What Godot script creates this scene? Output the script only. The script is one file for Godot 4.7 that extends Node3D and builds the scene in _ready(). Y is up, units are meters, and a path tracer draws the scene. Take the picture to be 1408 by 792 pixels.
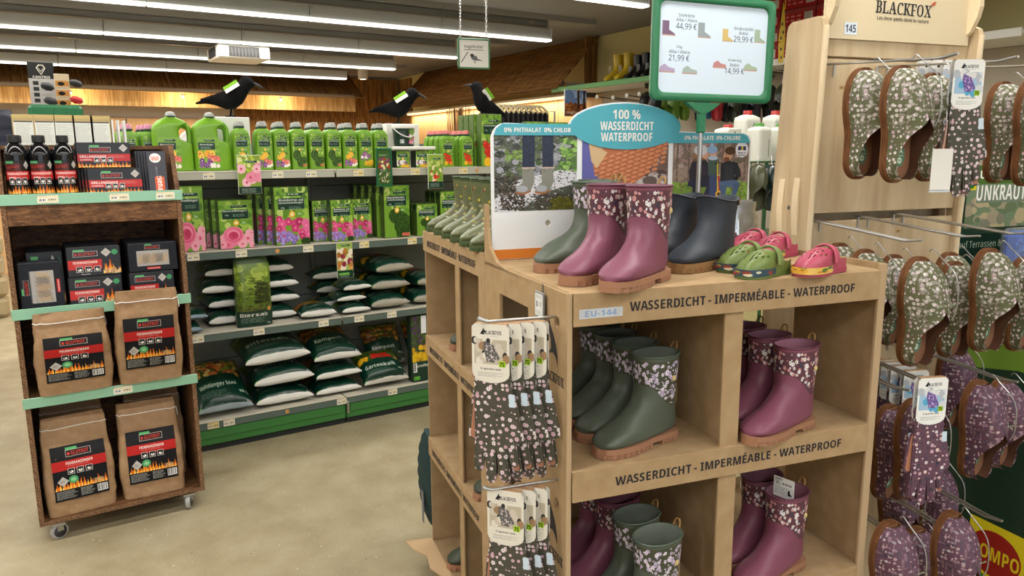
extends Node3D
# A garden shop aisle: shelving with fertilisers, a wooden cart with fire lighters, a cardboard boot display and a plywood clog stand.

const F := 1040.0                       # focal length in pixels of the 1408 x 792 frame
const EYE := Vector3(0, 1.55, 0)
var lens := Basis.from_euler(Vector3(deg_to_rad(-10.03), deg_to_rad(-32.7), deg_to_rad(-0.4)))
const TURN := 0.218166                  # the boot display stands 12.5 degrees off the shop's axes
var CORNER := Vector3(0.919, 0, -1.208) # its front left corner on the floor
var U := Vector3(cos(TURN), 0, sin(TURN))
var W := Vector3(sin(TURN), 0, -cos(TURN))
var taken := {}
var mats := {}
var rng := RandomNumberGenerator.new()

func ray(px: float, py: float) -> Vector3: return lens * Vector3((px - 704.0) / F, -(py - 396.0) / F, -1.0)
func on_y(px: float, py: float, y: float) -> Vector3:
	var d := ray(px, py); return EYE + d * ((y - EYE.y) / d.y)
func on_z(px: float, py: float, z: float) -> Vector3:
	var d := ray(px, py); return EYE + d * (z / d.z)
func on_x(px: float, py: float, x: float) -> Vector3:
	var d := ray(px, py); return EYE + d * (x / d.x)
func hit(px: float, py: float, p: Vector3, n: Vector3) -> Vector3:
	var d := ray(px, py); return EYE + d * ((p - EYE).dot(n) / d.dot(n))
func dw(u: float, y: float, w: float) -> Vector3: return CORNER + U * u + W * w + Vector3(0, y, 0)   # display frame to world
func to_d(p: Vector3) -> Vector3:
	var q := p - CORNER; return Vector3(q.dot(U), p.y, q.dot(W))
func at_w(px: float, py: float, w: float) -> Vector3: return to_d(hit(px, py, CORNER + W * w, W))
func at_u(px: float, py: float, u: float) -> Vector3: return to_d(hit(px, py, CORNER + U * u, U))
func at_y(px: float, py: float, y: float) -> Vector3: return to_d(on_y(px, py, y))

# ---------- nodes ----------
func numbered(called: String) -> String:
	var n: int = taken.get(called, 0); taken[called] = n + 1
	return called if n == 0 else "%s_%03d" % [called, n]
func tag(o: Node3D, label: String, category: String, group := "", kind := ""):
	if label: o.set_meta("label", label)
	if category: o.set_meta("category", category)
	if group: o.set_meta("group", group)
	if kind: o.set_meta("kind", kind)
	return o
func thing(called: String, label: String, category: String, at := Vector3.ZERO, turn := 0.0, group := "") -> Node3D:
	var o := Node3D.new(); o.name = numbered(called); add_child(o)
	o.position = at; o.rotation.y = turn
	return tag(o, label, category, group)
func dthing(called: String, label: String, category: String, u: float, y: float, w: float, turn := 0.0, group := "") -> Node3D:
	return thing(called, label, category, dw(u, y, w), turn - TURN, group)
func copy(o: Node3D, at: Vector3, turn: float, label := "", group := "") -> Node3D:
	var base: String = String(o.name)
	if base.length() > 4 and base[-4] == "_" and base.right(3).is_valid_int(): base = base.left(-4)
	var c: Node3D = o.duplicate(); c.name = numbered(base); add_child(c)
	c.position = at; c.rotation = Vector3(0, turn, 0)
	if label: c.set_meta("label", label)
	if group: c.set_meta("group", group)
	return c
func part(parent: Node3D, called: String, what, m: Material, label := "") -> MeshInstance3D:
	var o := MeshInstance3D.new(); o.name = called
	o.mesh = what.mesh() if what is MB else what
	o.material_override = m
	parent.add_child(o, true)
	if label: o.set_meta("label", label)
	return o
func structure(called: String, what, m: Material, parent: Node3D = null, label := "") -> MeshInstance3D:
	var p: Node3D = self if parent == null else parent
	var o := MeshInstance3D.new(); o.name = numbered(called) if parent == null else called
	o.mesh = what.mesh() if what is MB else what
	o.material_override = m
	p.add_child(o, true)
	if parent == null: tag(o, label, "", "", "structure")
	return o

# a board with real openings: holes are [centre, size] boxes or [centre, radius, axis basis] rounds
func pierced(parent: Node3D, called: String, at: Vector3, size: Vector3, holes: Array, m: Material) -> Node3D:
	var c := CSGCombiner3D.new(); c.name = called
	var b := CSGBox3D.new(); b.name = "board"; b.size = size; b.position = at; b.material = m; c.add_child(b)
	for h in holes:
		if h[1] is Vector3:
			var k := CSGBox3D.new(); k.name = "opening"; k.size = h[1]; k.position = h[0]; k.material = m; k.operation = CSGShape3D.OPERATION_SUBTRACTION; c.add_child(k, true)
		else:
			var k := CSGCylinder3D.new(); k.name = "opening"; k.radius = h[1]; k.height = 0.1; k.sides = 20; k.position = h[0]; k.basis = h[2]; k.position = h[0]; k.material = m; k.operation = CSGShape3D.OPERATION_SUBTRACTION; c.add_child(k, true)
	parent.add_child(c, true)
	return c

# ---------- meshes ----------
class MB:
	var v := PackedVector3Array()
	var n := PackedVector3Array()
	var t := PackedVector2Array()
	var ix := PackedInt32Array()
	var made: ArrayMesh = null
	var skip := {}      # cells of a grid that stay open
	func put(p: Vector3, nn: Vector3, uv: Vector2) -> int:
		v.append(p); n.append(nn); t.append(uv); return v.size() - 1
	func quad(a: Vector3, b: Vector3, c: Vector3, d: Vector3, r := Rect2(0, 0, 1, 1)):
		# a bottom left, b bottom right, c top right, d top left as seen from the front
		var nn := (b - a).cross(d - a)
		if nn.length_squared() < 1e-14: nn = (c - b).cross(d - b)
		nn = nn.normalized()
		var i := put(a, nn, Vector2(r.position.x, r.end.y))
		put(b, nn, r.end); put(c, nn, Vector2(r.end.x, r.position.y)); put(d, nn, r.position)
		ix.append_array([i, i + 2, i + 1, i, i + 3, i + 2])
	func tri(a: Vector3, b: Vector3, c: Vector3, ua := Vector2.ZERO, ub := Vector2.ZERO, uc := Vector2.ZERO):
		var nn := (b - a).cross(c - a).normalized()
		var i := put(a, nn, ua); put(b, nn, ub); put(c, nn, uc)
		ix.append_array([i, i + 2, i + 1])
	func box(c: Vector3, s: Vector3, bv := 0.0, b := Basis.IDENTITY):
		var h := s * 0.5
		var e: float = minf(bv, minf(h.x, minf(h.y, h.z)) * 0.9)
		for ax in 3:
			for sg in [-1.0, 1.0]:
				var i1 := (ax + 1) % 3
				var i2 := (ax + 2) % 3
				var p := []
				for q in [[-1, -1], [1, -1], [1, 1], [-1, 1]]:
					var w := Vector3.ZERO
					w[ax] = sg * h[ax]; w[i1] = q[0] * (h[i1] - e); w[i2] = q[1] * (h[i2] - e)
					p.append(c + b * w)
				if sg > 0: quad(p[0], p[1], p[2], p[3])
				else: quad(p[1], p[0], p[3], p[2])
		if e <= 0.0: return
		for ax in 3:
			var i1 := (ax + 1) % 3
			var i2 := (ax + 2) % 3
			for s1 in [-1.0, 1.0]:
				for s2 in [-1.0, 1.0]:
					var p := []
					for k in [-1.0, 1.0]:
						var w1 := Vector3.ZERO
						w1[ax] = k * (h[ax] - e); w1[i1] = s1 * h[i1]; w1[i2] = s2 * (h[i2] - e)
						var w2 := Vector3.ZERO
						w2[ax] = k * (h[ax] - e); w2[i1] = s1 * (h[i1] - e); w2[i2] = s2 * h[i2]
						p.append(c + b * w1); p.append(c + b * w2)
					if s1 * s2 > 0: quad(p[0], p[2], p[3], p[1])
					else: quad(p[1], p[3], p[2], p[0])
		for s1 in [-1.0, 1.0]:
			for s2 in [-1.0, 1.0]:
				for s3 in [-1.0, 1.0]:
					var a := c + b * Vector3(s1 * h.x, s2 * (h.y - e), s3 * (h.z - e))
					var d := c + b * Vector3(s1 * (h.x - e), s2 * h.y, s3 * (h.z - e))
					var f := c + b * Vector3(s1 * (h.x - e), s2 * (h.y - e), s3 * h.z)
					if s1 * s2 * s3 > 0: tri(a, d, f)
					else: tri(a, f, d)
	# a grid of points with smooth normals; wrap joins the last column to the first. side: 0 turns it outwards by itself, 1 or -1 sets it
	func grid(rows: Array, wrap := false, side := 0, uv := Rect2(0, 0, 1, 1), cap0 := false, cap1 := false):
		var m: int = rows.size()
		var k: int = rows[0].size()
		var cols := k + 1 if wrap else k
		var nn := []
		for i in m:
			var r := PackedVector3Array(); r.resize(cols); nn.append(r)
		var mid := Vector3.ZERO
		for r in rows:
			for p in r: mid += p
		mid /= m * k
		var lean := 0.0
		for i in m - 1:
			for j in cols - 1:
				var a: Vector3 = rows[i][j % k]
				var b: Vector3 = rows[i][(j + 1) % k]
				var c: Vector3 = rows[i + 1][(j + 1) % k]
				var d: Vector3 = rows[i + 1][j % k]
				var g := (c - a).cross(d - b)
				lean += g.dot((a + b + c + d) * 0.25 - mid)
				nn[i][j] += g; nn[i][j + 1] += g; nn[i + 1][j] += g; nn[i + 1][j + 1] += g
		if wrap:
			for i in m:
				var g2: Vector3 = nn[i][0] + nn[i][cols - 1]
				nn[i][0] = g2; nn[i][cols - 1] = g2
		var flip: bool = lean < 0.0 if side == 0 else side < 0
		var base := v.size()
		for i in m:
			for j in cols:
				var g3: Vector3 = nn[i][j].normalized()
				put(rows[i][j % k], -g3 if flip else g3, uv.position + uv.size * Vector2(float(j) / (cols - 1), float(i) / (m - 1)))
		for i in m - 1:
			for j in cols - 1:
				var q := base + i * cols + j
				if skip.has(i * 100 + j): continue
				if flip: ix.append_array([q, q + 1, q + cols, q + 1, q + cols + 1, q + cols])
				else: ix.append_array([q, q + cols, q + 1, q + 1, q + cols, q + cols + 1])
		for cap in 2:
			if not (cap0 if cap == 0 else cap1): continue
			var r: PackedVector3Array = rows[0] if cap == 0 else rows[m - 1]
			var c := Vector3.ZERO
			for p in r: c += p
			c /= r.size()
			var out := Vector3.ZERO
			for j in k: out += (r[j] - c).cross(r[(j + 1) % k] - c)
			var away: Vector3 = c - (rows[mini(1, m - 1)][0] + rows[mini(1, m - 1)][k / 2]) * 0.5 if cap == 0 else c - (rows[m - 2][0] + rows[m - 2][k / 2]) * 0.5
			var same: bool = out.dot(away) >= 0
			for j in k:
				if same: tri(c, r[j], r[(j + 1) % k], uv.position, uv.position, uv.position)
				else: tri(c, r[(j + 1) % k], r[j], uv.position, uv.position, uv.position)
	func lathe(prof: Array, seg := 16, at := Vector3.ZERO, b := Basis.IDENTITY, uv := Rect2(0, 0, 1, 1)):
		var rows := []
		for p in prof:
			var r := PackedVector3Array()
			for j in seg:
				var a := TAU * j / seg
				r.append(at + b * Vector3(sin(a) * maxf(p[0], 1e-5), p[1], cos(a) * maxf(p[0], 1e-5)))
			rows.append(r)
		grid(rows, true, 0, uv, prof[0][0] > 1e-4, prof[-1][0] > 1e-4)
	func tube(path: Array, r: float, seg := 6):
		var rows := []
		var up := Vector3.UP
		for i in path.size():
			var d: Vector3 = (path[mini(i + 1, path.size() - 1)] - path[maxi(i - 1, 0)]).normalized()
			if absf(d.dot(up)) > 0.98: up = Vector3.RIGHT if absf(d.x) < 0.9 else Vector3.FORWARD
			var x := d.cross(up).normalized()
			var y := x.cross(d)
			up = y
			var ring := PackedVector3Array()
			for j in seg:
				var a := TAU * j / seg
				ring.append(path[i] + (x * cos(a) + y * sin(a)) * r)
			rows.append(ring)
		grid(rows, true, 0, Rect2(0, 0, 1, 1), true, true)
	# a flat outline in x and y, drawn out from z0 to z1; the faces may be left off
	func prism(poly: PackedVector2Array, z0: float, z1: float, b := Basis.IDENTITY, at := Vector3.ZERO, front := true, back := true, uv := Rect2()):
		var pl := poly.duplicate()
		if Geometry2D.is_polygon_clockwise(pl): pl.reverse()
		var lo := pl[0]
		var hi := pl[0]
		for p in pl: lo = lo.min(p); hi = hi.max(p)
		var tr := Geometry2D.triangulate_polygon(pl)
		var uvs := []
		for p in pl:
			var q := Vector2((p.x - lo.x) / maxf(hi.x - lo.x, 1e-6), 1.0 - (p.y - lo.y) / maxf(hi.y - lo.y, 1e-6))
			uvs.append(uv.position + uv.size * q if uv.size.x > 0 else p)
		for i in range(0, tr.size(), 3):
			var q := [tr[i], tr[i + 1], tr[i + 2]]
			if (pl[q[1]] - pl[q[0]]).cross(pl[q[2]] - pl[q[0]]) < 0: q = [q[0], q[2], q[1]]
			if front: tri(at + b * Vector3(pl[q[0]].x, pl[q[0]].y, z1), at + b * Vector3(pl[q[1]].x, pl[q[1]].y, z1), at + b * Vector3(pl[q[2]].x, pl[q[2]].y, z1), uvs[q[0]], uvs[q[1]], uvs[q[2]])
			if back: tri(at + b * Vector3(pl[q[0]].x, pl[q[0]].y, z0), at + b * Vector3(pl[q[2]].x, pl[q[2]].y, z0), at + b * Vector3(pl[q[1]].x, pl[q[1]].y, z0), uvs[q[0]], uvs[q[2]], uvs[q[1]])
		for i in pl.size():
			var p := pl[i]
			var q2 := pl[(i + 1) % pl.size()]
			quad(at + b * Vector3(p.x, p.y, z0), at + b * Vector3(q2.x, q2.y, z0), at + b * Vector3(q2.x, q2.y, z1), at + b * Vector3(p.x, p.y, z1))
	func mesh() -> ArrayMesh:
		if made: return made
		var a := []; a.resize(Mesh.ARRAY_MAX)
		a[Mesh.ARRAY_VERTEX] = v; a[Mesh.ARRAY_NORMAL] = n; a[Mesh.ARRAY_TEX_UV] = t; a[Mesh.ARRAY_INDEX] = ix
		made = ArrayMesh.new(); made.add_surface_from_arrays(Mesh.PRIMITIVE_TRIANGLES, a)
		return made

func mb() -> MB: return MB.new()
func boxm(c: Vector3, s: Vector3, bv := 0.0) -> MB:
	var m := MB.new(); m.box(c, s, bv); return m
func se(th: float, e: float) -> Vector2:   # a point of a superellipse
	var c := cos(th); var s := sin(th)
	return Vector2(signf(c) * pow(absf(c), 2.0 / e), signf(s) * pow(absf(s), 2.0 / e))
func round_rect(w: float, h: float, r: float, seg := 5) -> PackedVector2Array:
	var p := PackedVector2Array()
	for q in [[1, 1, 0.0], [-1, 1, 90.0], [-1, -1, 180.0], [1, -1, 270.0]]:
		for k in seg + 1:
			var a := deg_to_rad(q[2] + 90.0 * k / seg)
			p.append(Vector2(q[0] * (w / 2 - r) + cos(a) * r, q[1] * (h / 2 - r) + sin(a) * r))
	return p
func smooth(pts: Array, steps := 6) -> Array:   # a curve through the points
	var c := Curve3D.new()
	for i in pts.size():
		var d: Vector3 = (pts[mini(i + 1, pts.size() - 1)] - pts[maxi(i - 1, 0)]) / 6.0
		c.add_point(pts[i], -d, d)
	var out := []
	for k in (pts.size() - 1) * steps + 1: out.append(c.samplef(float(k) / steps))
	return out
# outline lofted between a lower and an upper line in the plane of x and y, with half widths along z
func spine_loft(st: MB, rings: Array, seg := 20, cap0 := true, cap1 := true, uv := Rect2(0, 0, 1, 1)):
	var rows := []
	for r in rings: rows.append(spine_ring(r, seg))
	st.grid(rows, true, 0, uv, cap0, cap1)
func spine_ring(r: Array, seg: int) -> PackedVector3Array:   # [low x, low y, high x, high y, half width, exponent]
	var a := Vector3(r[0], r[1], 0)
	var b := Vector3(r[2], r[3], 0)
	var ring := PackedVector3Array()
	for j in seg:
		var q := se(TAU * j / seg, r[5] if r.size() > 5 else 2.3)
		ring.append((a + b) * 0.5 + (b - a) * 0.5 * q.x + Vector3(0, 0, r[4] * q.y))
	return ring

# ---------- materials ----------
func mat(c: Color, rough := 0.7, metal := 0.0, spec := 0.5) -> StandardMaterial3D:
	var key := [c, rough, metal, spec]
	if not mats.has(key):
		var m := StandardMaterial3D.new()
		m.albedo_color = c; m.roughness = rough; m.metallic = metal; m.metallic_specular = spec
		mats[key] = m
	return mats[key]
func rgb(r: int, g: int, b: int) -> Color: return Color8(r, g, b)
func tmat(tex: Texture2D, rough := 0.7, scale := 0.0, spec := 0.5, world := false) -> StandardMaterial3D:
	var m := StandardMaterial3D.new()
	m.albedo_texture = tex; m.roughness = rough; m.metallic_specular = spec
	if scale > 0.0:
		m.uv1_triplanar = true; m.uv1_scale = Vector3.ONE * scale; m.uv1_world_triplanar = world
	return m
func noise_tex(size: int, freq: float, ramp: Array, sd: int, stretch := Vector2.ONE, kind := FastNoiseLite.TYPE_SIMPLEX_SMOOTH, oct := 4) -> Image:
	# a seamless picture of noise run through a ramp of [offset, colour]
	var nz := FastNoiseLite.new(); nz.seed = sd; nz.frequency = freq; nz.noise_type = kind; nz.fractal_octaves = oct
	var gr := Gradient.new()
	var of := PackedFloat32Array(); var co := PackedColorArray()
	for r in ramp: of.append(r[0]); co.append(r[1])
	gr.offsets = of; gr.colors = co
	var g := nz.get_seamless_image(int(size / stretch.x), int(size / stretch.y))
	g.resize(size, size, Image.INTERPOLATE_CUBIC); g.convert(Image.FORMAT_L8)
	var lut := []
	for i in 256: lut.append(gr.sample(i / 255.0))
	var src := g.get_data()
	var dst := PackedByteArray(); dst.resize(src.size() * 3)
	for i in src.size():
		var c: Color = lut[src[i]]
		dst[i * 3] = c.r8; dst[i * 3 + 1] = c.g8; dst[i * 3 + 2] = c.b8
	return Image.create_from_data(size, size, false, Image.FORMAT_RGB8, dst)
func speckle(img: Image, count: int, r0: float, r1: float, cols: Array, sd: int):
	var g := RandomNumberGenerator.new(); g.seed = sd
	for i in count:
		var r := g.randf_range(r0, r1)
		var p := Vector2(g.randf_range(r, img.get_width() - r), g.randf_range(r, img.get_height() - r))
		img.fill_rect(Rect2i(int(p.x - r), int(p.y - r), maxi(1, int(2 * r)), maxi(1, int(2 * r))), cols[g.randi() % cols.size()])
func tx(img: Image) -> ImageTexture:
	img.generate_mipmaps(); return ImageTexture.create_from_image(img)

# ---------- prints: cells of a sheet that labels and cards take their picture from ----------
var fonts := {}
func font(kind: String) -> SystemFont:
	if not fonts.has(kind):
		var f := SystemFont.new()
		f.font_names = PackedStringArray(["Droid Serif" if kind.begins_with("serif") else "Droid Sans"])
		f.font_weight = 700 if kind.ends_with("bold") else 400
		fonts[kind] = f
	return fonts[kind]
var line_cache := {}
func text_image(s: String, size: int, col: Color, kind := "sans bold") -> Image:
	var key := [s, size, col, kind]
	if line_cache.has(key): return line_cache[key]
	var ts := TextServerManager.get_primary_interface()
	var tl := TextLine.new(); tl.add_string(s, font(kind), size)
	var sz := tl.get_size()
	var img := Image.create(int(sz.x) + 4, int(sz.y) + 4, false, Image.FORMAT_RGBA8)
	img.fill(Color(col, 0.0))
	var x := 1.0
	var asc := tl.get_line_ascent()
	for g in ts.shaped_text_get_glyphs(tl.get_rid()):
		var fr: RID = g.font_rid
		var fs := Vector2i(g.font_size, 0)
		if fr.is_valid() and g.index > 0:
			ts.font_render_glyph(fr, fs, g.index)
			var uv := ts.font_get_glyph_uv_rect(fr, fs, g.index)
			var ti := ts.font_get_glyph_texture_idx(fr, fs, g.index)
			if ti >= 0 and uv.size.x > 0:
				var gi := ts.font_get_texture_image(fr, fs, ti).get_region(Rect2i(uv))
				gi.convert(Image.FORMAT_RGBA8)
				var data := gi.get_data()
				for i in range(0, data.size(), 4):
					data[i] = col.r8; data[i + 1] = col.g8; data[i + 2] = col.b8
				gi = Image.create_from_data(gi.get_width(), gi.get_height(), false, Image.FORMAT_RGBA8, data)
				var off := ts.font_get_glyph_offset(fr, fs, g.index)
				img.blend_rect(gi, Rect2i(Vector2i.ZERO, gi.get_size()), Vector2i(int(x + off.x + g.offset.x), int(1 + asc + off.y + g.offset.y)))
		x += g.advance * g.repeat
	var used := img.get_used_rect()
	if used.size.x > 0: img = img.get_region(used)
	line_cache[key] = img
	return img

class Sheet:
	var img: Image
	var tex: ImageTexture
	var cx := 2
	var cy := 2
	var rh := 0
	var cells := {}
	func _init(w: int, h: int):
		img = Image.create(w, h, false, Image.FORMAT_RGBA8); img.fill(Color.WHITE)
	func cell(called: String, w: int, h: int) -> Rect2i:
		if cx + w + 2 > img.get_width(): cx = 2; cy += rh + 4; rh = 0
		if cy + h > img.get_height(): push_error("sheet full at " + called)
		var r := Rect2i(cx, cy, w, h); cx += w + 4; rh = maxi(rh, h)
		cells[called] = r
		return r
	func uv(called: String) -> Rect2:
		var r: Rect2i = cells[called]
		var s := Vector2(img.get_size())
		return Rect2((Vector2(r.position) + Vector2(0.5, 0.5)) / s, (Vector2(r.size) - Vector2.ONE) / s)
var A: Sheet
var B: Sheet
var cur: Sheet      # sheet and cell that the pen draws in
var box_: Rect2i
func pen(sheet: Sheet, called: String, w: int, h: int, c: Color):
	cur = sheet; box_ = sheet.cell(called, w, h)
	sheet.img.fill_rect(box_, c)
func _clip(x: int, y: int, w: int, c: Color):
	var x0 := maxi(x, 0)
	var x1 := mini(x + w, box_.size.x)
	if y < 0 or y >= box_.size.y or x1 <= x0: return
	cur.img.fill_rect(Rect2i(box_.position.x + x0, box_.position.y + y, x1 - x0, 1), c)
func rect(x: float, y: float, w: float, h: float, c: Color):
	cur.img.fill_rect(Rect2i(int(x) + box_.position.x, int(y) + box_.position.y, maxi(1, int(w)), maxi(1, int(h))).intersection(box_), c)
func frame(x: float, y: float, w: float, h: float, b: float, c: Color):
	rect(x, y, w, b, c); rect(x, y + h - b, w, b, c); rect(x, y, b, h, c); rect(x + w - b, y, b, h, c)
func disc(x: float, y: float, rx: float, ry: float, c: Color):
	for k in range(int(floor(y - ry)), int(ceil(y + ry)) + 1):
		var d := (k + 0.5 - y) / ry
		if absf(d) < 1.0:
			var hw := rx * sqrt(1.0 - d * d)
			_clip(int(round(x - hw)), k, maxi(1, int(round(hw * 2))), c)
func poly(pts: Array, c: Color):
	var y0 := 1e9; var y1 := -1e9
	for p in pts: y0 = minf(y0, p.y); y1 = maxf(y1, p.y)
	for k in range(maxi(int(y0), 0), mini(int(y1) + 1, box_.size.y)):
		var xs := []
		for i in pts.size():
			var a: Vector2 = pts[i]
			var b: Vector2 = pts[(i + 1) % pts.size()]
			if (a.y <= k + 0.5) != (b.y <= k + 0.5): xs.append(a.x + (k + 0.5 - a.y) / (b.y - a.y) * (b.x - a.x))
		xs.sort()
		for i in range(0, xs.size() - 1, 2): _clip(int(round(xs[i])), k, int(round(xs[i + 1]) - round(xs[i])), c)
func stroke(pts: Array, w: float, c: Color):
	for i in pts.size() - 1:
		var a: Vector2 = pts[i]
		var b: Vector2 = pts[i + 1]
		var s := (b - a).normalized().orthogonal() * w * 0.5
		poly([a + s, b + s, b - s, a - s], c)
func write(s: String, x: float, y: float, h: float, c: Color, w := 0.0, kind := "sans bold", turn := 0, mid := true):
	# centred on x, y; letters h pixels tall, drawn out to w pixels where w is given
	var src := text_image(s, 40 if h < 34 else 96, c, kind)
	var im: Image = src.duplicate()
	var ww := w if w > 0 else src.get_width() * h / src.get_height()
	im.resize(maxi(1, int(ww)), maxi(1, int(h)), Image.INTERPOLATE_TRILINEAR if h < 20 else Image.INTERPOLATE_BILINEAR)
	if turn == 1: im.rotate_90(CLOCKWISE)
	if turn == -1: im.rotate_90(COUNTERCLOCKWISE)
	var p := Vector2i(int(x - (im.get_width() / 2.0 if mid else 0.0)), int(y - im.get_height() / 2.0))
	var r := Rect2i(p, im.get_size()).intersection(Rect2i(Vector2i.ZERO, box_.size))
	if r.size.x > 0 and r.size.y > 0: cur.img.blend_rect(im, Rect2i(r.position - p, r.size), r.position + box_.position)
func small_print(x: float, y: float, w: float, h: float, line: float, c: Color, sd := 1):
	var g := RandomNumberGenerator.new(); g.seed = sd
	var yy := y
	while yy < y + h:
		var xx := x
		var stop := x + w * g.randf_range(0.7, 1.0)
		while xx < stop:
			var l := g.randf_range(line, line * 4)
			rect(xx, yy, minf(l, stop - xx), maxf(1, line * 0.55), c); xx += l + line * 0.6
		yy += line * 1.5
func barcode(x: float, y: float, w: float, h: float):
	rect(x, y, w, h, Color.WHITE)
	var g := RandomNumberGenerator.new(); g.seed = 5
	var xx := x + 2
	while xx < x + w - 3:
		var l := g.randi_range(1, 3); rect(xx, y + 2, l, h - 5, Color.BLACK); xx += l + g.randi_range(1, 3)
func bloom(x: float, y: float, r: float, c: Color, heart: Color, petals := 5):
	var a0 := x * 1.7 + y
	for k in petals:
		var a := a0 + TAU * k / petals
		disc(x + cos(a) * r * 0.55, y + sin(a) * r * 0.55, r * 0.48, r * 0.48, c)
	disc(x, y, r * 0.25, r * 0.25, heart)
func cluster(x: float, y: float, w: float, h: float, n: int, r: float, cols: Array, hearts: Array, sd: int, petals := 5):
	var g := RandomNumberGenerator.new(); g.seed = sd
	for i in n:
		var c: Color = cols[g.randi() % cols.size()]
		bloom(x + g.randf() * w, y + g.randf() * h, r * g.randf_range(0.7, 1.2), c.lightened(g.randf() * 0.15), hearts[g.randi() % hearts.size()], petals)
func dots(x: float, y: float, w: float, h: float, n: int, r0: float, r1: float, cols: Array, sd: int):
	var g := RandomNumberGenerator.new(); g.seed = sd
	for i in n:
		var r := g.randf_range(r0, r1)
		disc(x + g.randf() * w, y + g.randf() * h, r * g.randf_range(0.7, 1.4), r, cols[g.randi() % cols.size()])

# lettering as thin raised print: txt is laid out along x, facing z, inside the width w (or by letter height h)
func lettering(parent: Node3D, called: String, txt: String, at: Vector3, turn: float, h: float, w: float, m: Material, kind := "sans bold", tilt := 0.0) -> MeshInstance3D:
	var tm := TextMesh.new(); tm.text = txt; tm.font = font(kind); tm.font_size = 32; tm.pixel_size = 0.01; tm.depth = 0.02; tm.curve_step = 3.0
	var bb := tm.get_aabb()
	var o := MeshInstance3D.new(); o.name = called; o.mesh = tm; o.material_override = m
	var k := h / bb.size.y
	var kx := w / bb.size.x if w > 0 else k
	var b := Basis.from_euler(Vector3(0, turn, 0)) * Basis.from_euler(Vector3(0, 0, tilt)) * Basis.from_scale(Vector3(kx, k, 0.02))
	o.transform = Transform3D(b, at - b * (bb.get_center()))
	parent.add_child(o, true)
	return o

var LIGHT_Y := 2.6
var ROWS := [-4.34, -6.08, -7.65, -9.04, -10.47]
var ROW_ENDS := [3.97, 4.35, 4.21, 4.08, 3.98]
const LAMP_E := 8.6

func _ready():
	# camera
	var cam := Camera3D.new(); cam.name = "camera"; add_child(cam)
	cam.transform = Transform3D(lens, EYE); cam.fov = rad_to_deg(2.0 * atan(396.0 / F)); cam.near = 0.05; cam.far = 60.0; cam.current = true
	# sky beyond the shop window behind the camera
	var env := Environment.new()
	env.background_mode = Environment.BG_SKY
	var sky := Sky.new(); var air := ProceduralSkyMaterial.new()
	air.sky_top_color = Color(0.62, 0.72, 0.86); air.sky_horizon_color = Color(0.86, 0.89, 0.93); air.ground_bottom_color = Color(0.4, 0.4, 0.38); air.ground_horizon_color = Color(0.7, 0.7, 0.68); air.energy_multiplier = 1.6
	sky.sky_material = air; env.sky = sky
	env.tonemap_mode = Environment.TONE_MAPPER_LINEAR; env.tonemap_exposure = 1.0
	env.sdfgi_enabled = true; env.ssao_enabled = true; env.ssil_enabled = true
	var we := WorldEnvironment.new(); we.name = "world"; we.environment = env; add_child(we)
	# daylight at the shop window (an opening in the wall behind the camera)
	var day := AreaLight3D.new(); day.name = "daylight"; day.light_color = Color(0.92, 0.96, 1.0); day.light_energy = 3.6; day.area_size = Vector2(6.0, 2.0); day.area_range = 30.0; day.shadow_enabled = true
	day.position = Vector3(0.6, 1.6, 4.3); day.rotation.y = 0.0; add_child(day)
	# the rows of ceiling lamps; three more rows hang over and behind the camera
	rng.seed = 7
	draw_prints()
	draw_surfaces()
	build_shell()
	build_lamps()
	build_back()
	build_gondola()
	build_cart()
	build_display()
	build_stand()
	build_right()

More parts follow.
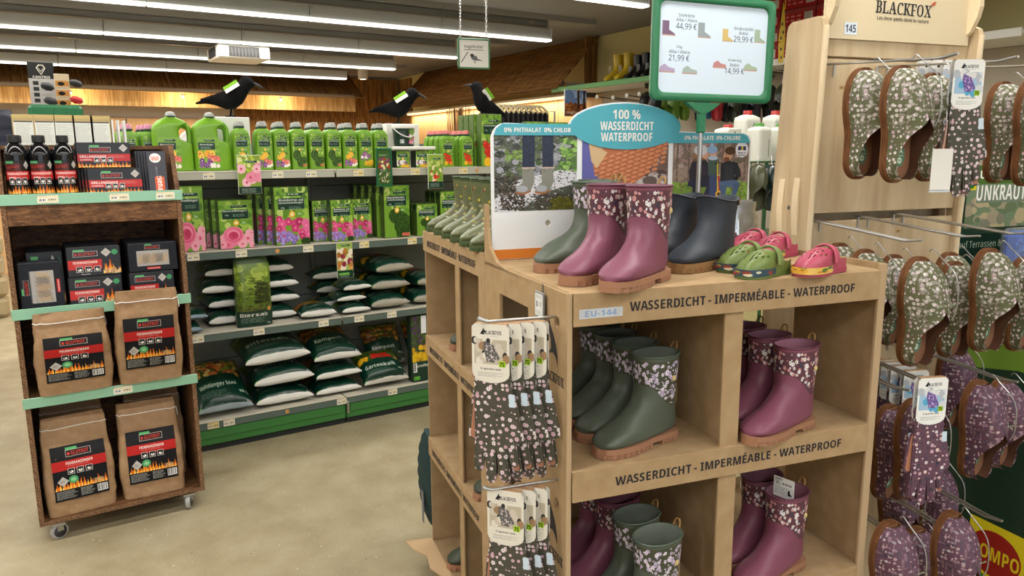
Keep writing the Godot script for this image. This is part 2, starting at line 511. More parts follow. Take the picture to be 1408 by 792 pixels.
var S := {}       # surfaces
func draw_surfaces():
	# floor: worn beige screed with fine grit
	var im := noise_tex(1024, 0.006, [[0.0, rgb(146, 133, 105)], [0.45, rgb(158, 146, 117)], [1.0, rgb(171, 160, 133)]], 3, Vector2.ONE, FastNoiseLite.TYPE_SIMPLEX_SMOOTH, 6)
	speckle(im, 9000, 0.5, 1.2, [rgb(126, 112, 84), rgb(188, 178, 154), rgb(178, 168, 142), rgb(138, 126, 98)], 4)
	speckle(im, 260, 0.8, 1.8, [rgb(96, 84, 66), rgb(120, 106, 82), rgb(222, 214, 194)], 5)
	S.floor = tmat(tx(im), 0.5, 0.55, 0.35, true)
	var bump := noise_tex(512, 0.05, [[0.0, Color.BLACK], [1.0, Color.WHITE]], 8)
	var bt := tx(bump)
	S.floor.heightmap_enabled = true; S.floor.heightmap_texture = bt; S.floor.heightmap_scale = 0.12
	# corrugated cardboard
	im = noise_tex(512, 0.012, [[0.0, rgb(160, 133, 98)], [0.5, rgb(168, 141, 106)], [1.0, rgb(176, 150, 115)]], 11)
	speckle(im, 3000, 0.5, 1.0, [rgb(148, 121, 88), rgb(176, 150, 116), rgb(142, 116, 84)], 12)
	S.card = tmat(tx(im), 0.85, 2.5, 0.25)
	S.card_edge = mat(rgb(178, 152, 118), 0.9)
	# kraft paper
	im = noise_tex(512, 0.015, [[0.0, rgb(150, 118, 86)], [0.5, rgb(162, 130, 98)], [1.0, rgb(174, 143, 111)]], 13)
	speckle(im, 2600, 0.5, 1.0, [rgb(140, 108, 78), rgb(182, 152, 120)], 14)
	S.kraft = tmat(tx(im), 0.75, 3.0, 0.3)
	var cr := noise_tex(512, 0.012, [[0.0, Color.BLACK], [1.0, Color.WHITE]], 24, Vector2.ONE, FastNoiseLite.TYPE_CELLULAR, 3)
	S.kraft.heightmap_enabled = true; S.kraft.heightmap_texture = tx(cr); S.kraft.heightmap_scale = 0.35
	# stained chipboard of the cart: pressed flakes
	im = noise_tex(512, 0.03, [[0.0, rgb(62, 40, 24)], [0.45, rgb(96, 64, 38)], [0.75, rgb(122, 84, 52)], [1.0, rgb(150, 108, 70)]], 15, Vector2(3, 1))
	var g := RandomNumberGenerator.new(); g.seed = 16
	for i in 1500:
		var l := g.randi_range(6, 26)
		im.fill_rect(Rect2i(g.randi_range(0, 500), g.randi_range(0, 508), l, g.randi_range(1, 3)), [rgb(72, 46, 28), rgb(132, 92, 58), rgb(110, 74, 44), rgb(84, 56, 34), rgb(146, 106, 70)][g.randi() % 5])
	S.chip = tmat(tx(im), 0.6, 2.6, 0.4)
	im = noise_tex(256, 0.05, [[0.0, rgb(74, 52, 36)], [0.5, rgb(116, 86, 62)], [1.0, rgb(164, 130, 98)]], 17)
	speckle(im, 1600, 0.6, 2.0, [rgb(60, 40, 26), rgb(170, 138, 106), rgb(130, 98, 70)], 18)
	S.chip_edge = tmat(tx(im), 0.85, 7.0, 0.3)
	# birch plywood
	im = noise_tex(512, 0.02, [[0.0, rgb(178, 155, 122)], [0.4, rgb(195, 172, 137)], [0.7, rgb(203, 182, 148)], [1.0, rgb(211, 193, 162)]], 19, Vector2(1, 9))
	for k in 5:
		var kx := g.randi_range(20, 490); var ky := g.randi_range(20, 490)
		for r in range(7, 0, -1): im.fill_rect(Rect2i(kx - r, ky - r / 2, r * 2, r), rgb(196 - (7 - r) * 10, 164 - (7 - r) * 11, 122 - (7 - r) * 11))
	S.ply = tmat(tx(im), 0.62, 1.3, 0.35)
	S.ply_edge = mat(rgb(226, 206, 170), 0.7)
	# reed mats and the panelling below them
	im = noise_tex(512, 0.04, [[0.0, rgb(78, 52, 26)], [0.4, rgb(122, 86, 46)], [0.7, rgb(150, 108, 60)], [1.0, rgb(184, 140, 84)]], 21, Vector2(1, 22), FastNoiseLite.TYPE_SIMPLEX, 5)
	for k in 4: im.fill_rect(Rect2i(0, 60 + k * 128, 512, 2), rgb(100, 70, 36))
	S.reed = tmat(tx(im), 0.85, 1.6, 0.3)
	S.reed.heightmap_enabled = true; S.reed.heightmap_texture = S.reed.albedo_texture; S.reed.heightmap_scale = 0.6
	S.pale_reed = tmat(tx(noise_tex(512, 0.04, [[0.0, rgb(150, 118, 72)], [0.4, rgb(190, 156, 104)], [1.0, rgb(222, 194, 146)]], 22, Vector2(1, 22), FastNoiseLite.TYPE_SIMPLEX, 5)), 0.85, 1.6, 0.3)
	im = noise_tex(256, 0.02, [[0.0, rgb(200, 160, 112)], [1.0, rgb(216, 178, 130)]], 23, Vector2(1, 10))
	S.panel = tmat(tx(im), 0.6, 1.0, 0.4)
	S.steel = mat(rgb(186, 186, 184), 0.28, 0.9); S.dark_steel = mat(rgb(96, 96, 98), 0.35, 0.85); S.white = mat(rgb(226, 224, 218), 0.6); S.black = mat(rgb(22, 22, 24), 0.5)
	# cloth and rubber prints
	draw_flower_cloth("olive_cloth", rgb(92, 94, 66), [rgb(226, 220, 214), rgb(214, 178, 196), rgb(232, 214, 222)], 31, 0.55)
	draw_flower_cloth("plum_cloth", rgb(96, 66, 82), [rgb(228, 222, 224), rgb(206, 170, 184), rgb(70, 74, 92), rgb(230, 200, 196), rgb(52, 54, 70)], 33, 0.5)
	draw_flower_cloth("dark_cloth", rgb(74, 72, 62), [rgb(222, 196, 204), rgb(206, 168, 182), rgb(226, 214, 214)], 35, 0.7)
	draw_boot_skin("green_boot", rgb(80, 88, 76), rgb(66, 70, 54), [rgb(216, 204, 226), rgb(188, 172, 206), rgb(226, 216, 230)], 41)
	draw_boot_skin("plum_boot", rgb(124, 70, 90), rgb(92, 54, 66), [rgb(230, 230, 232), rgb(206, 150, 150), rgb(56, 56, 74), rgb(220, 214, 208)], 43)
	var kid := Image.create(512, 512, false, Image.FORMAT_RGBA8); kid.fill(rgb(98, 104, 70))
	cur = Sheet.new(4, 4); cur.img = kid; box_ = Rect2i(0, 0, 512, 512)
	rect(0, 0, 512, 26, rgb(58, 76, 46))
	for k in 150:
		var p := Vector2(g.randf() * 500, 36 + g.randf() * 380)
		var c: Color = [rgb(198, 180, 74), rgb(120, 54, 66), rgb(214, 206, 180), rgb(70, 96, 52)][k % 4]
		match k % 3:
			0: disc(p.x, p.y, 9, 7, c)
			1: poly([p, p + Vector2(14, -4), p + Vector2(10, 9)], c)
			2: disc(p.x, p.y, 8, 8, c); disc(p.x, p.y, 5, 5, rgb(98, 104, 70))
	S.kid_boot = tmat(tx(kid), 0.35, 0.0, 0.5)
	S.garden = mat(rgb(52, 60, 46), 0.5); S.navy = mat(rgb(42, 48, 58), 0.55); S.sole_tan = mat(rgb(156, 112, 84), 0.75); S.sole_brown = mat(rgb(126, 88, 62), 0.75)
	S.cork = tmat(tx(noise_tex(256, 0.05, [[0.0, rgb(92, 58, 32)], [0.5, rgb(114, 74, 44)], [1.0, rgb(134, 92, 58)]], 45, Vector2(4, 1))), 0.7, 6.0, 0.35)
	S.insole = mat(rgb(128, 88, 62), 0.85); S.lining = mat(rgb(92, 58, 40), 0.9)
func draw_flower_cloth(called: String, base: Color, cols: Array, sd: int, dense: float):
	var im := Image.create(512, 512, false, Image.FORMAT_RGBA8); im.fill(base)
	cur = Sheet.new(4, 4); cur.img = im; box_ = Rect2i(0, 0, 512, 512)
	var g := RandomNumberGenerator.new(); g.seed = sd
	dots(0, 0, 512, 512, 260, 3, 8, [base.darkened(0.15), base.lightened(0.06)], sd + 1)
	for i in 19:
		for j in 19:
			var p := Vector2((i + 0.5 + g.randf_range(-0.38, 0.38)) * 26.9, (j + 0.5 + g.randf_range(-0.38, 0.38)) * 26.9)
			var c: Color = cols[g.randi() % cols.size()]
			if g.randf() < dense: bloom(p.x, p.y, g.randf_range(6, 10), c, cols[g.randi() % cols.size()].darkened(0.3), 5)
			else: disc(p.x, p.y, g.randf_range(3, 6), g.randf_range(2, 5), c)
	S[called] = tmat(tx(im), 0.6, 4.2, 0.4)
func draw_boot_skin(called: String, base: Color, patch: Color, cols: Array, sd: int):
	# u runs round the boot from the shin, v from the rim to the toe; the printed collar reaches lower beside the heel
	var im := Image.create(512, 512, false, Image.FORMAT_RGBA8); im.fill(base)
	cur = Sheet.new(4, 4); cur.img = im; box_ = Rect2i(0, 0, 512, 512)
	var g := RandomNumberGenerator.new(); g.seed = sd
	for x in 512:
		rect(x, 22, 1, collar_edge(x / 512.0) * 512 - 22, patch)
	for k in 620:
		var p := Vector2(g.randf() * 512, 28 + g.randf() * 170)
		if p.y > collar_edge(p.x / 512.0) * 512 - 6: continue
		var c: Color = cols[g.randi() % cols.size()]
		if g.randf() < 0.5: bloom(p.x, p.y, g.randf_range(4.5, 7.5), c, patch.lightened(0.2), 5)
		else: disc(p.x, p.y, g.randf_range(2, 4), g.randf_range(2, 3.5), c)
	S[called] = tmat(tx(im), 0.42, 0.0, 0.45)
	S[called + "_in"] = mat(base.lightened(0.12), 0.8)
func collar_edge(u: float) -> float:
	var d := absf(u - 0.5) * 2.0          # 0 at the heel, 1 at the shin
	return 0.19 + 0.155 * exp(-pow((d - 0.4) / 0.26, 2.0))

func slab(called: String, lo: Vector3, hi: Vector3, m: Material, label: String):
	return structure(called, boxm((lo + hi) * 0.5, hi - lo), m, null, label)
func build_shell():
	var wall_m := mat(rgb(206, 200, 186), 0.8); var yellow := mat(rgb(206, 194, 138), 0.8)
	slab("floor", Vector3(-5.1, -0.1, -12.3), Vector3(5.7, 0, 4.5), S.floor, "beige speckled screed floor of the shop")
	slab("ceiling", Vector3(-5.1, 2.84, -12.3), Vector3(5.7, 2.94, 4.5), mat(rgb(150, 146, 138), 0.9), "plain grey ceiling over the lamp rows")
	slab("wall_back", Vector3(-5.1, 0, -12.4), Vector3(5.7, 2.9, -12.3), wall_m, "far wall behind the reed awning")
	slab("wall_right", Vector3(5.6, 0, -12.3), Vector3(5.7, 2.9, 4.5), yellow, "yellow wall behind the shelf with rubber boots")
	slab("wall_left", Vector3(-5.2, 0, -12.3), Vector3(-5.1, 2.9, 4.5), mat(rgb(140, 132, 118), 0.8), "side wall of the shop")
	# the shop front behind the camera, open over a wide window
	var fm := mb()
	fm.box(Vector3(0.3, 0.3, 4.55), Vector3(10.8, 0.6, 0.1)); fm.box(Vector3(0.3, 2.75, 4.55), Vector3(10.8, 0.3, 0.1))
	fm.box(Vector3(-3.75, 1.6, 4.55), Vector3(2.7, 2.0, 0.1)); fm.box(Vector3(4.65, 1.6, 4.55), Vector3(2.1, 2.0, 0.1))
	structure("wall_front", fm, wall_m, null, "shop front wall with a wide window")
	var win := Node3D.new(); win.name = "window_1"; add_child(win); tag(win, "wide shop window in the front wall", "", "", "structure")
	var glass := StandardMaterial3D.new(); glass.transparency = BaseMaterial3D.TRANSPARENCY_ALPHA; glass.albedo_color = Color(0.9, 0.95, 0.95, 0.06); glass.roughness = 0.05
	for k in 3:
		part(win, "pane", boxm(Vector3(-1.4 + k * 2.0, 1.6, 4.55), Vector3(1.92, 1.94, 0.01)), glass)
		part(win, "window_frame", boxm(Vector3(-2.4 + k * 2.0, 1.6, 4.55), Vector3(0.06, 2.0, 0.08)), S.white)
	# beams: shallow steps in the ceiling that the lamp rows hang from
	var beam_m := mat(rgb(158, 154, 146), 0.85)
	var k2 := 1
	for z in ROWS + [-2.8, -1.2, 0.4, 2.0]:
		slab("trim_%d" % k2, Vector3(-5.1, 2.79, z - 0.24), Vector3(4.9, 2.84, z + 0.02), beam_m, "shallow ceiling beam beside a lamp row"); k2 += 1

func build_lamps():
	var body := mat(rgb(176, 176, 170), 0.55); var rail := mat(rgb(140, 140, 136), 0.5); var end := mat(rgb(196, 196, 190), 0.5)
	var glow := StandardMaterial3D.new(); glow.albedo_color = Color(1, 1, 1); glow.emission_enabled = true; glow.emission = Color(1.0, 0.985, 0.95); glow.emission_energy_multiplier = 2.2
	var zs := ROWS + [-2.8, -1.2, 0.4, 2.0]
	var words := ["first", "second", "third", "fourth", "fifth"]
	for i in zs.size():
		var x1: float = ROW_ENDS[i] if i < 5 else 4.1
		var x0 := -4.6
		var l := thing("ceiling_light_row", ("long linear ceiling lamp of grey trunking, %s row from the reed back wall" % ["fifth", "fourth", "third", "second", "first"][i]) if i < 5 else "long linear ceiling lamp of grey trunking over the near aisle", "ceiling light", Vector3(0, LIGHT_Y, zs[i]), 0.0, "rows of linear ceiling lamps")
		part(l, "mounting_rail", boxm(Vector3((x0 + x1) / 2, 0.16, -0.05), Vector3(x1 - x0, 0.055, 0.05), 0.004), rail)
		var x := x1
		while x > x0 + 0.1:
			var a := maxf(x - 1.16, x0)
			var seg := part(l, "housing", boxm(Vector3((a + x) / 2, 0.065, -0.03), Vector3(x - a - 0.006, 0.10, 0.10), 0.006), body)
			part(seg, "lamp_lens", boxm(Vector3((a + x) / 2, 0.004, 0.0), Vector3(x - a - 0.008, 0.018, 0.085), 0.006), glow)
			part(seg, "wire", boxm(Vector3(a + 0.02, 0.15, 0.02), Vector3(0.006, 0.14, 0.006)), rail)
			x = a
		part(l, "end_cap", boxm(Vector3(x1 + 0.004, 0.06, -0.03), Vector3(0.012, 0.12, 0.11), 0.003), end)
		var al := AreaLight3D.new(); al.name = "lamp_light"; al.area_size = Vector2(x1 - x0, 0.08); al.area_range = 30.0; al.light_energy = LAMP_E; al.light_color = Color(1.0, 0.985, 0.955); al.shadow_enabled = true
		al.position = Vector3((x0 + x1) / 2, -0.012, 0); al.rotation.x = -PI / 2; l.add_child(al)
	# air conditioning cassette between the second and third row
	var c := thing("air_conditioner", "square ceiling air conditioner cassette with dark louvres between lamp rows", "air conditioner", Vector3(1.93, 2.475, -7.98)); c.scale = Vector3(0.58, 0.62, 0.58)
	var m: Material = S.white
	part(c, "frame", boxm(Vector3(0, 0.1, 0), Vector3(0.84, 0.2, 0.84), 0.02), m)
	for k in 4:
		var vent := mb(); var b := Basis(Vector3.UP, k * PI / 2)
		for q in 9: vent.box(b * Vector3(-0.22 + q * 0.055, 0.1, 0.425), Vector3(0.02, 0.13, 0.02).rotated(Vector3.UP, k * PI / 2).abs(), 0.0)
		part(c, "louvre", vent, S.black)
		var slot := mb(); slot.box(b * Vector3(0, 0.1, 0.421), (b * Vector3(0.5, 0.15, 0.006)).abs()); part(c, "vent_slot", slot, mat(rgb(60, 58, 56), 0.7))

# ---------- goods ----------
func face(st: MB, cell: String, w: float, h: float, at: Vector3, b := Basis.IDENTITY):   # a flat print, facing z
	st.quad(at + b * Vector3(-w / 2, -h / 2, 0), at + b * Vector3(w / 2, -h / 2, 0), at + b * Vector3(w / 2, h / 2, 0), at + b * Vector3(-w / 2, h / 2, 0), A.uv(cell))
func faced(cell: String, w: float, h: float, at := Vector3.ZERO, b := Basis.IDENTITY) -> MB:
	var st := mb(); face(st, cell, w, h, at, b); return st
func carton(called: String, label: String, group: String, cell: String, w: float, h: float, d: float, body: Color, at: Vector3, turn := 0.0, side_cell := "") -> Node3D:
	var o := thing(called, label, "box", at, turn, group)
	part(o, "carton_body", boxm(Vector3(0, h / 2, 0), Vector3(w, h, d), 0.0025), mat(body, 0.5))
	part(o, "front_print", faced(cell, w - 0.004, h - 0.004, Vector3(0, h / 2, d / 2 + 0.0006)), film)
	if side_cell: part(o, "side_print", faced(side_cell, d - 0.004, h - 0.004, Vector3(-w / 2 - 0.0006, h / 2, 0), Basis(Vector3.UP, -PI / 2)), film)
	part(o, "top_flap", boxm(Vector3(0, h + 0.0006, d * 0.2), Vector3(w - 0.006, 0.0012, d * 0.5)), mat(body, 0.5))
	return o
var cap_mat: StandardMaterial3D
func clear(c: Color, a: float, rough := 0.12) -> StandardMaterial3D:
	var m := StandardMaterial3D.new(); m.transparency = BaseMaterial3D.TRANSPARENCY_ALPHA; m.albedo_color = Color(c, a); m.roughness = rough; return m
func fert_bottle(called: String, label: String, group: String, cell: String, w: float, h: float, d: float, cap: Color, at: Vector3) -> Node3D:
	var o := thing(called, label, "bottle", at, 0.0, group)
	var rows := []
	var green := mat(rgb(112, 164, 36), 0.3)
	for q in [[0.0, 0.86], [0.012, 1.0], [0.2, 1.0], [0.62, 1.0], [0.74, 0.97], [0.8, 0.86], [0.84, 0.62], [0.86, 0.36], [0.9, 0.34]]:
		var r := PackedVector3Array()
		for j in 24:
			var p := se(TAU * j / 24, 5.0 if q[0] < 0.7 else 3.2)
			r.append(Vector3(p.x * w / 2 * q[1], h * q[0], p.y * d / 2 * (q[1] if q[1] > 0.7 else q[1] * 1.35)))
		rows.append(r)
	var st := mb(); st.grid(rows, true, 0, Rect2(0, 0, 1, 1), true, true); part(o, "bottle_body", st, green)
	part(o, "label", faced(cell, w * 0.84, h * 0.7, Vector3(0, h * 0.4, d / 2 + 0.001)), film)
	var c := mb(); c.lathe([[w * 0.26, h * 0.85], [w * 0.27, h * 0.87], [w * 0.27, h * 0.9], [w * 0.25, h * 0.905]], 14); part(o, "collar", c, mat(rgb(26, 60, 44), 0.4))
	var k := mb(); k.lathe([[w * 0.27, h * 0.9], [w * 0.265, h * 0.93], [w * 0.2, h * 0.985], [w * 0.17, h], [0.0, h]], 14); part(o, "measuring_cap", k, mat(cap, 0.35))
	return o
func jug(label: String, group: String, at: Vector3, h: float) -> Node3D:
	var o := thing("fertiliser_jug", label, "jug", at, 0.0, group)
	var green := mat(rgb(112, 164, 36), 0.3)
	var rows := []
	for q in [[0.0, -0.29, 0.29, 0.12], [0.02, -0.31, 0.31, 0.14], [0.3, -0.31, 0.31, 0.145], [0.46, -0.31, 0.3, 0.145], [0.5, -0.31, 0.2, 0.14], [0.54, -0.31, 0.11, 0.135], [0.7, -0.31, 0.1, 0.13], [0.76, -0.29, 0.14, 0.125], [0.8, -0.26, 0.26, 0.11], [0.85, -0.2, 0.2, 0.09], [0.89, -0.11, 0.1, 0.07], [0.91, -0.085, 0.075, 0.07]]:
		var r := PackedVector3Array()
		for j in 28:
			var p := se(TAU * j / 28, 4.5 if q[0] < 0.8 else 2.8)
			r.append(Vector3(((q[1] + q[2]) / 2 + p.x * (q[2] - q[1]) / 2) * h, q[0] * h, p.y * q[3] * h))
		rows.append(r)
	var st := mb(); st.grid(rows, true, 0, Rect2(0, 0, 1, 1), true, true); part(o, "jug_body", st, green)
	var hd := mb(); hd.tube(smooth([Vector3(0.14, 0.8, 0) * h, Vector3(0.25, 0.76, 0) * h, Vector3(0.275, 0.66, 0) * h, Vector3(0.275, 0.54, 0) * h, Vector3(0.26, 0.45, 0) * h], 3), 0.037 * h, 8); part(o, "handle", hd, green)
	part(o, "upper_label", faced("jug_label", 0.36 * h, 0.52 * h, Vector3(-0.08 * h, 0.31 * h, 0.148 * h)), film)
	var c := mb(); c.lathe([[0.085 * h, 0.9 * h], [0.09 * h, 0.915 * h], [0.085 * h, 0.925 * h]], 14); part(o, "collar", c, mat(rgb(26, 60, 44), 0.4))
	var k := mb(); k.lathe([[0.085 * h, 0.925 * h], [0.08 * h, 0.95 * h], [0.055 * h, 0.99 * h], [0.0, h]], 14); part(o, "measuring_cap", k, mat(rgb(150, 152, 146), 0.35))
	return o
func sack(label: String, group: String, cell: String, w: float, l: float, h: float, at: Vector3, turn := 0.0, pitch := 0.0, roll := 0.0, end_col := Color(0.86, 0.86, 0.84), sd := 1, called := "soil_additive_sack") -> Node3D:
	var o := thing(called, label, "sack", at, turn, group)
	o.rotation = Vector3(pitch, turn, roll)
	var nz := FastNoiseLite.new(); nz.seed = sd; nz.frequency = 9.0
	var n := 16
	var top := []; var bot := []
	for i in n + 1:
		var q := -1.0 + 2.0 * i / n
		var a := PackedVector3Array(); var b := PackedVector3Array()
		for j in n + 1:
			var s := -1.0 + 2.0 * j / n
			var x := w / 2 * sin(s * PI / 2); var z := l / 2 * sin(q * PI / 2)
			x *= 1.0 - 0.06 * (1.0 - absf(q)) ; z *= 1.0 - 0.05 * (1.0 - absf(s))
			var t := pow(maxf(0.0, 1.0 - pow(absf(sin(s * PI / 2)), 3.5)), 0.55) * pow(maxf(0.0, 1.0 - pow(absf(sin(q * PI / 2)), 6.0)), 0.5)
			var wr := nz.get_noise_2d(x + 3.0 * sd, z) * 0.012 * t + nz.get_noise_2d(x * 3.0, z * 3.0 + sd) * 0.006 * t - 0.006 * t
			a.append(Vector3(x, h * 0.3 + h * 0.7 * t + wr, z))
			b.append(Vector3(x, h * 0.3 - h * 0.3 * t, z))
		top.append(a); bot.append(b)
	var st := mb(); st.grid(top, false, 1, A.uv(cell)); 
	var u := A.uv(cell); st.grid(bot, false, -1, Rect2(u.position.x + u.size.x * 0.3, u.position.y + u.size.y * 0.8, u.size.x * 0.1, u.size.y * 0.02))
	part(o, "sack_body", st, film)
	# the welded, unprinted strip round the near end
	var rows := []
	for i in 6:
		var r := PackedVector3Array()
		for j in n + 1:
			var p: Vector3
			if i < 3: p = (top[n - 2][j] * 0.35 + top[n - 1][j] * 0.65 if i == 0 else top[n - 2 + i][j]) + Vector3(0, 0.003, 0.002 + 0.001 * i)
			else: p = bot[n - (i - 3)][j] + Vector3(0, 0.0 if i < 5 else 0.003, 0.004)
			p += Vector3(0, 0.5, 1.0) * (absf(nz.get_noise_2d(j * 0.02 + sd, i * 0.05)) * 0.012 * (1.0 if i < 4 else 0.0))
			if i == 2: p.y += h * 0.05
			r.append(p)
		rows.append(r)
	var e := mb(); e.grid(rows, false, 0); part(o, "seam_strip", e, mat(end_col, 0.5))
	return o
func tag_at(parent: Node3D, p: Vector3, w := 0.042, h := 0.026, k := 0):
	var t := part(parent, "price_tag", boxm(Vector3.ZERO, Vector3(w, h, 0.0016), 0.0004), S.white); t.position = p
	var f := mb(); face(f, "price_tag_%d" % k, w - 0.002, h - 0.002, Vector3(0, 0, 0.0011)); f.box(Vector3(0, 0, 0), Vector3(w, h, 0.0016))
	t.mesh = f.mesh(); t.material_override = paper
func hang_card(called: String, label: String, cell: String, w: float, h: float, at: Vector3, frame_col = null):
	# a packet on a clip strip in front of a shelf edge; at is its top middle
	var o := thing(called, label, "seed packet", at)
	part(o, "packet", boxm(Vector3(0, -h / 2, 0), Vector3(w, h, 0.006), 0.002), mat(rgb(196, 200, 180), 0.4))
	part(o, "packet_print", faced(cell, w - 0.004, h - 0.004, Vector3(0, -h / 2, 0.0036)), film)
	var c := mb(); c.tube([Vector3(0, -0.004, 0.0), Vector3(0, 0.006, -0.004), Vector3(0, 0.006, -0.02)], 0.0016, 5); part(o, "clip", c, S.steel)
	if frame_col != null:
		var f := mb(); var th := 0.012
		f.box(Vector3(0, 0, 0.002), Vector3(w + th, th, 0.012), 0.003); f.box(Vector3(0, -h, 0.002), Vector3(w + th, th, 0.012), 0.003)
		f.box(Vector3(-w / 2, -h / 2, 0.002), Vector3(th, h, 0.012), 0.003); f.box(Vector3(w / 2, -h / 2, 0.002), Vector3(th, h, 0.012), 0.003); part(o, "green_frame", f, mat(frame_col, 0.35))

const GZ := -4.085       # shelf fronts of the shelving
const LEVELS := [0.165, 0.64, 1.068, 1.475]
func build_gondola():
	var grey := mat(rgb(112, 118, 114), 0.5); var rail_m := mat(rgb(88, 104, 98), 0.35); var cream := mat(rgb(206, 200, 184), 0.55); var green := mat(rgb(58, 120, 58), 0.45); var kick := mat(rgb(28, 32, 32), 0.7)
	var tags := [[[293, 580, 1], [315, 577, 0], [470, 549, 0], [540, 536, 0]], [[272, 464, 0], [356, 453, 0], [445, 443, 0], [494, 438, 0], [539, 433, 0]], [[266, 354, 0], [332, 349, 0], [424, 344, 0], [501, 339, 1], [567, 334, 1]], [[287, 241, 0], [382, 239, 0], [428, 238, 0], [493, 238, 1], [571, 237, 1], [637, 236, 1]]]
	var xs := [-1.03, 0.22, 1.468, 2.716, 3.4]
	for i in range(1, 4):
		var x0: float = xs[i]
		var x1: float = xs[i + 1]
		var w := x1 - x0
		var u := thing("shelving_unit", ["grey metal shelving bay behind the wooden cart", "grey metal shelving bay with rose boxes and green kick plate", "grey metal shelving bay with hedge boxes beside the boot display", "grey metal shelving bay hidden behind the boot display header"][i], "shelving", Vector3(x0 + w / 2, 0, GZ), 0.0, "bays of the fertiliser shelving")
		part(u, "back_panel", boxm(Vector3(0, 0.82, -0.47), Vector3(w - 0.004, 1.6, 0.02)), grey)
		for k in 4: part(u, "panel_seam", boxm(Vector3(0, 0.38 + k * 0.33, -0.4595), Vector3(w - 0.03, 0.004, 0.002)), kick)
		for s in [-1, 1]: part(u, "upright", boxm(Vector3(s * (w / 2 - 0.012), 0.82, -0.455), Vector3(0.022, 1.62, 0.03)), grey)
		part(u, "kick_plate", boxm(Vector3(0, 0.016, -0.03), Vector3(w - 0.008, 0.032, 0.02)), kick)
		var bp := mb(); bp.box(Vector3(0, 0.08, -0.02), Vector3(w - 0.006, 0.095, 0.02), 0.003); bp.box(Vector3(0, 0.095, -0.008), Vector3(w - 0.05, 0.05, 0.006), 0.002); part(u, "plinth", bp, green)
		for k in 4:
			var y: float = LEVELS[k]
			var s := part(u, "shelf", boxm(Vector3(0, y - 0.012, -0.235), Vector3(w - 0.008, 0.024, 0.45), 0.002), cream)
			part(s, "price_rail", boxm(Vector3(0, y - 0.022, -0.003), Vector3(w - 0.01, 0.042, 0.006), 0.002), rail_m if k < 3 else mat(rgb(176, 176, 162), 0.4))
			part(s, "rail_lip", boxm(Vector3(0, y - 0.002, -0.002), Vector3(w - 0.01, 0.004, 0.012), 0.001), cream)
			for t in tags[k]:
				var p := on_z(t[0], t[1], GZ + 0.004)
				if p.x > x0 and p.x < x1: tag_at(s, Vector3(p.x - x0 - w / 2, y - 0.022, 0.0025), 0.058, 0.036, t[2])
			for dx in [-0.3, 0.28]:
				if (i + k) % 2 == 0: continue
				var mk := mb(); mk.lathe([[0.012, 0], [0.012, 0.001], [0, 0.001]], 8, Vector3(dx, y - 0.022, 0.0005), Basis(Vector3.RIGHT, PI / 2)); part(s, "rail_sticker", mk, mat(rgb(206, 150, 80), 0.5))
		if i > 0: part(u, "joint_clip", boxm(Vector3(-w / 2 + 0.011, 0.1, -0.002), Vector3(0.016, 0.075, 0.012), 0.003), S.steel)
	var top: float = LEVELS[3] + 0.0012
	# top shelf: jugs, bottles, small goods
	for q in [[240, 0], [293, 0], [226, 1], [279, 1]]:
		var p := on_z(q[0], 232, GZ - 0.12)
		jug("large bright green fertiliser jug with a moulded handle" if q[1] == 0 else "large green fertiliser jug standing behind its front twin", "large green jugs on the top shelf", Vector3(p.x + 0.07 * q[1], top, GZ - 0.12 - 0.13 * q[1]), 0.298 if q[1] == 0 else 0.29)
	var kinds := ["flower_label", "flower_label", "flower_label", "hedge_label", "hedge_label", "hedge_label", "flower_label", "violet_label", "violet_label"]
	var names := {"flower_label": "green plastic bottle with yellow and purple bloom label on the top shelf", "hedge_label": "green plastic bottle with clipped hedge label on the top shelf", "violet_label": "green plastic bottle with violet and yellow bloom label on the top shelf"}
	var px := [333, 364, 387.5, 411, 435, 458.5, 480.5, 502, 523]
	for row in 3:
		for k in 9:
			if row == 2 and (k % 2 == 1 or k == 0 or k == 8): continue
			var p := on_z(px[k], 231, GZ - 0.1)
			fert_bottle("fertiliser_bottle", names[kinds[k]] if row == 0 else "green fertiliser bottle with grey cap standing in the rear rows of the top shelf", "one litre fertiliser bottles", kinds[k], 0.088, 0.255, 0.066, rgb(150, 152, 146), Vector3(p.x + row * 0.012, top, GZ - 0.1 - row * 0.085))
	for q in [[181, 0], [209, 0]]:
		var p := on_z(q[0], 235, GZ - 0.2)
		for r in 3: fert_bottle("orchid_bottle", "small green bottle with a pink cap behind the wooden cart", "pink capped bottles", "violet_label", 0.078, 0.235, 0.05, rgb(188, 120, 148), Vector3(p.x - r * 0.012, top, GZ - 0.2 - r * 0.055))
	for q in [[613, 0], [640, 0]]:
		var p := on_z(q[0], 230, GZ - 0.1)
		for r in 4: fert_bottle("tomato_bottle", "green tomato fertiliser bottle with a red cap", "red capped tomato bottles", "tomato_label", 0.085, 0.22, 0.05, rgb(196, 108, 104), Vector3(p.x - r * 0.004, top, GZ - 0.09 - r * 0.062))
	var p0 := on_z(673, 230, GZ - 0.06)
	for r in 4: carton("tomato_fertiliser_box", "tall tomato fertiliser box beside the red capped bottles", "tomato fertiliser boxes", "tomato_box", 0.15, 0.32, 0.06, rgb(74, 104, 40), Vector3(p0.x + (0.0 if r == 0 else -0.012), top, GZ - 0.06 - r * 0.07))
	for k in 5:
		var p := on_z(715 + k * 13, 230, GZ - 0.08)
		carton("leaf_fertiliser_box", "green leaf printed fertiliser box behind the teal display header", "fertiliser boxes behind the header", "hedge_box", 0.155, 0.28, 0.06, rgb(74, 104, 40), Vector3(2.85 + k * 0.17, top, GZ - 0.08))
	# white riser with a bucket on it, small boxes below
	var ra := on_z(536, 205, GZ - 0.08); var rb := on_z(594, 205, GZ - 0.08)
